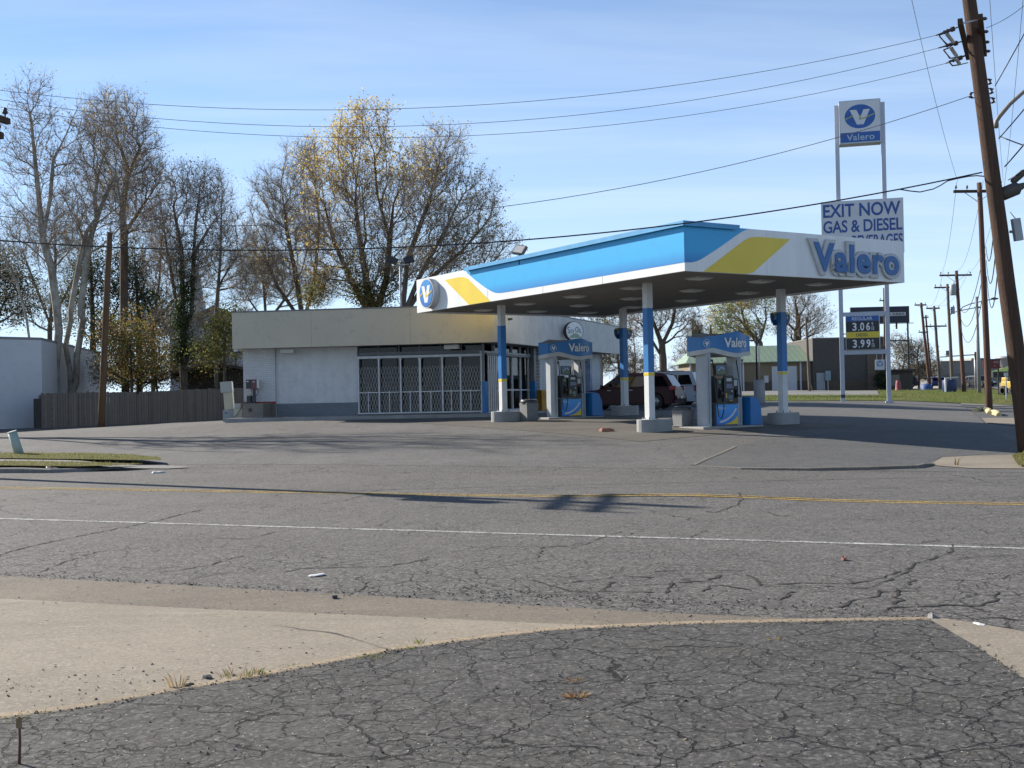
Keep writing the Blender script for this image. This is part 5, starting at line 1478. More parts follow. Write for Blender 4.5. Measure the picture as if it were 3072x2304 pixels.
# poles down the side street
pA = ong(2968, 1229); tA = at(2938, 548, pA.y)
A_ = pole("utility_pole", "straight reddish pole with one crossarm behind the yellow parking stops", pA, tA, 0.165, 0.115, WOODR, [(0.965, (1, 0.05, 0), 1.25, 1.25, 0.11)])
mb = MB()
for k in range(4):
    p = at(2950 + k * 1.5, 712 + k * 18, pA.y) - pA; mb.lathe([(0.03, -.06), (0.05, -.05), (0.025, 0), (0.05, .05), (0.03, .06)], 8, 0, tuple(p)); mb.bar(p, p + Vector((-0.2, 0, 0)), 0.02)
mb.build("spool_rack", INSUL, A_)
def farpole(label, b, t, Y, r, wood, arms, cans=()):
    pb2 = at(b[0], b[1], Y); g = G(pb2.x, Y); pb2.z = min(g, pb2.z) - 0.1
    tt = at(t[0], t[1], Y)
    return pole("utility_pole", label, pb2, tt, r, r * .7, wood, arms, cans, "distant poles along the side street", 10), tt
B_, tB = farpole("distant reddish pole with one crossarm and a transformer can on its left", (2892, 1168), (2869, 812), 100, 0.19, WOODR, [(0.965, (1, .05, 0), 1.45, 1.45, 0.12)], [(0.80, -0.42, 0, 0.28, 0.95)])
C_, tC = farpole("distant paler pole with crossarm, just left of the transformer pole", (2858, 1166), (2842, 852), 112, 0.18, WOODG, [(0.97, (1, .05, 0), 1.25, 0.9, 0.12)], [(0.72, 0.4, 0, 0.2, 0.7)])
D_, tD = farpole("leftmost far pole with three crossarms near the trees", (2790, 1165), (2763, 908), 150, 0.22, WOODR, [(0.975, (1, .05, 0), 0.8, 0.8, 0.14), (0.66, (1, .05, 0), 0.65, 0.65, 0.12), (0.12, (1, .05, 0), 0.7, 0.7, 0.12)])
F_, tF = farpole("far pole with two crossarms right of the leftmost far pole", (2821, 1167), (2802, 918), 140, 0.21, WOODG, [(0.975, (1, .05, 0), 0.9, 0.8, 0.14), (0.76, (1, .05, 0), 1.2, 1.5, 0.14)])
H_, tH = farpole("slim far pole standing between the two far pairs of crossarms", (2796, 1166), (2777, 945), 170, 0.17, WOOD, [(0.97, (1, .05, 0), 0.5, 0.5, 0.12)])
I_, tI = farpole("slim dark pole rising behind the right post of the tall sign", (2657, 1172), (2652, 864), 128, 0.15, WOOD, [(0.97, (0.3, .9, 0), 0.7, 0.7, 0.12), (0.88, (1, 0, 0), 0.5, 0.1, 0.1)])
lp = at(2938, 1172, 92); lp.z = G(lp.x, 92)
lg = thing("lamp_post", "slim grey steel lamp post between the far poles and the red sign", "lamp post", lp)
mb = MB(); mb.tube([(0, 0, -.2), tuple(at(2929.5, 890, 92) - lp)], [0.16, 0.11], 10); mb.build("pole", M("lamp_steel", (0.27, 0.27, 0.28), 0.5), lg)
for (root, Y, P) in ((B_, 100, [(2879, 935), (2888, 921), (2910, 912), (2945, 904), (2975, 898)]), (C_, 112, [(2848, 948), (2858, 938), (2885, 931), (2910, 926), (2924, 924)])):
    o_ = root.location
    mb = MB(); mb.tube([at(x, y, Y) - o_ for x, y in P], 0.05, 7); arm = mb.build("lamp_arm", METAL, root)
    e = at(P[-1][0] + 8, P[-1][1] - 2, Y) - o_
    mb = MB(); mb.tube([e - Vector((.3, 0, 0)), e, e + Vector((0.35, 0, 0))], [0.06, 0.13, 0.05], 8); mb.build("lamp_head", DARK, arm)
# leaning slim pole by the green-roofed building, stub light with round concrete base
lb = at(2429, 1172, 118); lb.z = G(lb.x, 118) 
pole("utility_pole", "slim leaning bare pole in front of the dark brick building", lb, at(2418, 952, 118), 0.16, 0.11, WOODG, [], n=10)
for q, nm in (((2078, 1140, 2078, 958), "short bare pole left of the two behind the nearer pump's sign"), ((2132, 1140, 2132, 974), "short bare pole right of the two behind the nearer pump's sign")):
    b_ = at(q[0], q[1], 150); b_.z = G(b_.x, 150) - .2
    pole("utility_pole", nm, b_, at(q[2], q[3], 150), 0.16, 0.13, WOOD, [], n=8)
cbp = ong(2279, 1209)
st = thing("light_stub", "slim black post on a thick round concrete base between canopy posts", "light pole", cbp)
mb = MB(); mb.lathe([(0.30, -0.1), (0.30, 1.20), (0.28, 1.25)], 20); mb.build("base", CONC_PL, st)
topz = at(2270, 992, cbp.y).z - cbp.z
mb = MB(); mb.tube([(-.12, 0, 1.25), (-.12, 0, topz)], 0.045, 8); mb.box(-.16, -.02, -.05, .05, topz - .25, topz - .12); mb.build("post", BLACK, st)
mb = MB(); mb.tube([(.04, .1, 1.25), (.04, .1, topz - .7)], 0.03, 8); mb.build("conduit", METAL, st)
# wooden pole before the fence, and the pole just outside the left edge
pl_ = ong(303, 1282); pole("utility_pole", "weathered brown wooden pole standing before the board fence on the left", pl_, at(329, 697, pl_.y), 0.17, 0.13, barkmat("pole_wood_tan", (0.145, 0.09, 0.052), (0.09, 0.056, 0.036), 1.6, (0.35, 0.65), (14, 14, 0.5)), [])
lb = Vector((-11.95, 25.3, G(-11.95, 25.3)))
L_ = pole("utility_pole", "pole outside the left edge whose dark crossarm ends reach into view", lb, lb + Vector((-0.15, 0, 9.1)), 0.17, 0.12, WOOD, [(0.905, (0.22, 1, 0), 1.25, 1.2, 0.11), (0.862, (0.20, 1, 0), 1.2, 0.95, 0.12)], [(0.70, -0.42, 0.15, 0.24, 0.8), (0.72, -0.1, -0.5, 0.24, 0.8)])
# ------------------------------------------------------------------ wires
def wire(label, A, B, sag, r, group=None, n=36, extra=None):
    A, B = Vector(A), Vector(B)
    o = thing("overhead_wire", label, "wire", A, 0, group)
    pts = [(B - A) * (i / n) - Vector((0, 0, sag * 4 * (i / n) * (1 - i / n))) for i in range(n + 1)]
    mb = MB(); mb.tube(pts, r, 5); mb.build("strand", WIRE_T if r < 0.0095 else WIRE, o)
    return o
Lx = lb + Vector((-0.1, 0, 8.35))
wire("thin wire, uppermost of three from the big pole's bracket to the left", WL[0], Lx + Vector((-.1, -0.9, 0.25)), 1.05, 0.0062)
wire("thin wire, middle of three from the big pole's bracket to the left", WL[1], Lx + Vector((0, 0.1, 0.25)), 1.2, 0.0062)
wire("thin wire, lowest of three from the big pole's bracket to the left", WL[2], Lx + Vector((0.1, 1.1, 0.25)), 1.2, 0.0062)
wire("thin wire crossing the blue emblem cabinet, from the big pole leftwards", at(2910, 288, 25.7), lb + Vector((0, 0, 5.9)), 1.25, 0.0078)
wire("thick black cable crossing in front of the canopy's top corner", at(2946, 517, 25.7), lb + Vector((0, 0, 5.35)), 0.85, 0.0165)
sl = thing("cable_loop", "slack black cable loop hanging below the thick cable near the big pole", "wire", at(2946, 532, 25.7))
mb = MB(); mb.tube([at(x, y, 25.7) - sl.location for x, y in ((2965, 530), (2930, 527), (2906, 529), (2870, 536), (2842, 543), (2822, 556), (2800, 567), (2760, 576), (2730, 573), (2700, 568), (2680, 571))], 0.014, 6)
mb.build("strand", WIRE, sl)
tAx = tA + Vector((0, 0, 0.05)); ctop = c_top + Vector((0, -.2, .2))
wire("thin wire from above down to the left end of the reddish pole's crossarm", ctop + Vector((-1.6, 0, 0)), tAx + Vector((-1.13, -.15, 0)), 0.5, 0.008)
wire("thin wire behind the big pole's top running to the reddish pole", ctop + Vector((0.5, 0, 0)), tAx + Vector((1.13, -.15, 0)), 0.5, 0.008)
wire("thin wire right of the big pole coming down from the frame's top", ctop + Vector((1.6, 0, 0)), tAx + Vector((1.2, 0.3, -1.2)), 0.6, 0.008)
for i, (dx, dz) in enumerate(((-1.13, 0.05), (0.2, 0.1), (1.13, 0.05))):
    wire("thin wire between the reddish pole and the next pole down the street", tA + Vector((dx, 0, dz)), tB + Vector((dx * 1.15, 0, dz)), 1.0, 0.010, "wires between the far poles")
    wire("faint wire between the transformer pole and the farthest poles", tB + Vector((dx, 0, dz)), tF + Vector((dx * .6, 0, dz)), 1.0, 0.012, "wires among the farthest poles")
for i, z in enumerate((-3.2, -3.9, -4.7)):
    wire("black cable strung low between the big pole and the reddish pole", at(2985 + i * 6, 640 + i * 60, 25.9), tA + Vector((0.25, 0, z)), 0.9 + .25 * i, 0.016, "low cables along the side street")
    wire("black cable sagging low between reddish pole and transformer pole", tA + Vector((0.2, 0, z)), tB + Vector((0.2, 0, z)), 1.6 + .4 * i, 0.02, "low cables farther along the side street")
R_ = [((2985, 258), (3110, 5), 0.012, "dark wire rising from the big pole's spool rack to the right edge"),
      ((2996, 416), (3110, 255), 0.014, "twisted service wire rising right below the lamp arm"),
      ((3014, 500), (3110, 360), 0.016, "dark cable rising right above the splice boxes"),
      ((2998, 408), (3110, 422), 0.014, "wire leaving the big pole almost level to the right edge"),
      ((3025, 540), (3120, 450), 0.012, "thin wire rising right just above the round splice case")]
for (q0, q1, r_, lab) in R_:
    A0 = at(q0[0], q0[1], 25.7); B0 = at(q1[0], q1[1], 24.6); wire(lab, A0, A0 + (B0 - A0) * 4, 0.25, r_)
wire("thin line hanging from the bracket's right arm towards the right edge", at(2958, 84, 25.2), at(3160, -70, 24.6), 0.15, 0.007)
# ------------------------------------------------------------------ vehicles
TYRE = M("tyre", (0.02, 0.02, 0.02), 0.8, (0.03, 0.03, 0.03), 8)
RIM = M("rim", (0.40, 0.41, 0.42), 0.35, (0.3, 0.31, 0.32), 5, metal=0.6)
CARGL = glassmat("car_glass", (0.004, 0.005, 0.007), 0.03, 0.97)
def paint(name, col):
    m = M(name, col, 0.38, tuple(c * 0.85 for c in col), 1.0, spec=0.3)
    m.node_tree.nodes["Principled BSDF"].inputs["Coat Weight"].default_value = 0.04
    return m
def suv(label, loc_, heading, body_mat, L=4.6, W=1.85, Hh=1.62, boxy=False, rails=False, plain=False):
    """car with nose towards +x of its own frame"""
    root = thing("parked_suv", label, "car", loc_, heading)
    h2, w2 = L / 2, W / 2
    bz, gz = 0.98 * Hh / 1.62, 0.26
    if boxy:
        side = [(-h2, 0.45), (-h2 + .02, bz), (-h2 + .12, bz + .02), (h2 * .40, bz), (h2 * .90, bz - .12), (h2 - .02, bz - .32), (h2, 0.5), (h2 - .06, gz)]
        cab = [(-h2 + .06, bz - .02), (-h2 + .30, Hh - .04), (-h2 + .5, Hh), (h2 * .02, Hh), (h2 * .12, Hh - .03), (h2 * .44, bz - .01)]
    else:
        side = [(-h2, 0.50), (-h2 + .03, bz - .02), (-h2 + .15, bz + .04), (h2 * .42, bz - .02), (h2 * .86, bz - .17), (h2 - .04, bz - .36), (h2, 0.48), (h2 - .08, gz)]
        cab = [(-h2 + .12, bz), (-h2 + .45, Hh - .10), (-h2 + .75, Hh - .02), (-h2 * .05, Hh), (h2 * .10, Hh - .06), (h2 * .50, bz - .03)]
    wx = (-h2 * .60, h2 * .62); wr = 0.355 * Hh / 1.62
    # lower body: side outline with wheel arches, swept across the width with rounded shoulders
    ring = list(side)
    for c in (wx[1], wx[0]):
        a = [(c + (wr + .055) * math.cos(t_), wr + (wr + .055) * math.sin(t_)) for t_ in [math.pi * k / 10 for k in range(11)]]
        a = [p for p in a if p[1] > gz] 
        ring += [(c + (wr + .055), gz)] + a[0:] + [(c - (wr + .055), gz)]
    ring += [(-h2 + .07, gz)]
    n = len(ring)
    st = [(-w2 + .05, .95), (-w2, 1.0), (w2, 1.0), (w2 - .05, .95)]
    mb = MB()
    cxm, czm = 0, 0.62
    vs_ = []
    ys_ = [(-w2 + .06, 0.955), (-w2 + .015, 0.985), (-w2, 1.0), (w2, 1.0), (w2 - .015, .985), (w2 - .06, .955)]
    for y, s in ys_:
        for (x, z) in ring: vs_.append((x * s, y, czm + (z - czm) * s if z > gz + .02 else z))
    fs_ = []
    for j in range(len(ys_) - 1):
        for i in range(n):
            k = (i + 1) % n
            fs_.append((j * n + i, j * n + k, (j + 1) * n + k, (j + 1) * n + i))
    mb.add(vs_, fs_, 0, False)
    tri = geometry.tessellate_polygon([[Vector((p[0], p[1], 0)) for p in ring]])
    mb.add([v for v in vs_[:n]], [tuple(t_) for t_ in tri]); mb.add([v for v in vs_[-n:]], [tuple(reversed(t_)) for t_ in tri])
    body = mb.build("body", body_mat, root)
    # greenhouse
    inset = 0.05 if boxy else 0.12
    m2 = MB(); m = len(cab); vs_ = []
    yy = lambda z: w2 - 0.03 - inset * max(0, (z - bz) / (Hh - bz))
    for s in (-1, 1):
        for (x, z) in cab: vs_.append((x, s * yy(z), z))
    fs_ = [(i, (i + 1) % m, m + (i + 1) % m, m + i) for i in range(m - 1)]
    m2.add(vs_, fs_ + [tuple(range(m)), tuple(m + i for i in reversed(range(m)))])
    m2.build("roof", body_mat, root, bevel=0.03)
    # side glass, front and rear glass, laid just proud of the cabin
    zt, zb = Hh - 0.14, bz + 0.05
    def xa_(z, i, j):
        (x0, z0), (x1, z1) = cab[i], cab[j]
        return x0 + (x1 - x0) * (z - z0) / (z1 - z0)
    rear = lambda z: xa_(z, 0, 1); fr_ = lambda z: xa_(z, 5, 4)
    cuts = [0.0, 0.26, 0.62, 1.0] if not plain else [0, 0.5, 1.0]
    for s in (-1, 1):
        for a_, b_ in zip(cuts[:-1], cuts[1:]):
            m3 = MB()
            q = []
            for f_, z in ((a_, zb), (b_, zb), (b_, zt), (a_, zt)):
                x0, x1 = rear(z) + .14, fr_(z) - .10
                x = x0 + (x1 - x0) * f_ + (.03 if f_ == a_ else -.03)
                q.append((x, s * (yy(z) + .006), z))
            m3.add(q, [(0, 1, 2, 3) if s < 0 else (3, 2, 1, 0)])
            m3.build("side_window", CARGL, root)
    for nm, fx_, sg in (("windshield", fr_, 1), ("rear_window", rear, -1)):
        m3 = MB(); q = []
        for z, ys2 in ((zb - .02, yy(zb) - .12), (zt + .04, yy(zt) - .10)):
            for s in (-1, 1): q.append((fx_(z) + sg * .012, s * ys2, z + .004))
        m3.add(q, [(0, 1, 3, 2) if sg > 0 else (1, 0, 2, 3)]); m3.build(nm, CARGL, root)
    for x in wx:
        for s in (-1, 1):
            T_ = Matrix.Translation((x, s * (w2 - .13), wr)) @ Matrix.Rotation(math.pi / 2, 4, 'X')
            m3 = MB(); m3.lathe([(wr * .62, -.11), (wr * .95, -.11), (wr, -.07), (wr, .07), (wr * .95, .11), (wr * .62, .11)], 24); m3.v = [tuple(T_ @ Vector(p)) for p in m3.v]
            ty = m3.build("tyre", TYRE, root)
            m3 = MB(); m3.lathe([(wr * .61, -.10), (wr * .60, s * .08 * -1 if False else .09), (wr * .2, .07), (wr * .12, .095)], 18)
            if s > 0: m3.v = [(p[0], p[1], -p[2]) for p in m3.v]
            m3.v = [tuple(T_ @ Vector(p)) for p in m3.v]
            m3.build("rim", RIM, ty)
    TL = M("tail_red", (0.30, 0.012, 0.012), 0.25); HLm = M("head_lens", (0.6, 0.62, 0.64), 0.15)
    for s in (-1, 1):
        m3 = MB(); zt0, zt1 = (bz - .28, bz + .0) if boxy else (bz - .14, bz + .06)
        m3.box(-h2 - .012, -h2 + (.16 if boxy else .30), s * (w2 - .10) - .105, s * (w2 - .10) + .105, zt0, zt1, 0)
        if boxy: m3.box(-h2 - .016, -h2 + .1, s * (w2 - .10) - .109, s * (w2 - .10) + .109, zt0 + .10, zt0 + .17, 1)
        m3.build("tail_light", [TL, HLm], root, bevel=0.02)
        m3 = MB(); m3.box(h2 - .34, h2 - .03, s * (w2 - .24) - .2, s * (w2 - .24) + .2, bz - .36, bz - .24); m3.build("headlight", HLm, root, bevel=0.03)
        m3 = MB(); m3.box(h2 * .40, h2 * .40 + .1, s * (w2 + .08) - .09, s * (w2 + .08) + .09, bz + .02, bz + .16); m3.build("mirror", body_mat, root, bevel=0.03)
        m3 = MB()
        for x_ in (-h2 * .18, h2 * .25): m3.box(x_, x_ + .16, s * (w2 + .012) - .015, s * (w2 + .012) + .015, bz - .12, bz - .085)
        m3.build("door_handle", RIM, root)
        if rails:
            m3 = MB(); m3.bar((-h2 * .7, s * (w2 - .28), Hh + .05), (h2 * .0, s * (w2 - .28), Hh + .05), 0.04)
            for x_ in (-h2 * .68, -h2 * .35, -h2 * .02): m3.bar((x_, s * (w2 - .28), Hh - .03), (x_, s * (w2 - .28), Hh + .05), 0.04)
            m3.build("roof_rail", BLACK, root)
    m3 = MB(); m3.box(-h2 - .06, -h2 + .2, -w2 + .05, w2 - .05, 0.42, 0.60); m3.build("rear_bumper", body_mat if not boxy else M("bumper_grey", (0.30, 0.32, 0.34), 0.45), root, bevel=0.05)
    m3 = MB(); m3.box(h2 - .2, h2 + .05, -w2 + .08, w2 - .08, 0.34, 0.56); m3.build("front_bumper", body_mat, root, bevel=0.05)
    m3 = MB(); m3.box(-h2 - .075, -h2 - .061, -.16, .16, .46, .56); m3.build("number_plate", GREYW, root)
    m3 = MB(); m3.box(-h2 * .9, h2 * .9, -w2 + .25, w2 - .25, 0.2, 0.4); m3.build("underbody", BLACK, root)
    return root
hd = math.atan2(0.36, -0.93)
MAROON = paint("maroon_paint", (0.036, 0.004, 0.008)); SILVER = paint("silver_paint", (0.44, 0.48, 0.53)); NIGHT = paint("black_paint", (0.012, 0.013, 0.016))
suv("dark maroon crossover parked nose-in beside the shop", (5.35, 51.9, G(5.35, 51.9)), hd, MAROON, 4.75, 1.86, 1.62)
suv("silver boxy SUV with roof rails parked beyond the maroon one", (7.25, 57.5, G(7.25, 57.5)), hd, SILVER, 4.75, 1.88, 1.72, True, True)
suv("black SUV mostly hidden behind the silver SUV", (7.7, 60.9, G(7.7, 60.9)), hd, NIGHT, 4.8, 1.9, 1.74, True, True)
p = at(2808, 1156, 165); suv("small blue parked car near the leftmost far poles", (p.x, p.y, G(p.x, p.y)), R(80), paint("car_blue", (0.012, 0.035, 0.13)), 4.3, 1.8, 1.5)
p = at(2940, 1152, 150); suv("dark car on the far side street behind the grey lamp post", (p.x, p.y, G(p.x, p.y)), R(-75), NIGHT, 4.5, 1.8, 1.5)
p = at(2700, 1164, 150); suv("dark car parked under the billboard legs", (p.x, p.y, G(p.x, p.y)), R(175), paint("car_navy", (0.015, 0.02, 0.04)), 4.5, 1.8, 1.5)

# ------------------------------------------------------------------ buildings beyond the lawn
GREEN_ROOF = stripes("green_metal_roof", (0.25, 0.33, 0.23), (0.10, 0.14, 0.09), 0.62, 0, 0.10, 0.5, 0.0, 0.7, 0.7, 0.05)
TANWALL = M("tan_block", (0.22, 0.175, 0.11), 0.8, (0.18, 0.145, 0.095), 0.6)
STONE = brickmat("brown_stone", (0.12, 0.085, 0.055), (0.09, 0.07, 0.05), (0.05, 0.045, 0.04), 0.5, 0.2)
DKBRICK = brickmat("dark_brick", (0.085, 0.075, 0.068), (0.072, 0.064, 0.06), (0.10, 0.095, 0.09), 0.3, 0.1)
DOORW = M("door_white", (0.55, 0.56, 0.58), 0.5, (0.5, 0.51, 0.53), 1)
gx0, gx1 = at(2056, 1170, 130).x, at(2439, 1170, 130).x
gz_ = at(2230, 1173, 130).z
gb = thing("green_roof_building", "long tan building with pale green metal roof beyond the lawn", "building", (gx0, 130, gz_))
W_ = gx1 - gx0
mb = MB(); mb.box(0.6, W_ - .05, 0, 9, -0.5, 3.35, 0); mb.build("wall", TANWALL, gb)
mb = MB(); mb.box(0.58, W_ - .03, -0.06, -0.002, -0.5, 1.05, 0); mb.build("stone_base", STONE, gb)
mb = MB()
mb.add([(0, -0.7, 3.3), (W_, -0.7, 3.3), (W_ - .0, 5.2, 5.35), (1.9, 5.2, 5.35), (0, 10.2, 3.3), (W_, 10.2, 3.3), (0, -0.7, 3.2), (W_, -0.7, 3.2)], [(0, 1, 2, 3), (3, 2, 5, 4), (0, 3, 4), (1, 5, 2), (6, 7, 1, 0), (6, 4, 5, 7)])
mb.build("roof", GREEN_ROOF, gb)
dx0, dx1 = at(2316, 1170, 130).x - gx0, at(2391, 1170, 130).x - gx0
mb = MB(); mb.box(dx0, dx1, -0.10, -0.062, -0.3, 2.75); mb.build("garage_door", DOORW, gb)
for xx in (2072, 2230, 2402):
    x = at(xx, 1170, 130).x - gx0; mb = MB(); mb.box(x - .09, x + .09, -0.22, -0.062, -0.2, 3.25); mb.build("downspout", DOORW, gb)
for xx in (2093, 2298):
    x = at(xx, 1140, 130).x - gx0; mb = MB(); mb.box(x - .25, x + .25, -0.2, -0.062, 0.9, 1.7); mb.build("meter_box", DOORW, gb)
dx_ = at(2442, 1170, 129).x; dx2 = at(2664, 1170, 129).x
db = thing("dark_brick_building", "flat-roofed dark brick building right of the green-roofed one", "building", (dx_, 129.2, gz_))
mb = MB(); mb.box(0, dx2 - dx_, 0, 12, -0.5, 5.75, 0); mb.build("wall", DKBRICK, db)
mb = MB(); mb.box(-.03, dx2 - dx_ + .03, -0.03, 12, 5.752, 5.9, 0); mb.build("coping", M("coping_tan", (0.17, 0.155, 0.135), 0.6), db)
mb = MB(); mb.box(0, dx2 - dx_ - 1.6, -0.06, -0.002, -0.5, 1.0, 0); mb.build("stone_base", STONE, db)
pxx = at(2604, 1170, 129).x - dx_
mb = MB(); mb.box(pxx, dx2 - dx_ + .08, -0.15, -0.062, -0.5, 5.0); mb.build("stone_pier", brickmat("tan_stone", (0.16, 0.115, 0.08), (0.12, 0.09, 0.065), (0.07, 0.06, 0.05), 0.5, 0.25), db)
x = at(2451, 1170, 129).x - dx_
mb = MB(); mb.box(x, x + .95, -.12, -.061, -.2, 1.9); mb.build("door", M("door_pale", (0.34, 0.38, 0.40), 0.5), db)
x = at(2505, 1140, 126).x
eb_ = thing("utility_box", "pale blue cabinet on the dark brick wall by the sign post", "electrical cabinet", (x, 129.0, gz_ + 1.0))
mb = MB(); mb.box(-.3, .3, -.35, .0, 0, 1.1); mb.build("box", M("box_pale", (0.25, 0.33, 0.38), 0.5), eb_)
mb = MB(); mb.box(-.05, .05, -.2, -.1, -1.2, 0); mb.build("stand", METAL, eb_)
p = at(2478, 1172, 122); bd = thing("leaning_board", "thin yellowish board leaning by the pale door", "board", (p.x, 128.7, gz_))
mb = MB(); mb.bar((0.15, -.5, 0), (-.25, -.1, 2.2), 0.12, 0.04); mb.build("plank", M("plank", (0.35, 0.28, 0.15), 0.7), bd)
# billboard
by = 165
p0, p1 = at(2552, 924, by), at(2724, 917, by); zb_ = at(2638, 980, by).z
bw = p1.x - p0.x; bh = p0.z - zb_
bg_ = G((p0.x + p1.x) / 2, by)
bb_ = thing("billboard", "dark billboard on steel legs behind the right post of the tall sign", "billboard", ((p0.x + p1.x) / 2, by, bg_), R(-4))
z0, z1 = zb_ - bg_, (p0.z + p1.z) / 2 - bg_
NAVY = M("board_navy", (0.012, 0.016, 0.035), 0.5, (0.02, 0.022, 0.04), 0.4)
mb = MB(); mb.box(-bw / 2, bw / 2, -.25, .25, z0 + .5, z1); pn_ = mb.build("panel", NAVY, bb_)
for k in range(6):
    mb = MB(); x = -bw / 2 + .2 + k * (bw - .4) / 5; mb.box(x - .12, x + .12, -.05, .05, -.5 if k in (2, 5) else z0 - .4, z0 + .499); mb.build("leg", M("steel_dark", (0.05, 0.045, 0.05), 0.6), bb_)
mb = MB(); mb.box(-bw / 2, bw / 2 + .5, -.6, -.25, z0 + .36, z0 + .44); mb.box(-bw / 2, bw / 2, -.1, .1, z0 - 2.2, z0 - 2.0); mb.box(-bw / 2, bw / 2, -.1, .1, z0 - 8.5, z0 - 8.3); mb.build("catwalk", M("steel_dark", (0.05, 0.045, 0.05), 0.6), bb_)
mb = MB(); BP = lambda a, b, d: (a, -.252 - d, b); hb = z1 - z0
mb.prism([(-.6, z0 + hb * .52), (bw / 2 - .5, z0 + hb * .52), (bw / 2 - .5, z0 + hb * .70), (-.6, z0 + hb * .70)], BP, .01); mb.build("strip", GREYW, pn_)
mb = MB(); lettering(mb, "YOUR AREA", -.45, bw / 2 - .65, z0 + hb * .555, z0 + hb * .665, lambda a, b, d: (a, -.264 - d, b), .02, .01); mb.build("lettering", NAVY, pn_)
# ------------------------------------------------------------------ far end of the side street
ry = 190
a_, b_ = at(2822, 1150, ry), at(2962, 1150, ry); gzf = G(a_.x, ry) - 1.0
WHS = stripes("warehouse_wall", (0.26, 0.25, 0.23), (0.16, 0.155, 0.15), 1.2, 0, 0.06, 0.7, 0, 0.3, 0.6, 0.1)
wh = thing("grey_warehouse", "large grey building with raised gable at the far end of the side street", "building", (a_.x, ry, gzf))
ww = b_.x - a_.x; zz = lambda sy: at(2890, sy, ry).z - gzf
mb = MB(); mb.prism([(0, -1), (ww + 3, -1), (ww + 3, zz(1110)), (ww - .6, zz(1075)), (ww * .68, zz(1075)), (ww * .66, zz(1082)), (0, zz(1084))], lambda a, b, d: (a, 14 - d, b), 14); mb.build("wall", WHS, wh)
mb = MB(); mb.box(-.05, ww * .8, -.3, -.002, zz(1127), zz(1120)); mb.build("canopy_band", FRAME, wh)
mb = MB(); mb.box(-.1, ww * .66, -.15, .2, zz(1084) + .002, zz(1082)); mb.build("coping", FRAME, wh)
rs = at(2974, 1090, 88)
rs_g = G(rs.x, rs.y)
sg_ = thing("red_sign", "dark red sign board with black top behind the reddish pole", "sign", (rs.x, rs.y, rs_g), R(-8))
z0, z1 = at(2974, 1106, 88).z - rs_g, at(2974, 1076, 88).z - rs_g
mb = MB(); mb.box(-.62, .62, -.06, .06, z0, z1 - .12); sp_ = mb.build("panel", M("sign_red", (0.13, 0.012, 0.012), 0.5), sg_)
mb = MB(); mb.prism([(-.75, z1 - .02), (-.6, z1 - .118), (.6, z1 - .118), (.75, z1 - .02)], lambda a, b, d: (a, .12 - d, b), .24); mb.build("top", BLACK, sg_)
mb = MB(); lettering(mb, "NG", .16, .52, z0 + .42, z0 + .60, lambda a, b, d: (a, -.062 - d, b), .01, .006); mb.build("lettering", M("sign_pink", (0.45, 0.36, 0.36), 0.5), sp_)
mb = MB(); lettering(mb, "Y", .18, .30, z0 + .12, z0 + .28, lambda a, b, d: (a, -.062 - d, b), .01, .006); mb.build("lettering", M("sign_pink", (0.45, 0.36, 0.36), 0.5), sp_)
for x in (-.5, .5):
    mb = MB(); mb.box(x - .05, x + .05, -.04, .04, -.2, z0 - .002); mb.build("leg", DARK, sg_)
rp = at(3019, 1183, 72); rp.z = G(rp.x, rp.y)
rs2 = thing("street_sign", "small grey signpost between the red sign and the big pole", "sign", rp)
zt_ = at(3019, 1118, 72).z - rp.z
mb = MB(); mb.box(-.03, .03, -.03, .03, -.1, zt_); mb.build("post", METAL, rs2)
mb = MB(); mb.box(-.13, .13, -.045, -.031, zt_ - .22, zt_); mb.build("plate", GREYW, rs2)
# traffic signal
ty = 135
tb = at(2936, 1160, ty); tb.z = G(tb.x, ty)
tsg = thing("traffic_signal", "horizontal signal mast arm with dark signal head across the far street", "traffic signal", tb)
zA = at(2925, 1064, ty) - tb; zB = at(2818, 1071, ty) - tb
mb = MB(); mb.tube([(zA.x, 0, -.3), (zA.x, 0, zA.z + .3)], 0.13, 10); mb.build("pole", METAL, tsg)
mb = MB(); mb.tube([zA, zB], 0.07, 8); arm = mb.build("mast_arm", METAL, tsg)
c = at(2927, 1067, ty) - tb; mb = MB(); mb.box(c.x - .2, c.x + .2, -.35, -.1, c.z - .45, c.z + .45); hd_ = mb.build("signal_head", BLACK, arm)
for k in range(3):
    mb = MB(); mb.lathe([(.11, 0), (.11, .04)], 12); mb.v = [(p[0] + c.x, -.351 - p[2], p[1] + c.z + .27 - k * .27) for p in mb.v]; mb.build("lens", M("dark_lens", (0.03, 0.03, 0.03), 0.2), hd_)
c = at(2843, 1060, ty) - tb; mb = MB(); mb.box(c.x - .25, c.x + .25, -.15, -.08, c.z - .3, c.z + .32); mb.build("sign_plate", FRAME, arm)
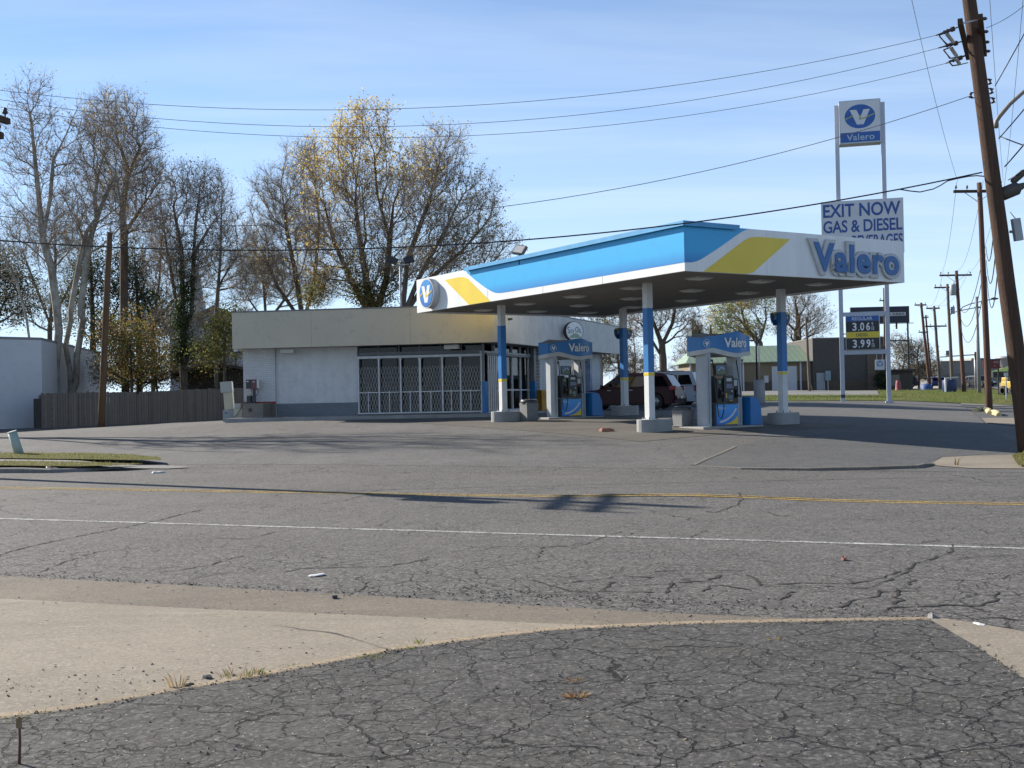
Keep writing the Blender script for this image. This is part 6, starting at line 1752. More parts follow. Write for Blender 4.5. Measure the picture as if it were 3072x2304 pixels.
# water tower and green awning building on the right
wt = at(3027, 1110, 420); wt.z = G(wt.x, 400)
wtn = thing("water_tower", "pale cylindrical tank far off beside the big pole", "water tower", wt)
h_ = at(3027, 1068, 420).z - wt.z
mb = MB(); mb.lathe([(4.2, -2), (4.2, h_ - 1.2), (4.8, h_ - 1.0), (4.6, h_ - .1), (3.0, h_)], 20); mb.build("tank", M("tank_pale", (0.34, 0.33, 0.36), 0.5), wtn)
aw = at(3030, 1150, 110); aw.z = G(aw.x, 110)
awb = thing("green_awning_building", "building corner with green sloping awning beside the big pole", "building", aw, R(-20))
za, zb2 = at(3030, 1092, 110).z - aw.z, at(3030, 1114, 110).z - aw.z
mb = MB(); mb.box(-.5, 9, 1.6, 10, -.5, zb2 + .4); mb.build("wall", TANWALL, awb)
mb = MB(); mb.add([(-1.6, -.4, zb2), (9, -.4, zb2), (9, 2.4, za), (0.6, 2.4, za), (-1.6, 8, zb2)], [(0, 1, 2, 3), (0, 3, 4)]); mb.build("awning", M("awning_green", (0.13, 0.20, 0.05), 0.7, (0.10, 0.16, 0.04), 1), awb)
mb = MB(); mb.box(-1.5, 9, -.38, 7.9, zb2 - .55, zb2 - .002); mb.build("eave", BLACK, awb)
# yellow loader, parking stops, barrels, cone
yl = at(3046, 1163, 84); yl.z = G(yl.x, 84)
ylr = thing("yellow_loader", "small yellow loader with dark wheels parked left of the big pole", "loader", yl, R(-70))
mb = MB(); mb.box(-.9, .7, -.5, .5, .45, 1.05); mb.box(-.9, -.3, -.45, .45, 1.051, 1.35); mb.build("body", M("loader_yellow", (0.52, 0.35, 0.03), 0.5), ylr, bevel=0.06)
mb = MB()
for sx_ in (-.25, .5):
    for sy_ in (-.42, .42): mb.bar((sx_, sy_, 1.05), (sx_, sy_, 1.9), 0.06)
mb.box(-.3, .56, -.47, .47, 1.9, 1.96); mb.build("cage", DARK, ylr)
for sx_ in (-.55, .45):
    for sy_ in (-.6, .6):
        mb = MB(); mb.lathe([(.2, -.1), (.36, -.1), (.36, .1), (.2, .1)], 16); mb.v = [(p[0] + sx_, p[2] + sy_, p[1] + .36) for p in mb.v]; mb.build("wheel", TYRE, ylr)
mb = MB(); mb.bar((.5, 0, .8), (1.3, 0, .35), .16); mb.box(1.25, 1.5, -.6, .6, .05, .55); mb.build("bucket", M("loader_yellow2", (0.30, 0.2, 0.05), 0.6), ylr)
STOPY = M("stop_yellow", (0.60, 0.52, 0.27), 0.8, (0.48, 0.41, 0.21), 3, dirt=(0.3, 0.24, 0.12))
for pts, lab in ((((2923, 1234), (2940, 1230), (2958, 1231), (2968, 1236), (2969, 1242)), "curved pale yellow concrete stop at the foot of the reddish pole"), (((2972, 1240), (2982, 1241), (2992, 1244), (2997, 1248)), "shorter pale yellow concrete stop nearest the big pole")):
    P = [ong(*q) for q in pts]; root = thing("parking_stop", lab, "parking stop", P[0], 0, "yellow parking stops by the pole")
    mb = MB(); mb.tube([q - P[0] + Vector((0, 0, .02)) for q in P], [0.10] + [0.15] * (len(P) - 2) + [0.10], 10); mb.build("block", STOPY, root)
p = at(2848, 1158, 100); p.z = G(p.x, 100)
br = thing("blue_barrel", "round dark blue barrel beside a white frame near the far poles", "barrel", p)
mb = MB(); mb.lathe([(.55, 0), (.6, .1), (.6, 1.0), (.55, 1.1)], 16); mb.build("drum", M("barrel_blue", (0.015, 0.03, 0.11), 0.5), br)
p = at(2837, 1165, 98); p.z = G(p.x, 98)
wf_ = thing("pipe_gate", "white upright pipe frame left of the blue barrel", "pipe gate", p)
mb = MB(); mb.bar((0, 0, 0), (0, 0, 1.25), .12); mb.bar((-.06, 0, 1.25), (1.1, 0, 1.32), .1); mb.build("pipe", SIGNW, wf_)
p = at(2780, 1158, 118); p.z = G(p.x, 118)
bt = thing("blue_tarp", "bright blue covered pile beside white post near the far trees", "tarp", p)
mb = MB(); mb.lathe([(.6, -.2), (.6, .3), (.45, .5), (.2, .6), (.05, .62)], 9); mb.build("cover", M("tarp_blue", (0.04, 0.10, 0.30), 0.6, (0.03, 0.07, 0.2), 2), bt)
p = at(2695, 1173, 112); p.z = G(p.x, 112)
pk = thing("pink_barrel", "small pink-red traffic drum on the lawn's far edge under the billboard", "traffic drum", p)
mb = MB(); mb.lathe([(.34, 0), (.30, .1), (.28, .5), (.22, .9), (.2, 1.0)], 12); mb.build("drum", M("drum_pink", (0.30, 0.07, 0.08), 0.6), pk)
p = at(2691, 1163, 135); p.z = G(p.x, 135)
sh_ = thing("small_shed", "small brown shed with pale shutter under the billboard", "shed", p)
mb = MB(); mb.box(-1.7, 1.9, 0, 3, -.3, 2.0); mb.build("wall", M("shed_brown", (0.10, 0.085, 0.06), 0.8), sh_)
mb = MB(); mb.box(-2.0, 2.2, -.4, 3.3, 2.002, 2.25); mb.build("roof", M("shed_roof", (0.07, 0.06, 0.05), 0.8), sh_)
mb = MB(); mb.box(-.9, .3, -.05, -.002, .3, 1.6); mb.build("shutter", M("shutter", (0.28, 0.25, 0.19), 0.6), sh_)

# ------------------------------------------------------------------ left side: fence, white building, shed, house
FENCE = stripes("fence_boards", (0.215, 0.185, 0.152), (0.02, 0.017, 0.014), 0.143, 0, 0.06, 0.85, 0, 0.6, 0.9, 0.35)
fa = ong(125, 1285); fb = ong(736, 1254)
fd_ = (fb - fa); fd_.z = 0; fl_ = fd_.length; fa_ = math.atan2(fd_.y, fd_.x)
fe = thing("board_fence", "weathered brown board privacy fence left of the shop", "fence", (fa.x, fa.y, fa.z), fa_)
gtop = []
segs = [0.0, 0.31, 0.62, 1.0]
rz_ = random.Random(3)
mb = MB()
nb = int(fl_ / 0.143)
for i in range(nb):
    x0 = i * 0.143; f_ = x0 / fl_
    gg = G(fa.x + fd_.x * f_, fa.y + fd_.y * f_) - fa.z
    hh = 1.78 + rz_.gauss(0, 0.012) + (0.03 if i % 17 == 0 else 0) - (0.0 if f_ < .3 else .03 if f_ < .62 else 0.0)
    if rz_.random() < 0.02: hh -= 0.12
    t_ = rz_.gauss(0, .008)
    mb.add([(x0 + .004, t_, gg - .1), (x0 + .138, t_, gg - .1), (x0 + .138, t_, gg + hh - .02), (x0 + .11, t_, gg + hh), (x0 + .03, t_, gg + hh), (x0 + .004, t_, gg + hh - .02),
            (x0 + .004, .022 + t_, gg - .1), (x0 + .138, .022 + t_, gg - .1), (x0 + .138, .022 + t_, gg + hh - .02), (x0 + .11, .022 + t_, gg + hh), (x0 + .03, .022 + t_, gg + hh), (x0 + .004, .022 + t_, gg + hh - .02)],
           [(0, 1, 2, 3, 4, 5), (11, 10, 9, 8, 7, 6), (0, 6, 7, 1), (1, 7, 8, 2), (2, 8, 9, 3), (3, 9, 10, 4), (4, 10, 11, 5), (5, 11, 6, 0)])
mb.build("boards", FENCE, fe)
mb = MB()
gE = fb.z - fa.z
for z_ in (0.35, 0.95, 1.55): mb.bar((0, .05, z_), (fl_, .05, gE + z_), .05, .09)
mb.build("rail", FENCE, fe)
for k in range(0, 13):
    x0 = fl_ * k / 12; gg = G(fa.x + fd_.x * k / 12, fa.y + fd_.y * k / 12) - fa.z
    mb = MB(); mb.box(x0 - .05, x0 + .05, .08, .18, gg - .2, gg + 1.7); mb.build("post", FENCE, fe)
mb = MB(); mb.box(-.35, -.02, -.05, .12, -.1, 1.52); mb.build("end_post", M("end_post", (0.05, 0.048, 0.045), 0.8), fe)
# white building at the left edge
WWALL = M("white_wall", (0.56, 0.58, 0.60), 0.7, (0.50, 0.52, 0.54), 0.4, dirt=(0.45, 0.46, 0.47))
w0 = ong(128, 1282); w1_ = ong(-330, 1303)
wz = w0.z - .1
wd = thing("white_building", "plain white low building behind the fence at the left edge", "building", (w0.x, w0.y, wz), 0)
vL = (w1_ - w0).xy.normalized()
zTop = at(50, 1022, w0.y).z - wz
ang = math.atan2(-vL.y, -vL.x)
q0 = Vector((0, 0)); 
far_ = Vector((at(300, 1080, 78).x - w0.x, 78 - w0.y))
mb = MB()
foot = [Vector((vL.x * 14, vL.y * 14)), Vector((0, 0)), far_, far_ + Vector((-14, 6))]
mb.prism([tuple(p_) for p_ in foot], lambda a, b, d: (a, b, -.4 + d), zTop + .4)
mb.build("wall", WWALL, wd)
mb = MB(); mb.prism([tuple(Vector(p_) * 1.0 + Vector((0, 0))) for p_ in foot], lambda a, b, d: (a * 1.01, b * 1.01, zTop + .002 + d), 0.14); mb.build("coping", M("coping_grey", (0.22, 0.22, 0.22), 0.6), wd)
# brown shed behind the fence
sp = at(600, 1180, 70)
sg2 = G(sp.x, 70)
sd_ = thing("brown_shed", "dark brown gable-roofed shed behind the fence by the shop", "shed", (sp.x, 70, sg2), R(4))
xl, xr, xm = at(520, 1150, 70).x - sp.x, at(760, 1150, 70).x - sp.x, at(650, 1150, 70).x - sp.x
ze, zr = at(600, 1120, 70).z - sg2, at(630, 1090, 70).z - sg2
mb = MB(); mb.prism([(xl + .4, -.3), (xr, -.3), (xr, ze), (xm, zr - .1), (xl + .4, ze)], lambda a, b, d: (a, 5 - d, b), 5); mb.build("wall", M("shed_wall", (0.055, 0.045, 0.038), 0.85, (0.04, 0.034, 0.03), 2), sd_)
mb = MB(); mb.prism([(xl, ze - .12), (xm, zr - .08), (xr + .3, ze - .05), (xr + .3, ze + .12), (xm, zr + .08), (xl, ze + .02)], lambda a, b, d: (a, 5.4 - d, b), 5.9); mb.build("roof", M("shed_shingles", (0.075, 0.062, 0.055), 0.9, (0.05, 0.043, 0.04), 6), sd_)
# grey house gable and white steeple behind the trees
hp = at(660, 1000, 105); hg = G(hp.x, 105)
hs_ = thing("grey_house", "pale grey gabled house half hidden behind the ivy-covered trees", "house", (hp.x, 105, hg), R(12))
zr, ze = at(600, 925, 105).z - hg, at(720, 985, 105).z - hg
mb = MB(); mb.prism([(-4.5, -.5), (4.5, -.5), (4.5, ze), (-.5, zr - .15), (-4.5, ze)], lambda a, b, d: (a, 9 - d, b), 9); mb.build("wall", M("house_siding", (0.34, 0.36, 0.42), 0.7, (0.30, 0.32, 0.38), 1), hs_)
mb = MB(); mb.prism([(-5.1, ze - .3), (-.5, zr - .1), (5.1, ze - .3), (5.1, ze - .05), (-.5, zr + .2), (-5.1, ze - .05)], lambda a, b, d: (a, 9.5 - d, b), 10); mb.build("roof", M("house_roof", (0.10, 0.10, 0.11), 0.85, (0.08, 0.08, 0.09), 4), hs_)
stp = at(595, 950, 150); sgz = G(stp.x, 150)
stt = thing("church_steeple", "white pointed steeple glimpsed between the bare trees", "steeple", (stp.x, 150, sgz))
za, zb3, zc_ = at(595, 905, 150).z - sgz, at(595, 880, 150).z - sgz, at(595, 800, 150).z - sgz
mb = MB(); mb.box(-.8, .8, -.8, .8, -.5, za); mb.box(-.55, .55, -.55, .55, za + .002, zb3); mb.build("tower", M("spire_white", (0.30, 0.33, 0.38), 0.5), stt)
mb = MB(); mb.add([(-.55, -.55, zb3), (.55, -.55, zb3), (.55, .55, zb3), (-.55, .55, zb3), (0, 0, zc_)], [(0, 1, 4), (1, 2, 4), (2, 3, 4), (3, 0, 4)]); mb.build("spire", M("spire_white", (0.30, 0.33, 0.38), 0.5), stt)
# ------------------------------------------------------------------ trees
def envelope(rs, ell, Y, n, thick=0.8, shell=2.4):
    """points inside a union of ellipsoids measured in the 2212-wide view"""
    vols = [e[2] * e[3] * e[2] for e in ell]; tot = sum(vols)
    P = []
    for e, v in zip(ell, vols):
        k = max(4, int(n * v / tot))
        d = rs.normal(size=(k, 3)); d /= np.linalg.norm(d, axis=1)[:, None]
        r = rs.uniform(0, 1, k) ** (1 / shell)
        q = d * r[:, None]
        c = at(e[0] * K, e[1] * K, Y)
        m = K * Y / FPX
        P.append(np.stack([c.x + q[:, 0] * e[2] * m, Y + (e[4] if len(e) > 4 else 0) + q[:, 1] * e[2] * m * thick, c.z + q[:, 2] * e[3] * m], 1))
    return np.concatenate(P)
def mst(trunks, pts, bf, step=0.45, min_frac=0.35):
    """greedy tree that joins every point to the nearest node, trading length against path to the root"""
    pos, par, plen, okc = [], [], [], []
    for tr in trunks:
        tr = [np.array(p, float) for p in tr]
        start = -1
        if pos and np.linalg.norm(np.array(pos) - tr[0], axis=1).min() < 0.6:
            start = int(np.linalg.norm(np.array(pos) - tr[0], axis=1).argmin())
        L = sum(np.linalg.norm(b - a) for a, b in zip(tr[:-1], tr[1:])); done = 0
        prev = start
        if start < 0:
            pos.append(tr[0]); par.append(-1); plen.append(0.0); okc.append(False); prev = len(pos) - 1
        for a, b in zip(tr[:-1], tr[1:]):
            l = np.linalg.norm(b - a); k = max(1, int(l / step))
            for j in range(1, k + 1):
                pos.append(a + (b - a) * j / k); par.append(prev); plen.append(plen[prev] + l / k)
                okc.append((done + l * j / k) / L > min_frac); prev = len(pos) - 1
            done += l
    n0 = len(pos); N_ = len(pts)
    pos = np.array(pos + [p for p in pts]); par = np.array(par + [-1] * N_); plen = np.array(plen + [0.0] * N_)
    best = np.full(N_, 1e18); bp_ = np.zeros(N_, int)
    P = pos[n0:]
    for i in range(n0):
        if not okc[i]: continue
        d = np.linalg.norm(P - pos[i], axis=1); c = d + bf * plen[i] + np.maximum(0, pos[i][2] - P[:, 2]) * 0.5
        u = c < best; best[u] = c[u]; bp_[u] = i
    left = np.ones(N_, bool)
    for _ in range(N_):
        i = int(np.argmin(np.where(left, best, 1e18))); left[i] = False
        g = n0 + i; par[g] = bp_[i]; plen[g] = plen[bp_[i]] + np.linalg.norm(pos[g] - pos[bp_[i]])
        d = np.linalg.norm(P - pos[g], axis=1); c = d + bf * plen[g] + np.maximum(0, pos[g][2] - P[:, 2]) * 0.5
        u = left & (c < best); best[u] = c[u]; bp_[u] = g
    return pos, par, n0
def order(par):
    """children after parents"""
    n = len(par); ch = [[] for _ in range(n)]; roots = []
    for i, p in enumerate(par):
        if p < 0: roots.append(i)
        else: ch[p].append(i)
    o = []; st = list(roots)
    while st:
        i = st.pop(); o.append(i); st += ch[i]
    return o, ch
def tubes(pos, par, rad, sel, ns):
    """tube mesh for the chosen nodes (each joined to its parent)"""
    o, ch = order(par)
    n = len(pos)
    d = np.zeros((n, 3)); has = par >= 0
    d[has] = pos[has] - pos[par[has]]
    L = np.linalg.norm(d, axis=1); d[has] /= np.maximum(L[has], 1e-6)[:, None]; d[~has] = (0, 0, 1)
    main = np.full(n, -1)
    for i in range(n):
        if ch[i]: main[i] = max(ch[i], key=lambda c: rad[c])
    rd_ = d.copy(); m = main >= 0
    rd_[m] = d[m] + d[main[m]]; rd_ /= np.maximum(np.linalg.norm(rd_, axis=1), 1e-6)[:, None]
    idx = np.array([i for i in np.nonzero(sel)[0] if par[i] >= 0])
    if len(idx) == 0: return np.zeros((0, 3)), np.zeros((0, 4), int)
    pi = par[idx]
    ismain = main[pi] == idx
    sd_ = np.where(ismain[:, None], rd_[pi], d[idx]); sr = np.where(ismain, rad[pi], rad[idx] * 1.15)
    sr = np.minimum(sr, rad[idx] * 1.9)
    ref = np.array((0.31, 0.94, 0.14))
    def ring(p, dd, r):
        s = np.cross(dd, ref); s /= np.maximum(np.linalg.norm(s, axis=1), 1e-6)[:, None]; t_ = np.cross(dd, s)
        a = np.arange(ns) * 2 * np.pi / ns
        return p[:, None, :] + (s[:, None, :] * np.cos(a)[None, :, None] + t_[:, None, :] * np.sin(a)[None, :, None]) * r[:, None, None]
    A = ring(pos[pi], sd_, sr); B = ring(pos[idx], rd_[idx], rad[idx])
    V = np.concatenate([A, B], 1).reshape(-1, 3)
    b = np.arange(len(idx))[:, None] * 2 * ns; k = np.arange(ns)[None]; k2 = (k + 1) % ns
    F = np.stack([b + k, b + k2, b + ns + k2, b + ns + k], 2).reshape(-1, 4)
    return V, F
def spikes(rs, base, dirs, length, width):
    """one thin triangle per twig"""
    n = len(base)
    s = np.cross(dirs, rs.normal(size=(n, 3))); s /= np.maximum(np.linalg.norm(s, axis=1), 1e-6)[:, None]
    w_ = s * (width / 2)[:, None]
    tip = base + dirs * length[:, None]
    V = np.stack([base - w_, base + w_, tip], 1).reshape(-1, 3)
    return V, np.arange(3 * n).reshape(-1, 3), tip
def leaves(rs, c, size, up=0.3):
    n = len(c)
    a = rs.normal(size=(n, 3)); a /= np.linalg.norm(a, axis=1)[:, None]
    b = np.cross(a, rs.normal(size=(n, 3))); b /= np.maximum(np.linalg.norm(b, axis=1), 1e-6)[:, None]
    s = size[:, None]
    V = np.stack([c - a * s * .5, c + b * s * .32, c + a * s * .6, c - b * s * .32], 1).reshape(-1, 3)
    return V, np.arange(4 * n).reshape(-1, 4)
BARK_SYC = barkmat("bark_sycamore", (0.36, 0.34, 0.29), (0.17, 0.145, 0.115), 1.2, (0.40, 0.60), (1.5, 1.5, 0.8))
BARK_BR = barkmat("bark_brown", (0.135, 0.105, 0.08), (0.075, 0.06, 0.048), 2.0)
BARK_GR = barkmat("bark_grey", (0.16, 0.135, 0.11), (0.09, 0.075, 0.062), 2.0)
TWIG = M("twig", (0.31, 0.24, 0.18), 0.85, (0.20, 0.155, 0.12), 1.0)
TWIG_P = M("twig_pale", (0.30, 0.255, 0.205), 0.85, (0.20, 0.165, 0.13), 1.0)
BUD_Y = leafmat("bud_yellow", (0.55, 0.42, 0.12), 0.45, (0.42, 0.32, 0.10))
BUD_B = leafmat("bud_brown", (0.25, 0.18, 0.09), 0.35, (0.17, 0.12, 0.065))
BUD_G = leafmat("bud_green", (0.22, 0.25, 0.05), 0.35, (0.15, 0.18, 0.04))
TWF = 0.42
def bare_tree(label, trunks, ell, Y, n, r_base, seed, bark, twig, buds=(), nbud=0, bud_size=0.12, bf=0.35, twigs=7, tw_len=0.9, tw_w=0.022, thick=0.8, group=None, min_frac=0.35, rmin=0.011, name="bare_tree", up=0.25, budzone=None, cat="tree"):
    rs = np.random.RandomState(seed)
    tr = []
    for t_ in trunks:
        q = []
        for p in t_:
            v = at(p[0] * K, p[1] * K, Y + (p[2] if len(p) > 2 else 0)); q.append((v.x, v.y, v.z))
        tr.append(q)
    base = tr[0][0]
    g = G(base[0], base[1])
    tr = [([(t_[0][0], t_[0][1], min(t_[0][2], g) - 0.1)] if abs(t_[0][0] - base[0]) < 4 and i_ == 0 else [t_[0]]) + t_[1:] for i_, t_ in enumerate(tr)]
    pts = envelope(rs, ell, Y, n, thick)
    pts = pts[pts[:, 2] > g + 1.2]
    pos, par, n0 = mst(tr, pts, bf, min_frac=min_frac)
    o, ch = order(par)
    # soften the joints of the branches
    for it in range(2):
        new = pos.copy()
        for i in range(n0, len(pos)):
            if ch[i] and par[i] >= 0: new[i] = pos[i] * .5 + (pos[par[i]] + np.mean(pos[ch[i]], 0)) * .25
        pos = new
    # radii by the pipe rule, fitted to the base radius
    tips = np.array([len(c) == 0 for c in ch])
    ntip = np.zeros(len(pos))
    for i in reversed(o):
        ntip[i] = max(1.0, sum(ntip[c] for c in ch[i]))
    e = math.log(max(ntip.max(), 10)) / math.log(r_base / rmin)
    rad = rmin * ntip ** (1 / e)
    # midpoints with a little waviness
    m = np.nonzero((par >= 0) & (np.arange(len(par)) >= n0))[0]
    L = np.linalg.norm(pos[m] - pos[par[m]], axis=1)
    mid = (pos[m] + pos[par[m]]) / 2 + rs.normal(size=(len(m), 3)) * (L * 0.055)[:, None]
    k0 = len(pos)
    pos = np.concatenate([pos, mid]); rad = np.concatenate([rad, (rad[m] * .6 + np.minimum(rad[par[m]], rad[m] * 1.4) * .4)])
    par = np.concatenate([par, par[m]]); par[m] = k0 + np.arange(len(m))
    root = thing(name, label, cat, (0, 0, 0), 0, group)
    root.location = base[:2] + (g,)
    off = np.array(root.location)
    big = rad > 0.055
    V, F = tubes(pos, par, rad, big, 9)
    ob = fastmesh("trunk", V - off, F, bark, None, root, True)
    V, F = tubes(pos, par, rad, ~big & (par >= 0), 4)
    fastmesh("branches", V - off, F, twig, None, root, True)
    # twigs
    thin = np.nonzero((rad < 0.032) & (par >= 0))[0]
    d = pos[thin] - pos[par[thin]]; d /= np.maximum(np.linalg.norm(d, axis=1), 1e-6)[:, None]
    twigs = twigs * TWF
    rep = np.nonzero(np.ones(len(thin)))[0]
    cnt = np.floor(twigs + rs.uniform(0, 1, len(thin))).astype(int); rep = np.repeat(np.arange(len(thin)), cnt)
    t_ = rs.uniform(0, 1, len(rep))[:, None]
    b0 = pos[thin][rep] * t_ + pos[par[thin]][rep] * (1 - t_)
    dd = d[rep] * 0.7 + rs.normal(size=(len(rep), 3)) * 0.55 + np.array((0, 0, up)); dd /= np.linalg.norm(dd, axis=1)[:, None]
    ln = tw_len * rs.uniform(0.4, 1.25, len(rep))
    V1, F1, tip = spikes(rs, b0, dd, ln, np.full(len(rep), tw_w * .85))
    # second order twigs
    rep2 = np.repeat(np.arange(len(rep)), 1)
    f2 = rs.uniform(.35, .9, len(rep2))[:, None]
    b2 = b0[rep2] + dd[rep2] * ln[rep2][:, None] * f2
    d2 = dd[rep2] * .6 + rs.normal(size=(len(rep2), 3)) * .6 + np.array((0, 0, up)); d2 /= np.linalg.norm(d2, axis=1)[:, None]
    V2, F2, tip2 = spikes(rs, b2, d2, tw_len * .5 * rs.uniform(.4, 1.2, len(rep2)), np.full(len(rep2), tw_w * .7))
    V = np.concatenate([V1, V2]); F = np.concatenate([F1, F2 + len(V1)])
    fastmesh("twigs", V - off, F, twig, None, root)
    if nbud:
        T_ = np.concatenate([tip, tip2])
        c = T_
        if budzone is not None:
            zz = (T_[:, 2] - T_[:, 2].min()) / np.ptp(T_[:, 2])
            keep = rs.uniform(0, 1, len(T_)) < budzone(T_[:, 0], zz)
            c = T_[keep]
        if len(c) == 0: c = T_
        i = rs.randint(0, len(c), nbud)
        c = c[i] + rs.normal(size=(nbud, 3)) * 0.10
        V, F = leaves(rs, c, bud_size * rs.uniform(.6, 1.4, nbud))
        # clumpy mix of the bud colours
        f = np.sin(c[:, 0] * 1.1 + seed) + np.sin(c[:, 2] * 1.3 + c[:, 1]) + rs.normal(size=nbud) * .8
        mi = np.clip(((f + 2) / 4 * len(buds)).astype(int), 0, len(buds) - 1)
        fastmesh("foliage", V - off, F, list(buds), mi, root)
    return root
LFF = 0.42
def leafy(label, ell, Y, n_clump, per, size, seed, mats, trunk=None, spread=0.35, r_trunk=0.15, name="evergreen_tree", cat="tree", thick=0.7, drape_=0.0, group=None):
    """dense foliage made of many leaf clumps on a branching frame"""
    rs = np.random.RandomState(seed)
    pts = envelope(rs, ell, Y, n_clump, thick, 2.0)
    if trunk: tr = [[tuple(at(p[0] * K, p[1] * K, Y)) for p in trunk]]
    else:
        c = np.mean(pts, 0); tr = [[(c[0], c[1], 0), (c[0], c[1], c[2])]]
    b = tr[0][0]; g = G(b[0], b[1])
    tr[0][0] = (b[0], b[1], g - .1)
    pts = pts[pts[:, 2] > g + 0.15]
    pos, par, n0 = mst(tr, pts, 0.3, min_frac=0.15)
    o, ch = order(par); nt_ = np.zeros(len(pos))
    for i in reversed(o): nt_[i] = max(1.0, sum(nt_[c] for c in ch[i]))
    e = math.log(max(nt_.max(), 10)) / math.log(max(r_trunk / .012, 1.5)); rad = .012 * nt_ ** (1 / e)
    root = thing(name, label, cat, (b[0], b[1], g), 0, group)
    off = np.array(root.location)
    V, F = tubes(pos, par, rad, par >= 0, 5)
    fastmesh("trunk", V - off, F, BARK_BR, None, root, True)
    per = int(per * LFF)
    c = np.repeat(pos[n0:], per, 0) + rs.normal(size=(len(pts) * per, 3)) * np.array((spread, spread, spread * .6))
    c[:, 2] = np.maximum(c[:, 2], g + .05)
    V, F = leaves(rs, c, size * rs.uniform(.5, 1.5, len(c)))
    h_ = np.repeat(rs.uniform(0, 1, len(pts)), per) + rs.normal(size=len(c)) * .15
    mi = np.clip((h_ * len(mats)).astype(int), 0, len(mats) - 1)
    fastmesh("foliage", V - off, F, list(mats), mi, root)
    return root

# the big budding trees behind the shop
hi = lambda x, z: np.clip((z - .45) * 2.2, .08, 1)
bare_tree("tallest tree, with yellow buds, rising behind the shop roof", [[(812, 850), (808, 700), (790, 600), (775, 500), (765, 420)], [(808, 700), (835, 600), (842, 520), (850, 440), (880, 370)], [(808, 700), (760, 610), (720, 520), (700, 440)], [(842, 520), (815, 420), (808, 330)]],
          [(790, 305, 78, 88), (715, 375, 95, 85), (870, 385, 85, 85), (800, 450, 150, 90), (790, 560, 170, 90), (690, 480, 80, 80)], 74, 1900, 0.42, 11, BARK_BR, TWIG, (BUD_Y, BUD_Y, BUD_B, BUD_Y), 13000, 0.125, 0.42, 10, 0.9, 0.021, budzone=hi, group=None, name="budding_tree", up=0.4)
bare_tree("budding tree with limbs leaning right above the canopy's left end", [[(862, 850), (868, 690), (905, 600), (960, 500), (1000, 420)], [(868, 690), (920, 610), (1000, 540), (1060, 470)], [(868, 690), (880, 560), (925, 440), (950, 350)], [(868, 690), (945, 640), (1030, 590), (1090, 545)]],
          [(955, 345, 72, 78), (1035, 425, 55, 68), (1000, 500, 95, 78), (1082, 530, 50, 45), (925, 440, 70, 85), (1030, 590, 90, 42), (940, 560, 80, 60)], 69, 1500, 0.30, 12, BARK_BR, TWIG, (BUD_B, BUD_Y, BUD_B), 6500, 0.115, 0.40, 9, 0.85, 0.020, name="budding_tree", up=0.4)
bare_tree("finely twigged bare tree left of the tallest budding tree", [[(665, 850), (655, 700), (640, 600), (620, 500), (610, 420)], [(655, 700), (680, 600), (690, 480), (680, 390)], [(655, 700), (600, 620), (565, 540)]],
          [(588, 430, 58, 80), (556, 540, 45, 80), (655, 370, 55, 80), (650, 500, 80, 90), (590, 590, 60, 60)], 79, 1500, 0.26, 13, BARK_GR, TWIG_P, (BUD_Y, BUD_B), 2500, 0.10, 0.38, 9, 0.95, 0.022, budzone=lambda x, z: np.clip(1 - z, .1, 1), up=0.35)
bare_tree("slim bare tree between the ivy-covered tree and the shop", [[(466, 800), (467, 678), (476, 560), (480, 403)], [(470, 620), (520, 540), (540, 470)]],
          [(480, 430, 28, 75), (500, 530, 45, 90), (530, 600, 40, 60), (450, 560, 30, 60)], 68, 520, 0.12, 14, BARK_GR, TWIG_P, (BUD_B,), 500, 0.1, 0.35, 8, 0.8, 0.02)
# left group
def s2(*p): return [(a / K, b / K) for a, b in p]
bare_tree("pale-trunked bare sycamore with two stems leaning left over the fence", [s2((172, 1180), (166, 1114), (177, 995), (170, 922), (154, 801), (128, 719), (118, 608), (106, 487), (94, 367), (80, 290)), s2((172, 1180), (141, 1132), (98, 1081), (90, 1031), (78, 944), (51, 850), (20, 780), (-20, 700)), s2((128, 719), (150, 600), (160, 480), (200, 400), (230, 330)), s2((154, 801), (90, 740), (20, 700))],
          [(72, 225, 60, 80), (40, 320, 60, 90), (110, 340, 80, 110), (160, 280, 40, 70), (40, 470, 60, 80), (130, 480, 70, 70), (10, 560, 50, 60)], 64, 1100, 0.24, 21, BARK_SYC, TWIG_P, (BUD_B,), 1500, 0.10, 0.30, 4, 0.95, 0.02, min_frac=.45)
bare_tree("pale-trunked bare sycamore with twin stems rising just left of the wooden pole", [s2((214, 1180), (210, 1110), (197, 1038), (213, 958), (212, 930), (236, 801), (260, 695), (289, 656), (284, 584), (299, 512), (320, 430)), s2((228, 1175), (231, 1067), (250, 958), (241, 941), (260, 777), (275, 704), (310, 600), (350, 520))],
          [(210, 290, 55, 70), (190, 380, 65, 90), (240, 360, 60, 90), (230, 470, 80, 70), (170, 500, 50, 60)], 65, 950, 0.24, 22, BARK_SYC, TWIG_P, (BUD_B,), 1600, 0.10, 0.32, 6, 0.9, 0.02, min_frac=.5)
bare_tree("dark-stemmed bare tree with rounded crown behind the wooden pole", [s2((378, 1190), (372, 941), (372, 704), (362, 600), (345, 520)), s2((366, 640), (380, 540), (420, 440)), s2((372, 704), (440, 600), (480, 540))],
          [(250, 265, 75, 78), (300, 330, 62, 75), (270, 400, 80, 80), (335, 395, 40, 50), (320, 470, 55, 50)], 70, 1300, 0.25, 23, BARK_BR, TWIG, (BUD_B, BUD_Y), 3000, 0.10, 0.34, 8, 0.85, 0.021)
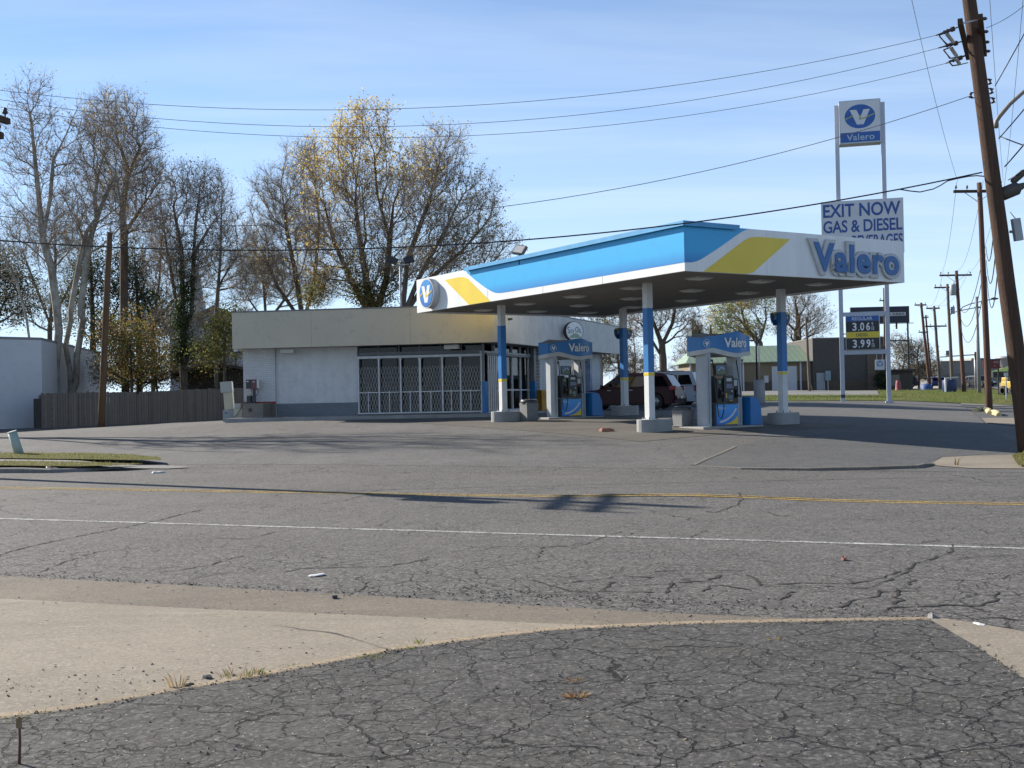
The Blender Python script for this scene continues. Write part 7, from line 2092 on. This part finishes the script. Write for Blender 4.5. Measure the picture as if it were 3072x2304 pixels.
bare_tree("bare tree with three ivy-wrapped stems above the brown shed", [s2((556, 1190), (545, 1000), (535, 941), (500, 740), (480, 600)), s2((545, 1000), (548, 900), (545, 750), (520, 620)), s2((545, 1000), (574, 941), (585, 690), (600, 560), (622, 470)), s2((580, 760), (650, 650), (670, 600)), s2((535, 941), (440, 840), (400, 740))],
          [(400, 410, 70, 65), (440, 400, 50, 60), (365, 480, 60, 70), (445, 480, 55, 90), (350, 570, 50, 60), (400, 560, 70, 60)], 66, 1200, 0.22, 24, BARK_BR, TWIG, (BUD_B,), 1500, 0.1, 0.34, 7, 0.8, 0.02)
bare_tree("faint pale bare tree filling the gap behind the two sycamores", [[(105, 850), (108, 700), (120, 580), (118, 480)], [(108, 700), (70, 600), (40, 520)], [(108, 700), (160, 600), (175, 520)]],
          [(60, 530, 70, 90), (130, 500, 70, 100), (170, 580, 60, 90), (30, 640, 60, 70), (110, 660, 80, 60)], 84, 1100, 0.18, 26, BARK_GR, TWIG_P, (BUD_B,), 800, 0.1, 0.3, 9, 1.0, 0.024)
bare_tree("faint pale bare tree behind the ivy-wrapped stems", [[(330, 850), (332, 700), (345, 600), (350, 500)], [(332, 700), (300, 620), (285, 540)], [(332, 700), (400, 620), (440, 560)]],
          [(330, 520, 70, 80), (290, 590, 60, 80), (390, 600, 70, 80), (450, 610, 50, 70), (350, 670, 90, 60), (500, 560, 40, 70)], 88, 1200, 0.18, 27, BARK_GR, TWIG_P, (BUD_B,), 800, 0.1, 0.3, 9, 1.0, 0.024)
bare_tree("faint pale bare tree low behind the shop's left roof end", [[(575, 850), (575, 700), (570, 620), (560, 560)], [(575, 700), (620, 640), (650, 600)], [(575, 700), (540, 650), (520, 610)]],
          [(560, 570, 55, 80), (610, 610, 60, 60), (530, 640, 40, 50), (680, 620, 60, 50)], 86, 900, 0.16, 28, BARK_GR, TWIG_P, (BUD_B, BUD_Y), 900, 0.1, 0.3, 9, 0.95, 0.023)
DKG = [leafmat("needle_dark", (0.045, 0.060, 0.034), 0.3), leafmat("needle_mid", (0.075, 0.095, 0.048), 0.3), leafmat("needle_brown", (0.11, 0.09, 0.055), 0.3)]
IVY = [leafmat("ivy_dark", (0.025, 0.045, 0.015), 0.2), leafmat("ivy_mid", (0.045, 0.07, 0.02), 0.25)]
OLV = [leafmat("olive_leaf", (0.17, 0.155, 0.04), 0.4), leafmat("rust_leaf", (0.21, 0.125, 0.045), 0.4), leafmat("green_leaf", (0.09, 0.11, 0.03), 0.35), leafmat("tan_leaf", (0.25, 0.18, 0.08), 0.4)]
leafy("dark pine with drooping boughs at the left edge", [(0, 570, 55, 55), (30, 610, 55, 45), (25, 670, 65, 35), (-30, 620, 60, 70)], 76, 230, 110, 0.12, 31, DKG, [(-10, 830), (-8, 700), (0, 560), (2, 510)], 0.55, 0.22)
leafy("dark evergreen filling the gap behind the two sycamores", [(185, 560, 40, 80), (180, 650, 60, 90), (235, 620, 55, 110), (240, 720, 60, 60)], 78, 300, 100, 0.12, 32, DKG, [(200, 840), (200, 700), (195, 520)], 0.5, 0.25)
leafy("dark evergreen behind the wooden pole's right side", [(285, 570, 45, 70), (300, 650, 60, 90), (330, 700, 55, 70)], 80, 280, 100, 0.12, 33, DKG, [(300, 840), (300, 700), (290, 540)], 0.5, 0.25)
leafy("rust and olive leafed bush spilling over the fence beside the pole", [(235, 720, 42, 50), (275, 745, 75, 75), (325, 765, 45, 60), (255, 800, 65, 35), (215, 700, 25, 35), (300, 690, 30, 35)], 64.5, 330, 75, 0.105, 34, OLV, [(285, 850), (283, 790), (280, 720)], 0.38, 0.10, "bush", "bush")
leafy("olive leafed shrub against the shop's left end", [(480, 720, 38, 50), (500, 690, 28, 35), (455, 760, 40, 40), (505, 750, 20, 40)], 60, 170, 75, 0.10, 35, [OLV[0], OLV[2], OLV[0]], [(485, 850), (485, 790), (485, 730)], 0.36, 0.08, "bush", "bush")
leafy("ivy climbing the three stems above the brown shed", [(393, 700, 18, 70), (398, 640, 16, 60), (412, 600, 12, 60), (388, 560, 10, 60), (395, 760, 26, 40), (420, 540, 9, 50)], 65.6, 330, 60, 0.095, 36, IVY, [(398, 850), (396, 740), (394, 640)], 0.22, 0.08, "ivy", "climbing plant", 1.0)
leafy("tangle of ivy and brush on the trunks behind the shop roof", [(800, 640, 45, 35), (760, 590, 22, 50), (850, 600, 18, 60), (820, 560, 16, 50), (700, 600, 20, 50), (680, 640, 30, 30)], 73, 300, 70, 0.11, 37, [OLV[0], IVY[1], OLV[3]], [(805, 850), (805, 740), (805, 640)], 0.4, 0.1, "ivy", "climbing plant", 1.0)
bare_tree("thicket of brown brush behind the fence and shed", [[(390, 850), (390, 800)], [(440, 850), (450, 790)], [(340, 850), (335, 790)], [(300, 850), (300, 800)], [(500, 850), (510, 780)]],
          [(330, 800, 60, 35), (250, 800, 60, 35), (420, 770, 60, 50), (490, 770, 40, 60), (520, 700, 30, 60), (350, 720, 50, 60), (450, 700, 50, 50)], 72, 900, 0.07, 38, BARK_GR, TWIG_P, (OLV[0], OLV[3]), 1500, 0.12, 0.15, 10, 0.8, 0.02, name="brush", min_frac=.1, cat="brush")
leafy("low tangled hedge of brown and olive brush just behind the fence", [(310, 815, 95, 28), (420, 800, 60, 34), (350, 790, 50, 40), (480, 800, 40, 30)], 70, 300, 75, 0.10, 39, [OLV[0], OLV[3], OLV[2], OLV[1]], [(300, 850), (300, 830), (300, 800)], 0.5, 0.08, "bush", "bush")
# trees seen under the canopy and beyond the lawn
bare_tree("dark bare tree with forked trunk seen between the canopy posts", [[(1433, 815), (1432, 775), (1430, 745), (1415, 705), (1400, 660)], [(1430, 745), (1452, 700), (1462, 650)], [(1432, 775), (1405, 730), (1385, 700)]],
          [(1420, 660, 60, 45), (1390, 690, 50, 45), (1465, 680, 50, 50), (1430, 640, 60, 30), (1500, 700, 30, 40)], 88, 700, 0.30, 41, BARK_BR, TWIG, (BUD_B,), 500, .1, 0.32, 6, 0.9, 0.026)
bare_tree("grey-brown brushy bare trees right of the shop's end", [[(1300, 830), (1300, 780), (1295, 720)], [(1340, 830), (1335, 770), (1345, 700)], [(1370, 830), (1372, 770), (1368, 720)]],
          [(1300, 720, 50, 45), (1345, 720, 40, 60), (1290, 770, 60, 45), (1360, 790, 60, 40), (1240, 700, 30, 22)], 98, 800, 0.13, 42, BARK_GR, TWIG_P, (BUD_B, OLV[0]), 2500, .14, 0.2, 10, 1.0, 0.028, name="brush", min_frac=.2, cat="brush")
bare_tree("leaning tree with light green new leaves above the green roof", [[(1648, 850), (1640, 742), (1610, 705), (1575, 665), (1545, 640)], [(1640, 742), (1655, 690), (1652, 650)], [(1610, 705), (1600, 660)]],
          [(1590, 665, 40, 26), (1560, 690, 38, 28), (1620, 650, 42, 24), (1650, 670, 25, 25), (1600, 715, 60, 25)], 150, 600, 0.50, 43, BARK_GR, TWIG_P, (BUD_G, BUD_G, BUD_Y), 9000, .17, 0.3, 6, 1.3, 0.04, name="budding_tree")
bare_tree("big dark-trunked bare tree above the meeting of green roof and brick wall", [[(1722, 850), (1722, 742), (1724, 690), (1718, 650), (1712, 610)], [(1724, 700), (1752, 728), (1790, 742)], [(1724, 690), (1745, 650), (1755, 620)], [(1722, 720), (1695, 690), (1685, 650)]],
          [(1720, 640, 45, 30), (1750, 670, 45, 40), (1695, 665, 38, 40), (1775, 700, 35, 35), (1720, 710, 60, 35)], 152, 700, 0.75, 44, BARK_BR, TWIG, (BUD_B,), 800, .2, 0.32, 6, 1.3, 0.045)
leafy("broken ivy-green stump trunk rising behind the nearer pump's sign", [(1506, 718, 5, 14), (1503, 700, 3, 12), (1512, 730, 5, 10)], 120, 60, 24, 0.22, 45, IVY, [(1508, 850), (1508, 740), (1502, 698)], 0.22, 0.25, "tree_stump", "tree")
bare_tree("hazy olive-grey trees behind the billboard legs", [[(1950, 845), (1950, 800), (1955, 770)], [(1985, 845), (1985, 800), (1982, 770)], [(2012, 845), (2012, 810)]],
          [(1955, 765, 30, 40), (1985, 770, 30, 40), (2010, 800, 22, 35), (1950, 815, 45, 25), (1930, 745, 20, 25), (1990, 815, 35, 25)], 185, 800, 0.22, 46, BARK_GR, TWIG_P, (OLV[0], BUD_B, OLV[2]), 3500, .20, 0.2, 10, 1.5, 0.05, name="brush", min_frac=.2, cat="trees")
leafy("dark rounded evergreen shrub by the stone pier", [(1904, 822, 11, 22)], 126.5, 120, 40, 0.22, 47, DKG[:2], [(1904, 845), (1904, 825)], 0.25, 0.06, "bush", "bush")
bare_tree("far bare trees along the horizon behind the parked cars", [[(1520, 840), (1522, 790), (1525, 760)], [(1490, 840), (1488, 790)], [(1560, 840), (1560, 760)]],
          [(1500, 740, 40, 50), (1540, 750, 40, 45), (1480, 790, 40, 30), (1390, 800, 40, 30)], 165, 600, 0.2, 48, BARK_GR, TWIG_P, (BUD_B,), 600, .25, 0.22, 8, 1.5, 0.05, name="brush", min_frac=.2, cat="trees")
# tree just outside the left edge: only its branch shadows reach the picture
def off_tree(x, y, h, seed, label):
    rs = np.random.RandomState(seed)
    return None
m_ = K * 48.5 / FPX
def pxof(x, y, z):
    v = CAMROT.transposed() @ Vector((x, y, z - EYE)); return ((1536 + FPX * v.x / -v.z) / K, (1152 - FPX * v.y / -v.z) / K)
tb_ = [pxof(-28, 48.5, z) for z in (0.3, 6, 11, 16)]
ecx, ecy = pxof(-28, 48.5, 14.5)
bare_tree("bare tree beyond the left edge whose branch shadows cross the lot", [tb_, [tb_[1], pxof(-26, 48.5, 10), pxof(-25, 48.5, 13)], [tb_[1], pxof(-30.5, 48.5, 11)]],
          [(ecx, ecy, 3.9 / m_, 4.6 / m_), (ecx - 20, ecy + 110, 3.4 / m_, 2.5 / m_)], 48.5, 520, 0.30, 51, BARK_SYC, TWIG_P, (), 0, .1, 0.3, 6, 0.9, 0.03, rmin=0.016)
# ------------------------------------------------------------------ small things on the ground
bo = pxl(LF, (42, 981.0))[0]; bz0 = G(bo.x, bo.y) + LF
bl = thing("pipe_bollard", "pale green-grey pipe bollard leaning left on the roadside grass", "bollard", (bo.x, bo.y, bz0))
top_ = at(36, 1296, bo.y - .1) - Vector((bo.x, bo.y, bz0))
mb = MB(); dv = top_.normalized(); Lb = top_.length
mb.tube([-dv * .15, dv * Lb], 0.125, 22); mb.build("pipe", M("bollard_paint", (0.36, 0.44, 0.40), 0.55, (0.30, 0.37, 0.34), 3, dirt=(0.22, 0.25, 0.22)), bl)
mb = MB(); mb.tube([dv * (Lb + .001), dv * (Lb + .02)], 0.13, 22); mb.build("cap", M("bollard_cap", (0.62, 0.66, 0.62), 0.5), bl)
c = ong(158, 1415)
cu = thing("drink_cup", "orange and white drink cup lying in the gutter by the left kerb", "cup", (c.x, c.y, c.z), R(15))
mb = MB(); mb.tube([(-.14, 0, .06), (-.1, 0, .06), (.08, 0, .055)], [0.065, 0.064, 0.05], 14); mb.build("cup", M("cup_orange", (0.55, 0.20, 0.09), 0.5, (0.6, 0.55, 0.5), 12, amount=(.45, .5)), cu)
mb = MB(); mb.tube([(.081, 0, .055), (.12, 0, .05), (.15, 0, .05)], [0.045, 0.03, 0.02], 10); mb.build("lid", WHITE_P, cu)
def flat(name, label, cat, q, s, mat, h=0.02, seed=1, group=None):
    r = random.Random(seed)
    p = ong(*q)
    o = thing(name, label, cat, (p.x, p.y, p.z + .008), r.uniform(0, 3), group)
    mb = MB(); n = 9
    ring = [(s * (0.7 + .3 * r.random()) * math.cos(6.283 * k / n), s * .55 * (0.7 + .3 * r.random()) * math.sin(6.283 * k / n)) for k in range(n)]
    v = [(a, b, 0) for a, b in ring] + [(a * .8, b * .8, h * r.uniform(.6, 1.1)) for a, b in ring] + [(0, 0, h * 1.1)]
    f = [(k, (k + 1) % n, n + (k + 1) % n, n + k) for k in range(n)] + [(n + k, n + (k + 1) % n, 2 * n) for k in range(n)]
    mb.add(v, f); mb.build("piece" if name != "rock" else "stone", mat, o)
    return o
PAPER = M("paper", (0.66, 0.66, 0.66), 0.7)
flat("paper_scrap", "white paper scrap on the broken asphalt above the concrete apron", "litter", (950, 1728), 0.11, PAPER, 0.008, 3)
flat("paper_scrap", "white paper scrap lying in the shop driveway near the left kerb", "litter", (475, 1419), 0.2, PAPER, 0.03, 4)
flat("paper_scrap", "crumpled pale plastic scrap beyond the lot's right corner", "litter", (2940, 1878), 0.07, PAPER, 0.01, 5)
flat("rock", "dark stone resting on the apron close to the lot edge", "stone", (621, 2041), 0.055, M("stone_dark", (0.06, 0.06, 0.065), 0.8), 0.022, 6)
flat("rock", "small brown stone pair lump at the very edge of the lot", "stone", (568, 2064), 0.04, M("stone_brown", (0.08, 0.06, 0.05), 0.8), 0.018, 7)
flat("rock", "small dark stone on the gutter pan below the cracked road", "stone", (1004, 1797), 0.03, M("stone_dark", (0.06, 0.06, 0.065), 0.8), 0.02, 8)
flat("rock", "pale chunk of concrete at the lot's right corner", "stone", (2797, 1857), 0.06, CONC_GREY, 0.03, 9)
b_ = ong(1820, 1295)
bk = thing("brick", "single reddish brick lying on the forecourt before the nearest post", "brick", (b_.x, b_.y, b_.z + .006), R(20))
mb = MB(); mb.box(-.2, .2, -.1, .1, 0, .075); mb.box(-.17, .12, -.07, .09, .076, .1); mb.build("brick_body", M("brick_red", (0.34, 0.16, 0.10), 0.8, (0.26, 0.12, 0.08), 9), bk, bevel=0.01)
tz_ = ong(2015, 1718)
flat("road_debris", "reddish rusty scrap on the road right of centre", "litter", (2532, 1681), 0.06, M("rust", (0.24, 0.10, 0.07), 0.8), 0.03, 12)
# weeds along the lot edge, dry tufts in the cracks
def weed(label, q, r0, h, n, seed, mats, cat="weed", name="weed", lean=0.5):
    rs = np.random.RandomState(seed)
    p = ong(*q)
    o = thing(name, label, cat, (p.x, p.y, p.z + .012))
    V, F, mi = [], [], []
    for i in range(n):
        a = rs.uniform(0, 6.283); rr = r0 * math.sqrt(rs.uniform()); b = np.array((rr * math.cos(a), rr * math.sin(a) * .6, 0))
        d = np.array((math.cos(a) * lean + rs.normal() * .25, math.sin(a) * lean + rs.normal() * .25, 1)); d /= np.linalg.norm(d)
        L = h * rs.uniform(.4, 1.2); s = np.cross(d, rs.normal(size=3)); s /= np.linalg.norm(s); w_ = h * .06
        k = len(V); bend = np.array((math.cos(a), math.sin(a), -.6)) * L * .25
        V += [b - s * w_, b + s * w_, b + d * L * .6 + s * w_ * .8, b + d * L * .6 - s * w_ * .8, b + d * L + bend * .6]
        F += [(k, k + 1, k + 2, k + 3), (k + 3, k + 2, k + 4)]; m_ = rs.randint(len(mats)); mi += [m_, m_]
    mb = MB(); mb.v = [tuple(v) for v in V]; mb.f = F; mb.m = mi; mb.smooth = [False] * len(F)
    mb.build("blades", mats, o); return o
WG = [leafmat("weed_green", (0.11, 0.15, 0.03), 0.35), leafmat("weed_light", (0.20, 0.21, 0.05), 0.35)]
WD = [leafmat("weed_dry", (0.34, 0.24, 0.11), 0.3), leafmat("weed_rust", (0.25, 0.13, 0.07), 0.3)]
for i, (q, r0, h, n, lab) in enumerate((((735, 2035), .14, .09, 70, "largest green weed clump at the apron's edge beside the dark stone"), ((1125, 1978), .12, .05, 60, "flat bright green weed patch midway along the lot edge"),
        ((1205, 1953), .09, .05, 30, "green weed patch right of the flat bright one on the lot edge"), ((1255, 1936), .03, .09, 12, "small upright weed farthest right on the lot edge"),
        ((885, 2005), .09, .035, 26, "thin low weed patch between the two bigger green clumps"), ((120, 2152), .10, .04, 24, "low weed patch on the lot edge near the rusty stake"), ((30, 2165), .10, .04, 24, "low weed patch at the far left end of the lot edge"))):
    weed(lab, q, r0, h * .55, n, 60 + i, WG + ([WD[1]] if i == 0 else []))
weed("spindly dry weed on the apron left of the dark stone", (530, 2070), .05, .10, 14, 71, [WD[0]], lean=.35)
weed("straw coloured dry tuft in the cracked lot, centre", (1728, 2098), .06, .05, 60, 72, WD, lean=1.0)
weed("smaller rusty dry tuft just above the straw coloured one", (1730, 2050), .05, .03, 35, 73, WD, lean=1.0)
weed("small straw tuft near the top right of the cracked lot", (2325, 1925), .05, .03, 24, 74, [WD[0]], lean=1.0)
weed("green moss tuft line in the long crack at lower right", (2800, 2110), .2, .02, 60, 75, [leafmat("moss", (0.12, 0.13, 0.03), 0.2)], lean=.8)
weed("dry weed stalk standing on the right concrete pad", (2870, 1398), .03, .2, 5, 76, [WD[1], OLV[0]], lean=.3)
p = ong(57, 2300)
rsx = thing("rusty_stake", "thin rusty stake standing in the lot at the lower left corner", "stake", (p.x, p.y, p.z))
mb = MB(); tp = at(57, 2150, p.y - .02) - p
mb.tube([(0, 0, -.03), tuple(tp * .5 + Vector((.004, 0, 0))), tuple(tp)], [.007, .006, .006], 7); mb.build("rod", M("rusty", (0.16, 0.075, 0.045), 0.85, (0.09, 0.05, 0.035), 30), rsx)
mb = MB(); mb.bar(tp * .78, tp * .98, .022, .012); mb.build("tip", M("rust_tan", (0.30, 0.20, 0.10), 0.85), rsx)

# grit gathered along the seams (one mass)
rs = np.random.RandomState(77)
def grit(runs, label, mats, smin, smax):
    C = []
    for pts, n, spread, lift in runs:
        P = np.array([[p_.x, p_.y] for p_ in pts]); L = np.linalg.norm(np.diff(P, axis=0), axis=1); cum = np.concatenate([[0], np.cumsum(L)])
        t_ = rs.uniform(0, cum[-1], n); i = np.clip(np.searchsorted(cum, t_) - 1, 0, len(L) - 1); f_ = ((t_ - cum[i]) / L[i])[:, None]
        q_ = P[i] * (1 - f_) + P[i + 1] * f_ + rs.normal(size=(n, 2)) * spread * rs.uniform(.2, 1, (n, 1))
        C.append(np.concatenate([q_, (Gn(q_[:, 0], q_[:, 1]) + lift)[:, None]], 1))
    C = np.concatenate(C); n = len(C)
    s = (smin + (smax - smin) * rs.uniform(0, 1, n) ** 3)[:, None, None]
    base = np.array([(1, 0, 0), (0, 1, 0), (-1, 0, 0), (0, -1, 0), (0, 0, .7), (0, 0, -.4)], float)
    V = C[:, None, :] + (base[None] + rs.normal(size=(n, 6, 3)) * .28) * s
    F = np.array([(0, 1, 4), (1, 2, 4), (2, 3, 4), (3, 0, 4), (1, 0, 5), (2, 1, 5), (3, 2, 5), (0, 3, 5)])
    F = (F[None] + (np.arange(n) * 6)[:, None, None]).reshape(-1, 3)
    o_ = fastmesh("gravel", V.reshape(-1, 3), F, mats, np.repeat(rs.randint(0, len(mats), n), 8))
    return tag(o_, label, "gravel", kind="stuff")
GM = [M("grit_dark", (0.05, 0.048, 0.046), 0.9), M("grit_grey", (0.20, 0.19, 0.18), 0.9), M("grit_tan", (0.28, 0.22, 0.15), 0.9)]
grit([(Ew, 900, 0.05, 0.016), (Ew, 350, 0.25, 0.016), (Fw, 220, 0.2, -0.02), (Tw, 450, 0.14, 0.011), (Rw, 120, 0.08, 0.015), ([Vector((-3.5, 6.4)), Vector((2.0, 6.6))], 500, 0.5, 0.016), ([Vector((-2.5, 5.0)), Vector((3.0, 5.2))], 500, 0.5, 0.016)],
     "loose grit along the seam of lot and concrete apron", GM, 0.0025, 0.010)
grit([(px((900, 1275), (1300, 1292), (1700, 1312), (2010, 1332)), 900, 0.28, 0.004), (px((0, 1240), (500, 1268), (900, 1290)), 400, 0.15, 0.006), (px((1500, 1010), (1750, 1019), (1990, 1016)), 250, 0.15, 0.005)],
     "loose grit on the broken road edge above the apron", GM[:2], 0.003, 0.013)
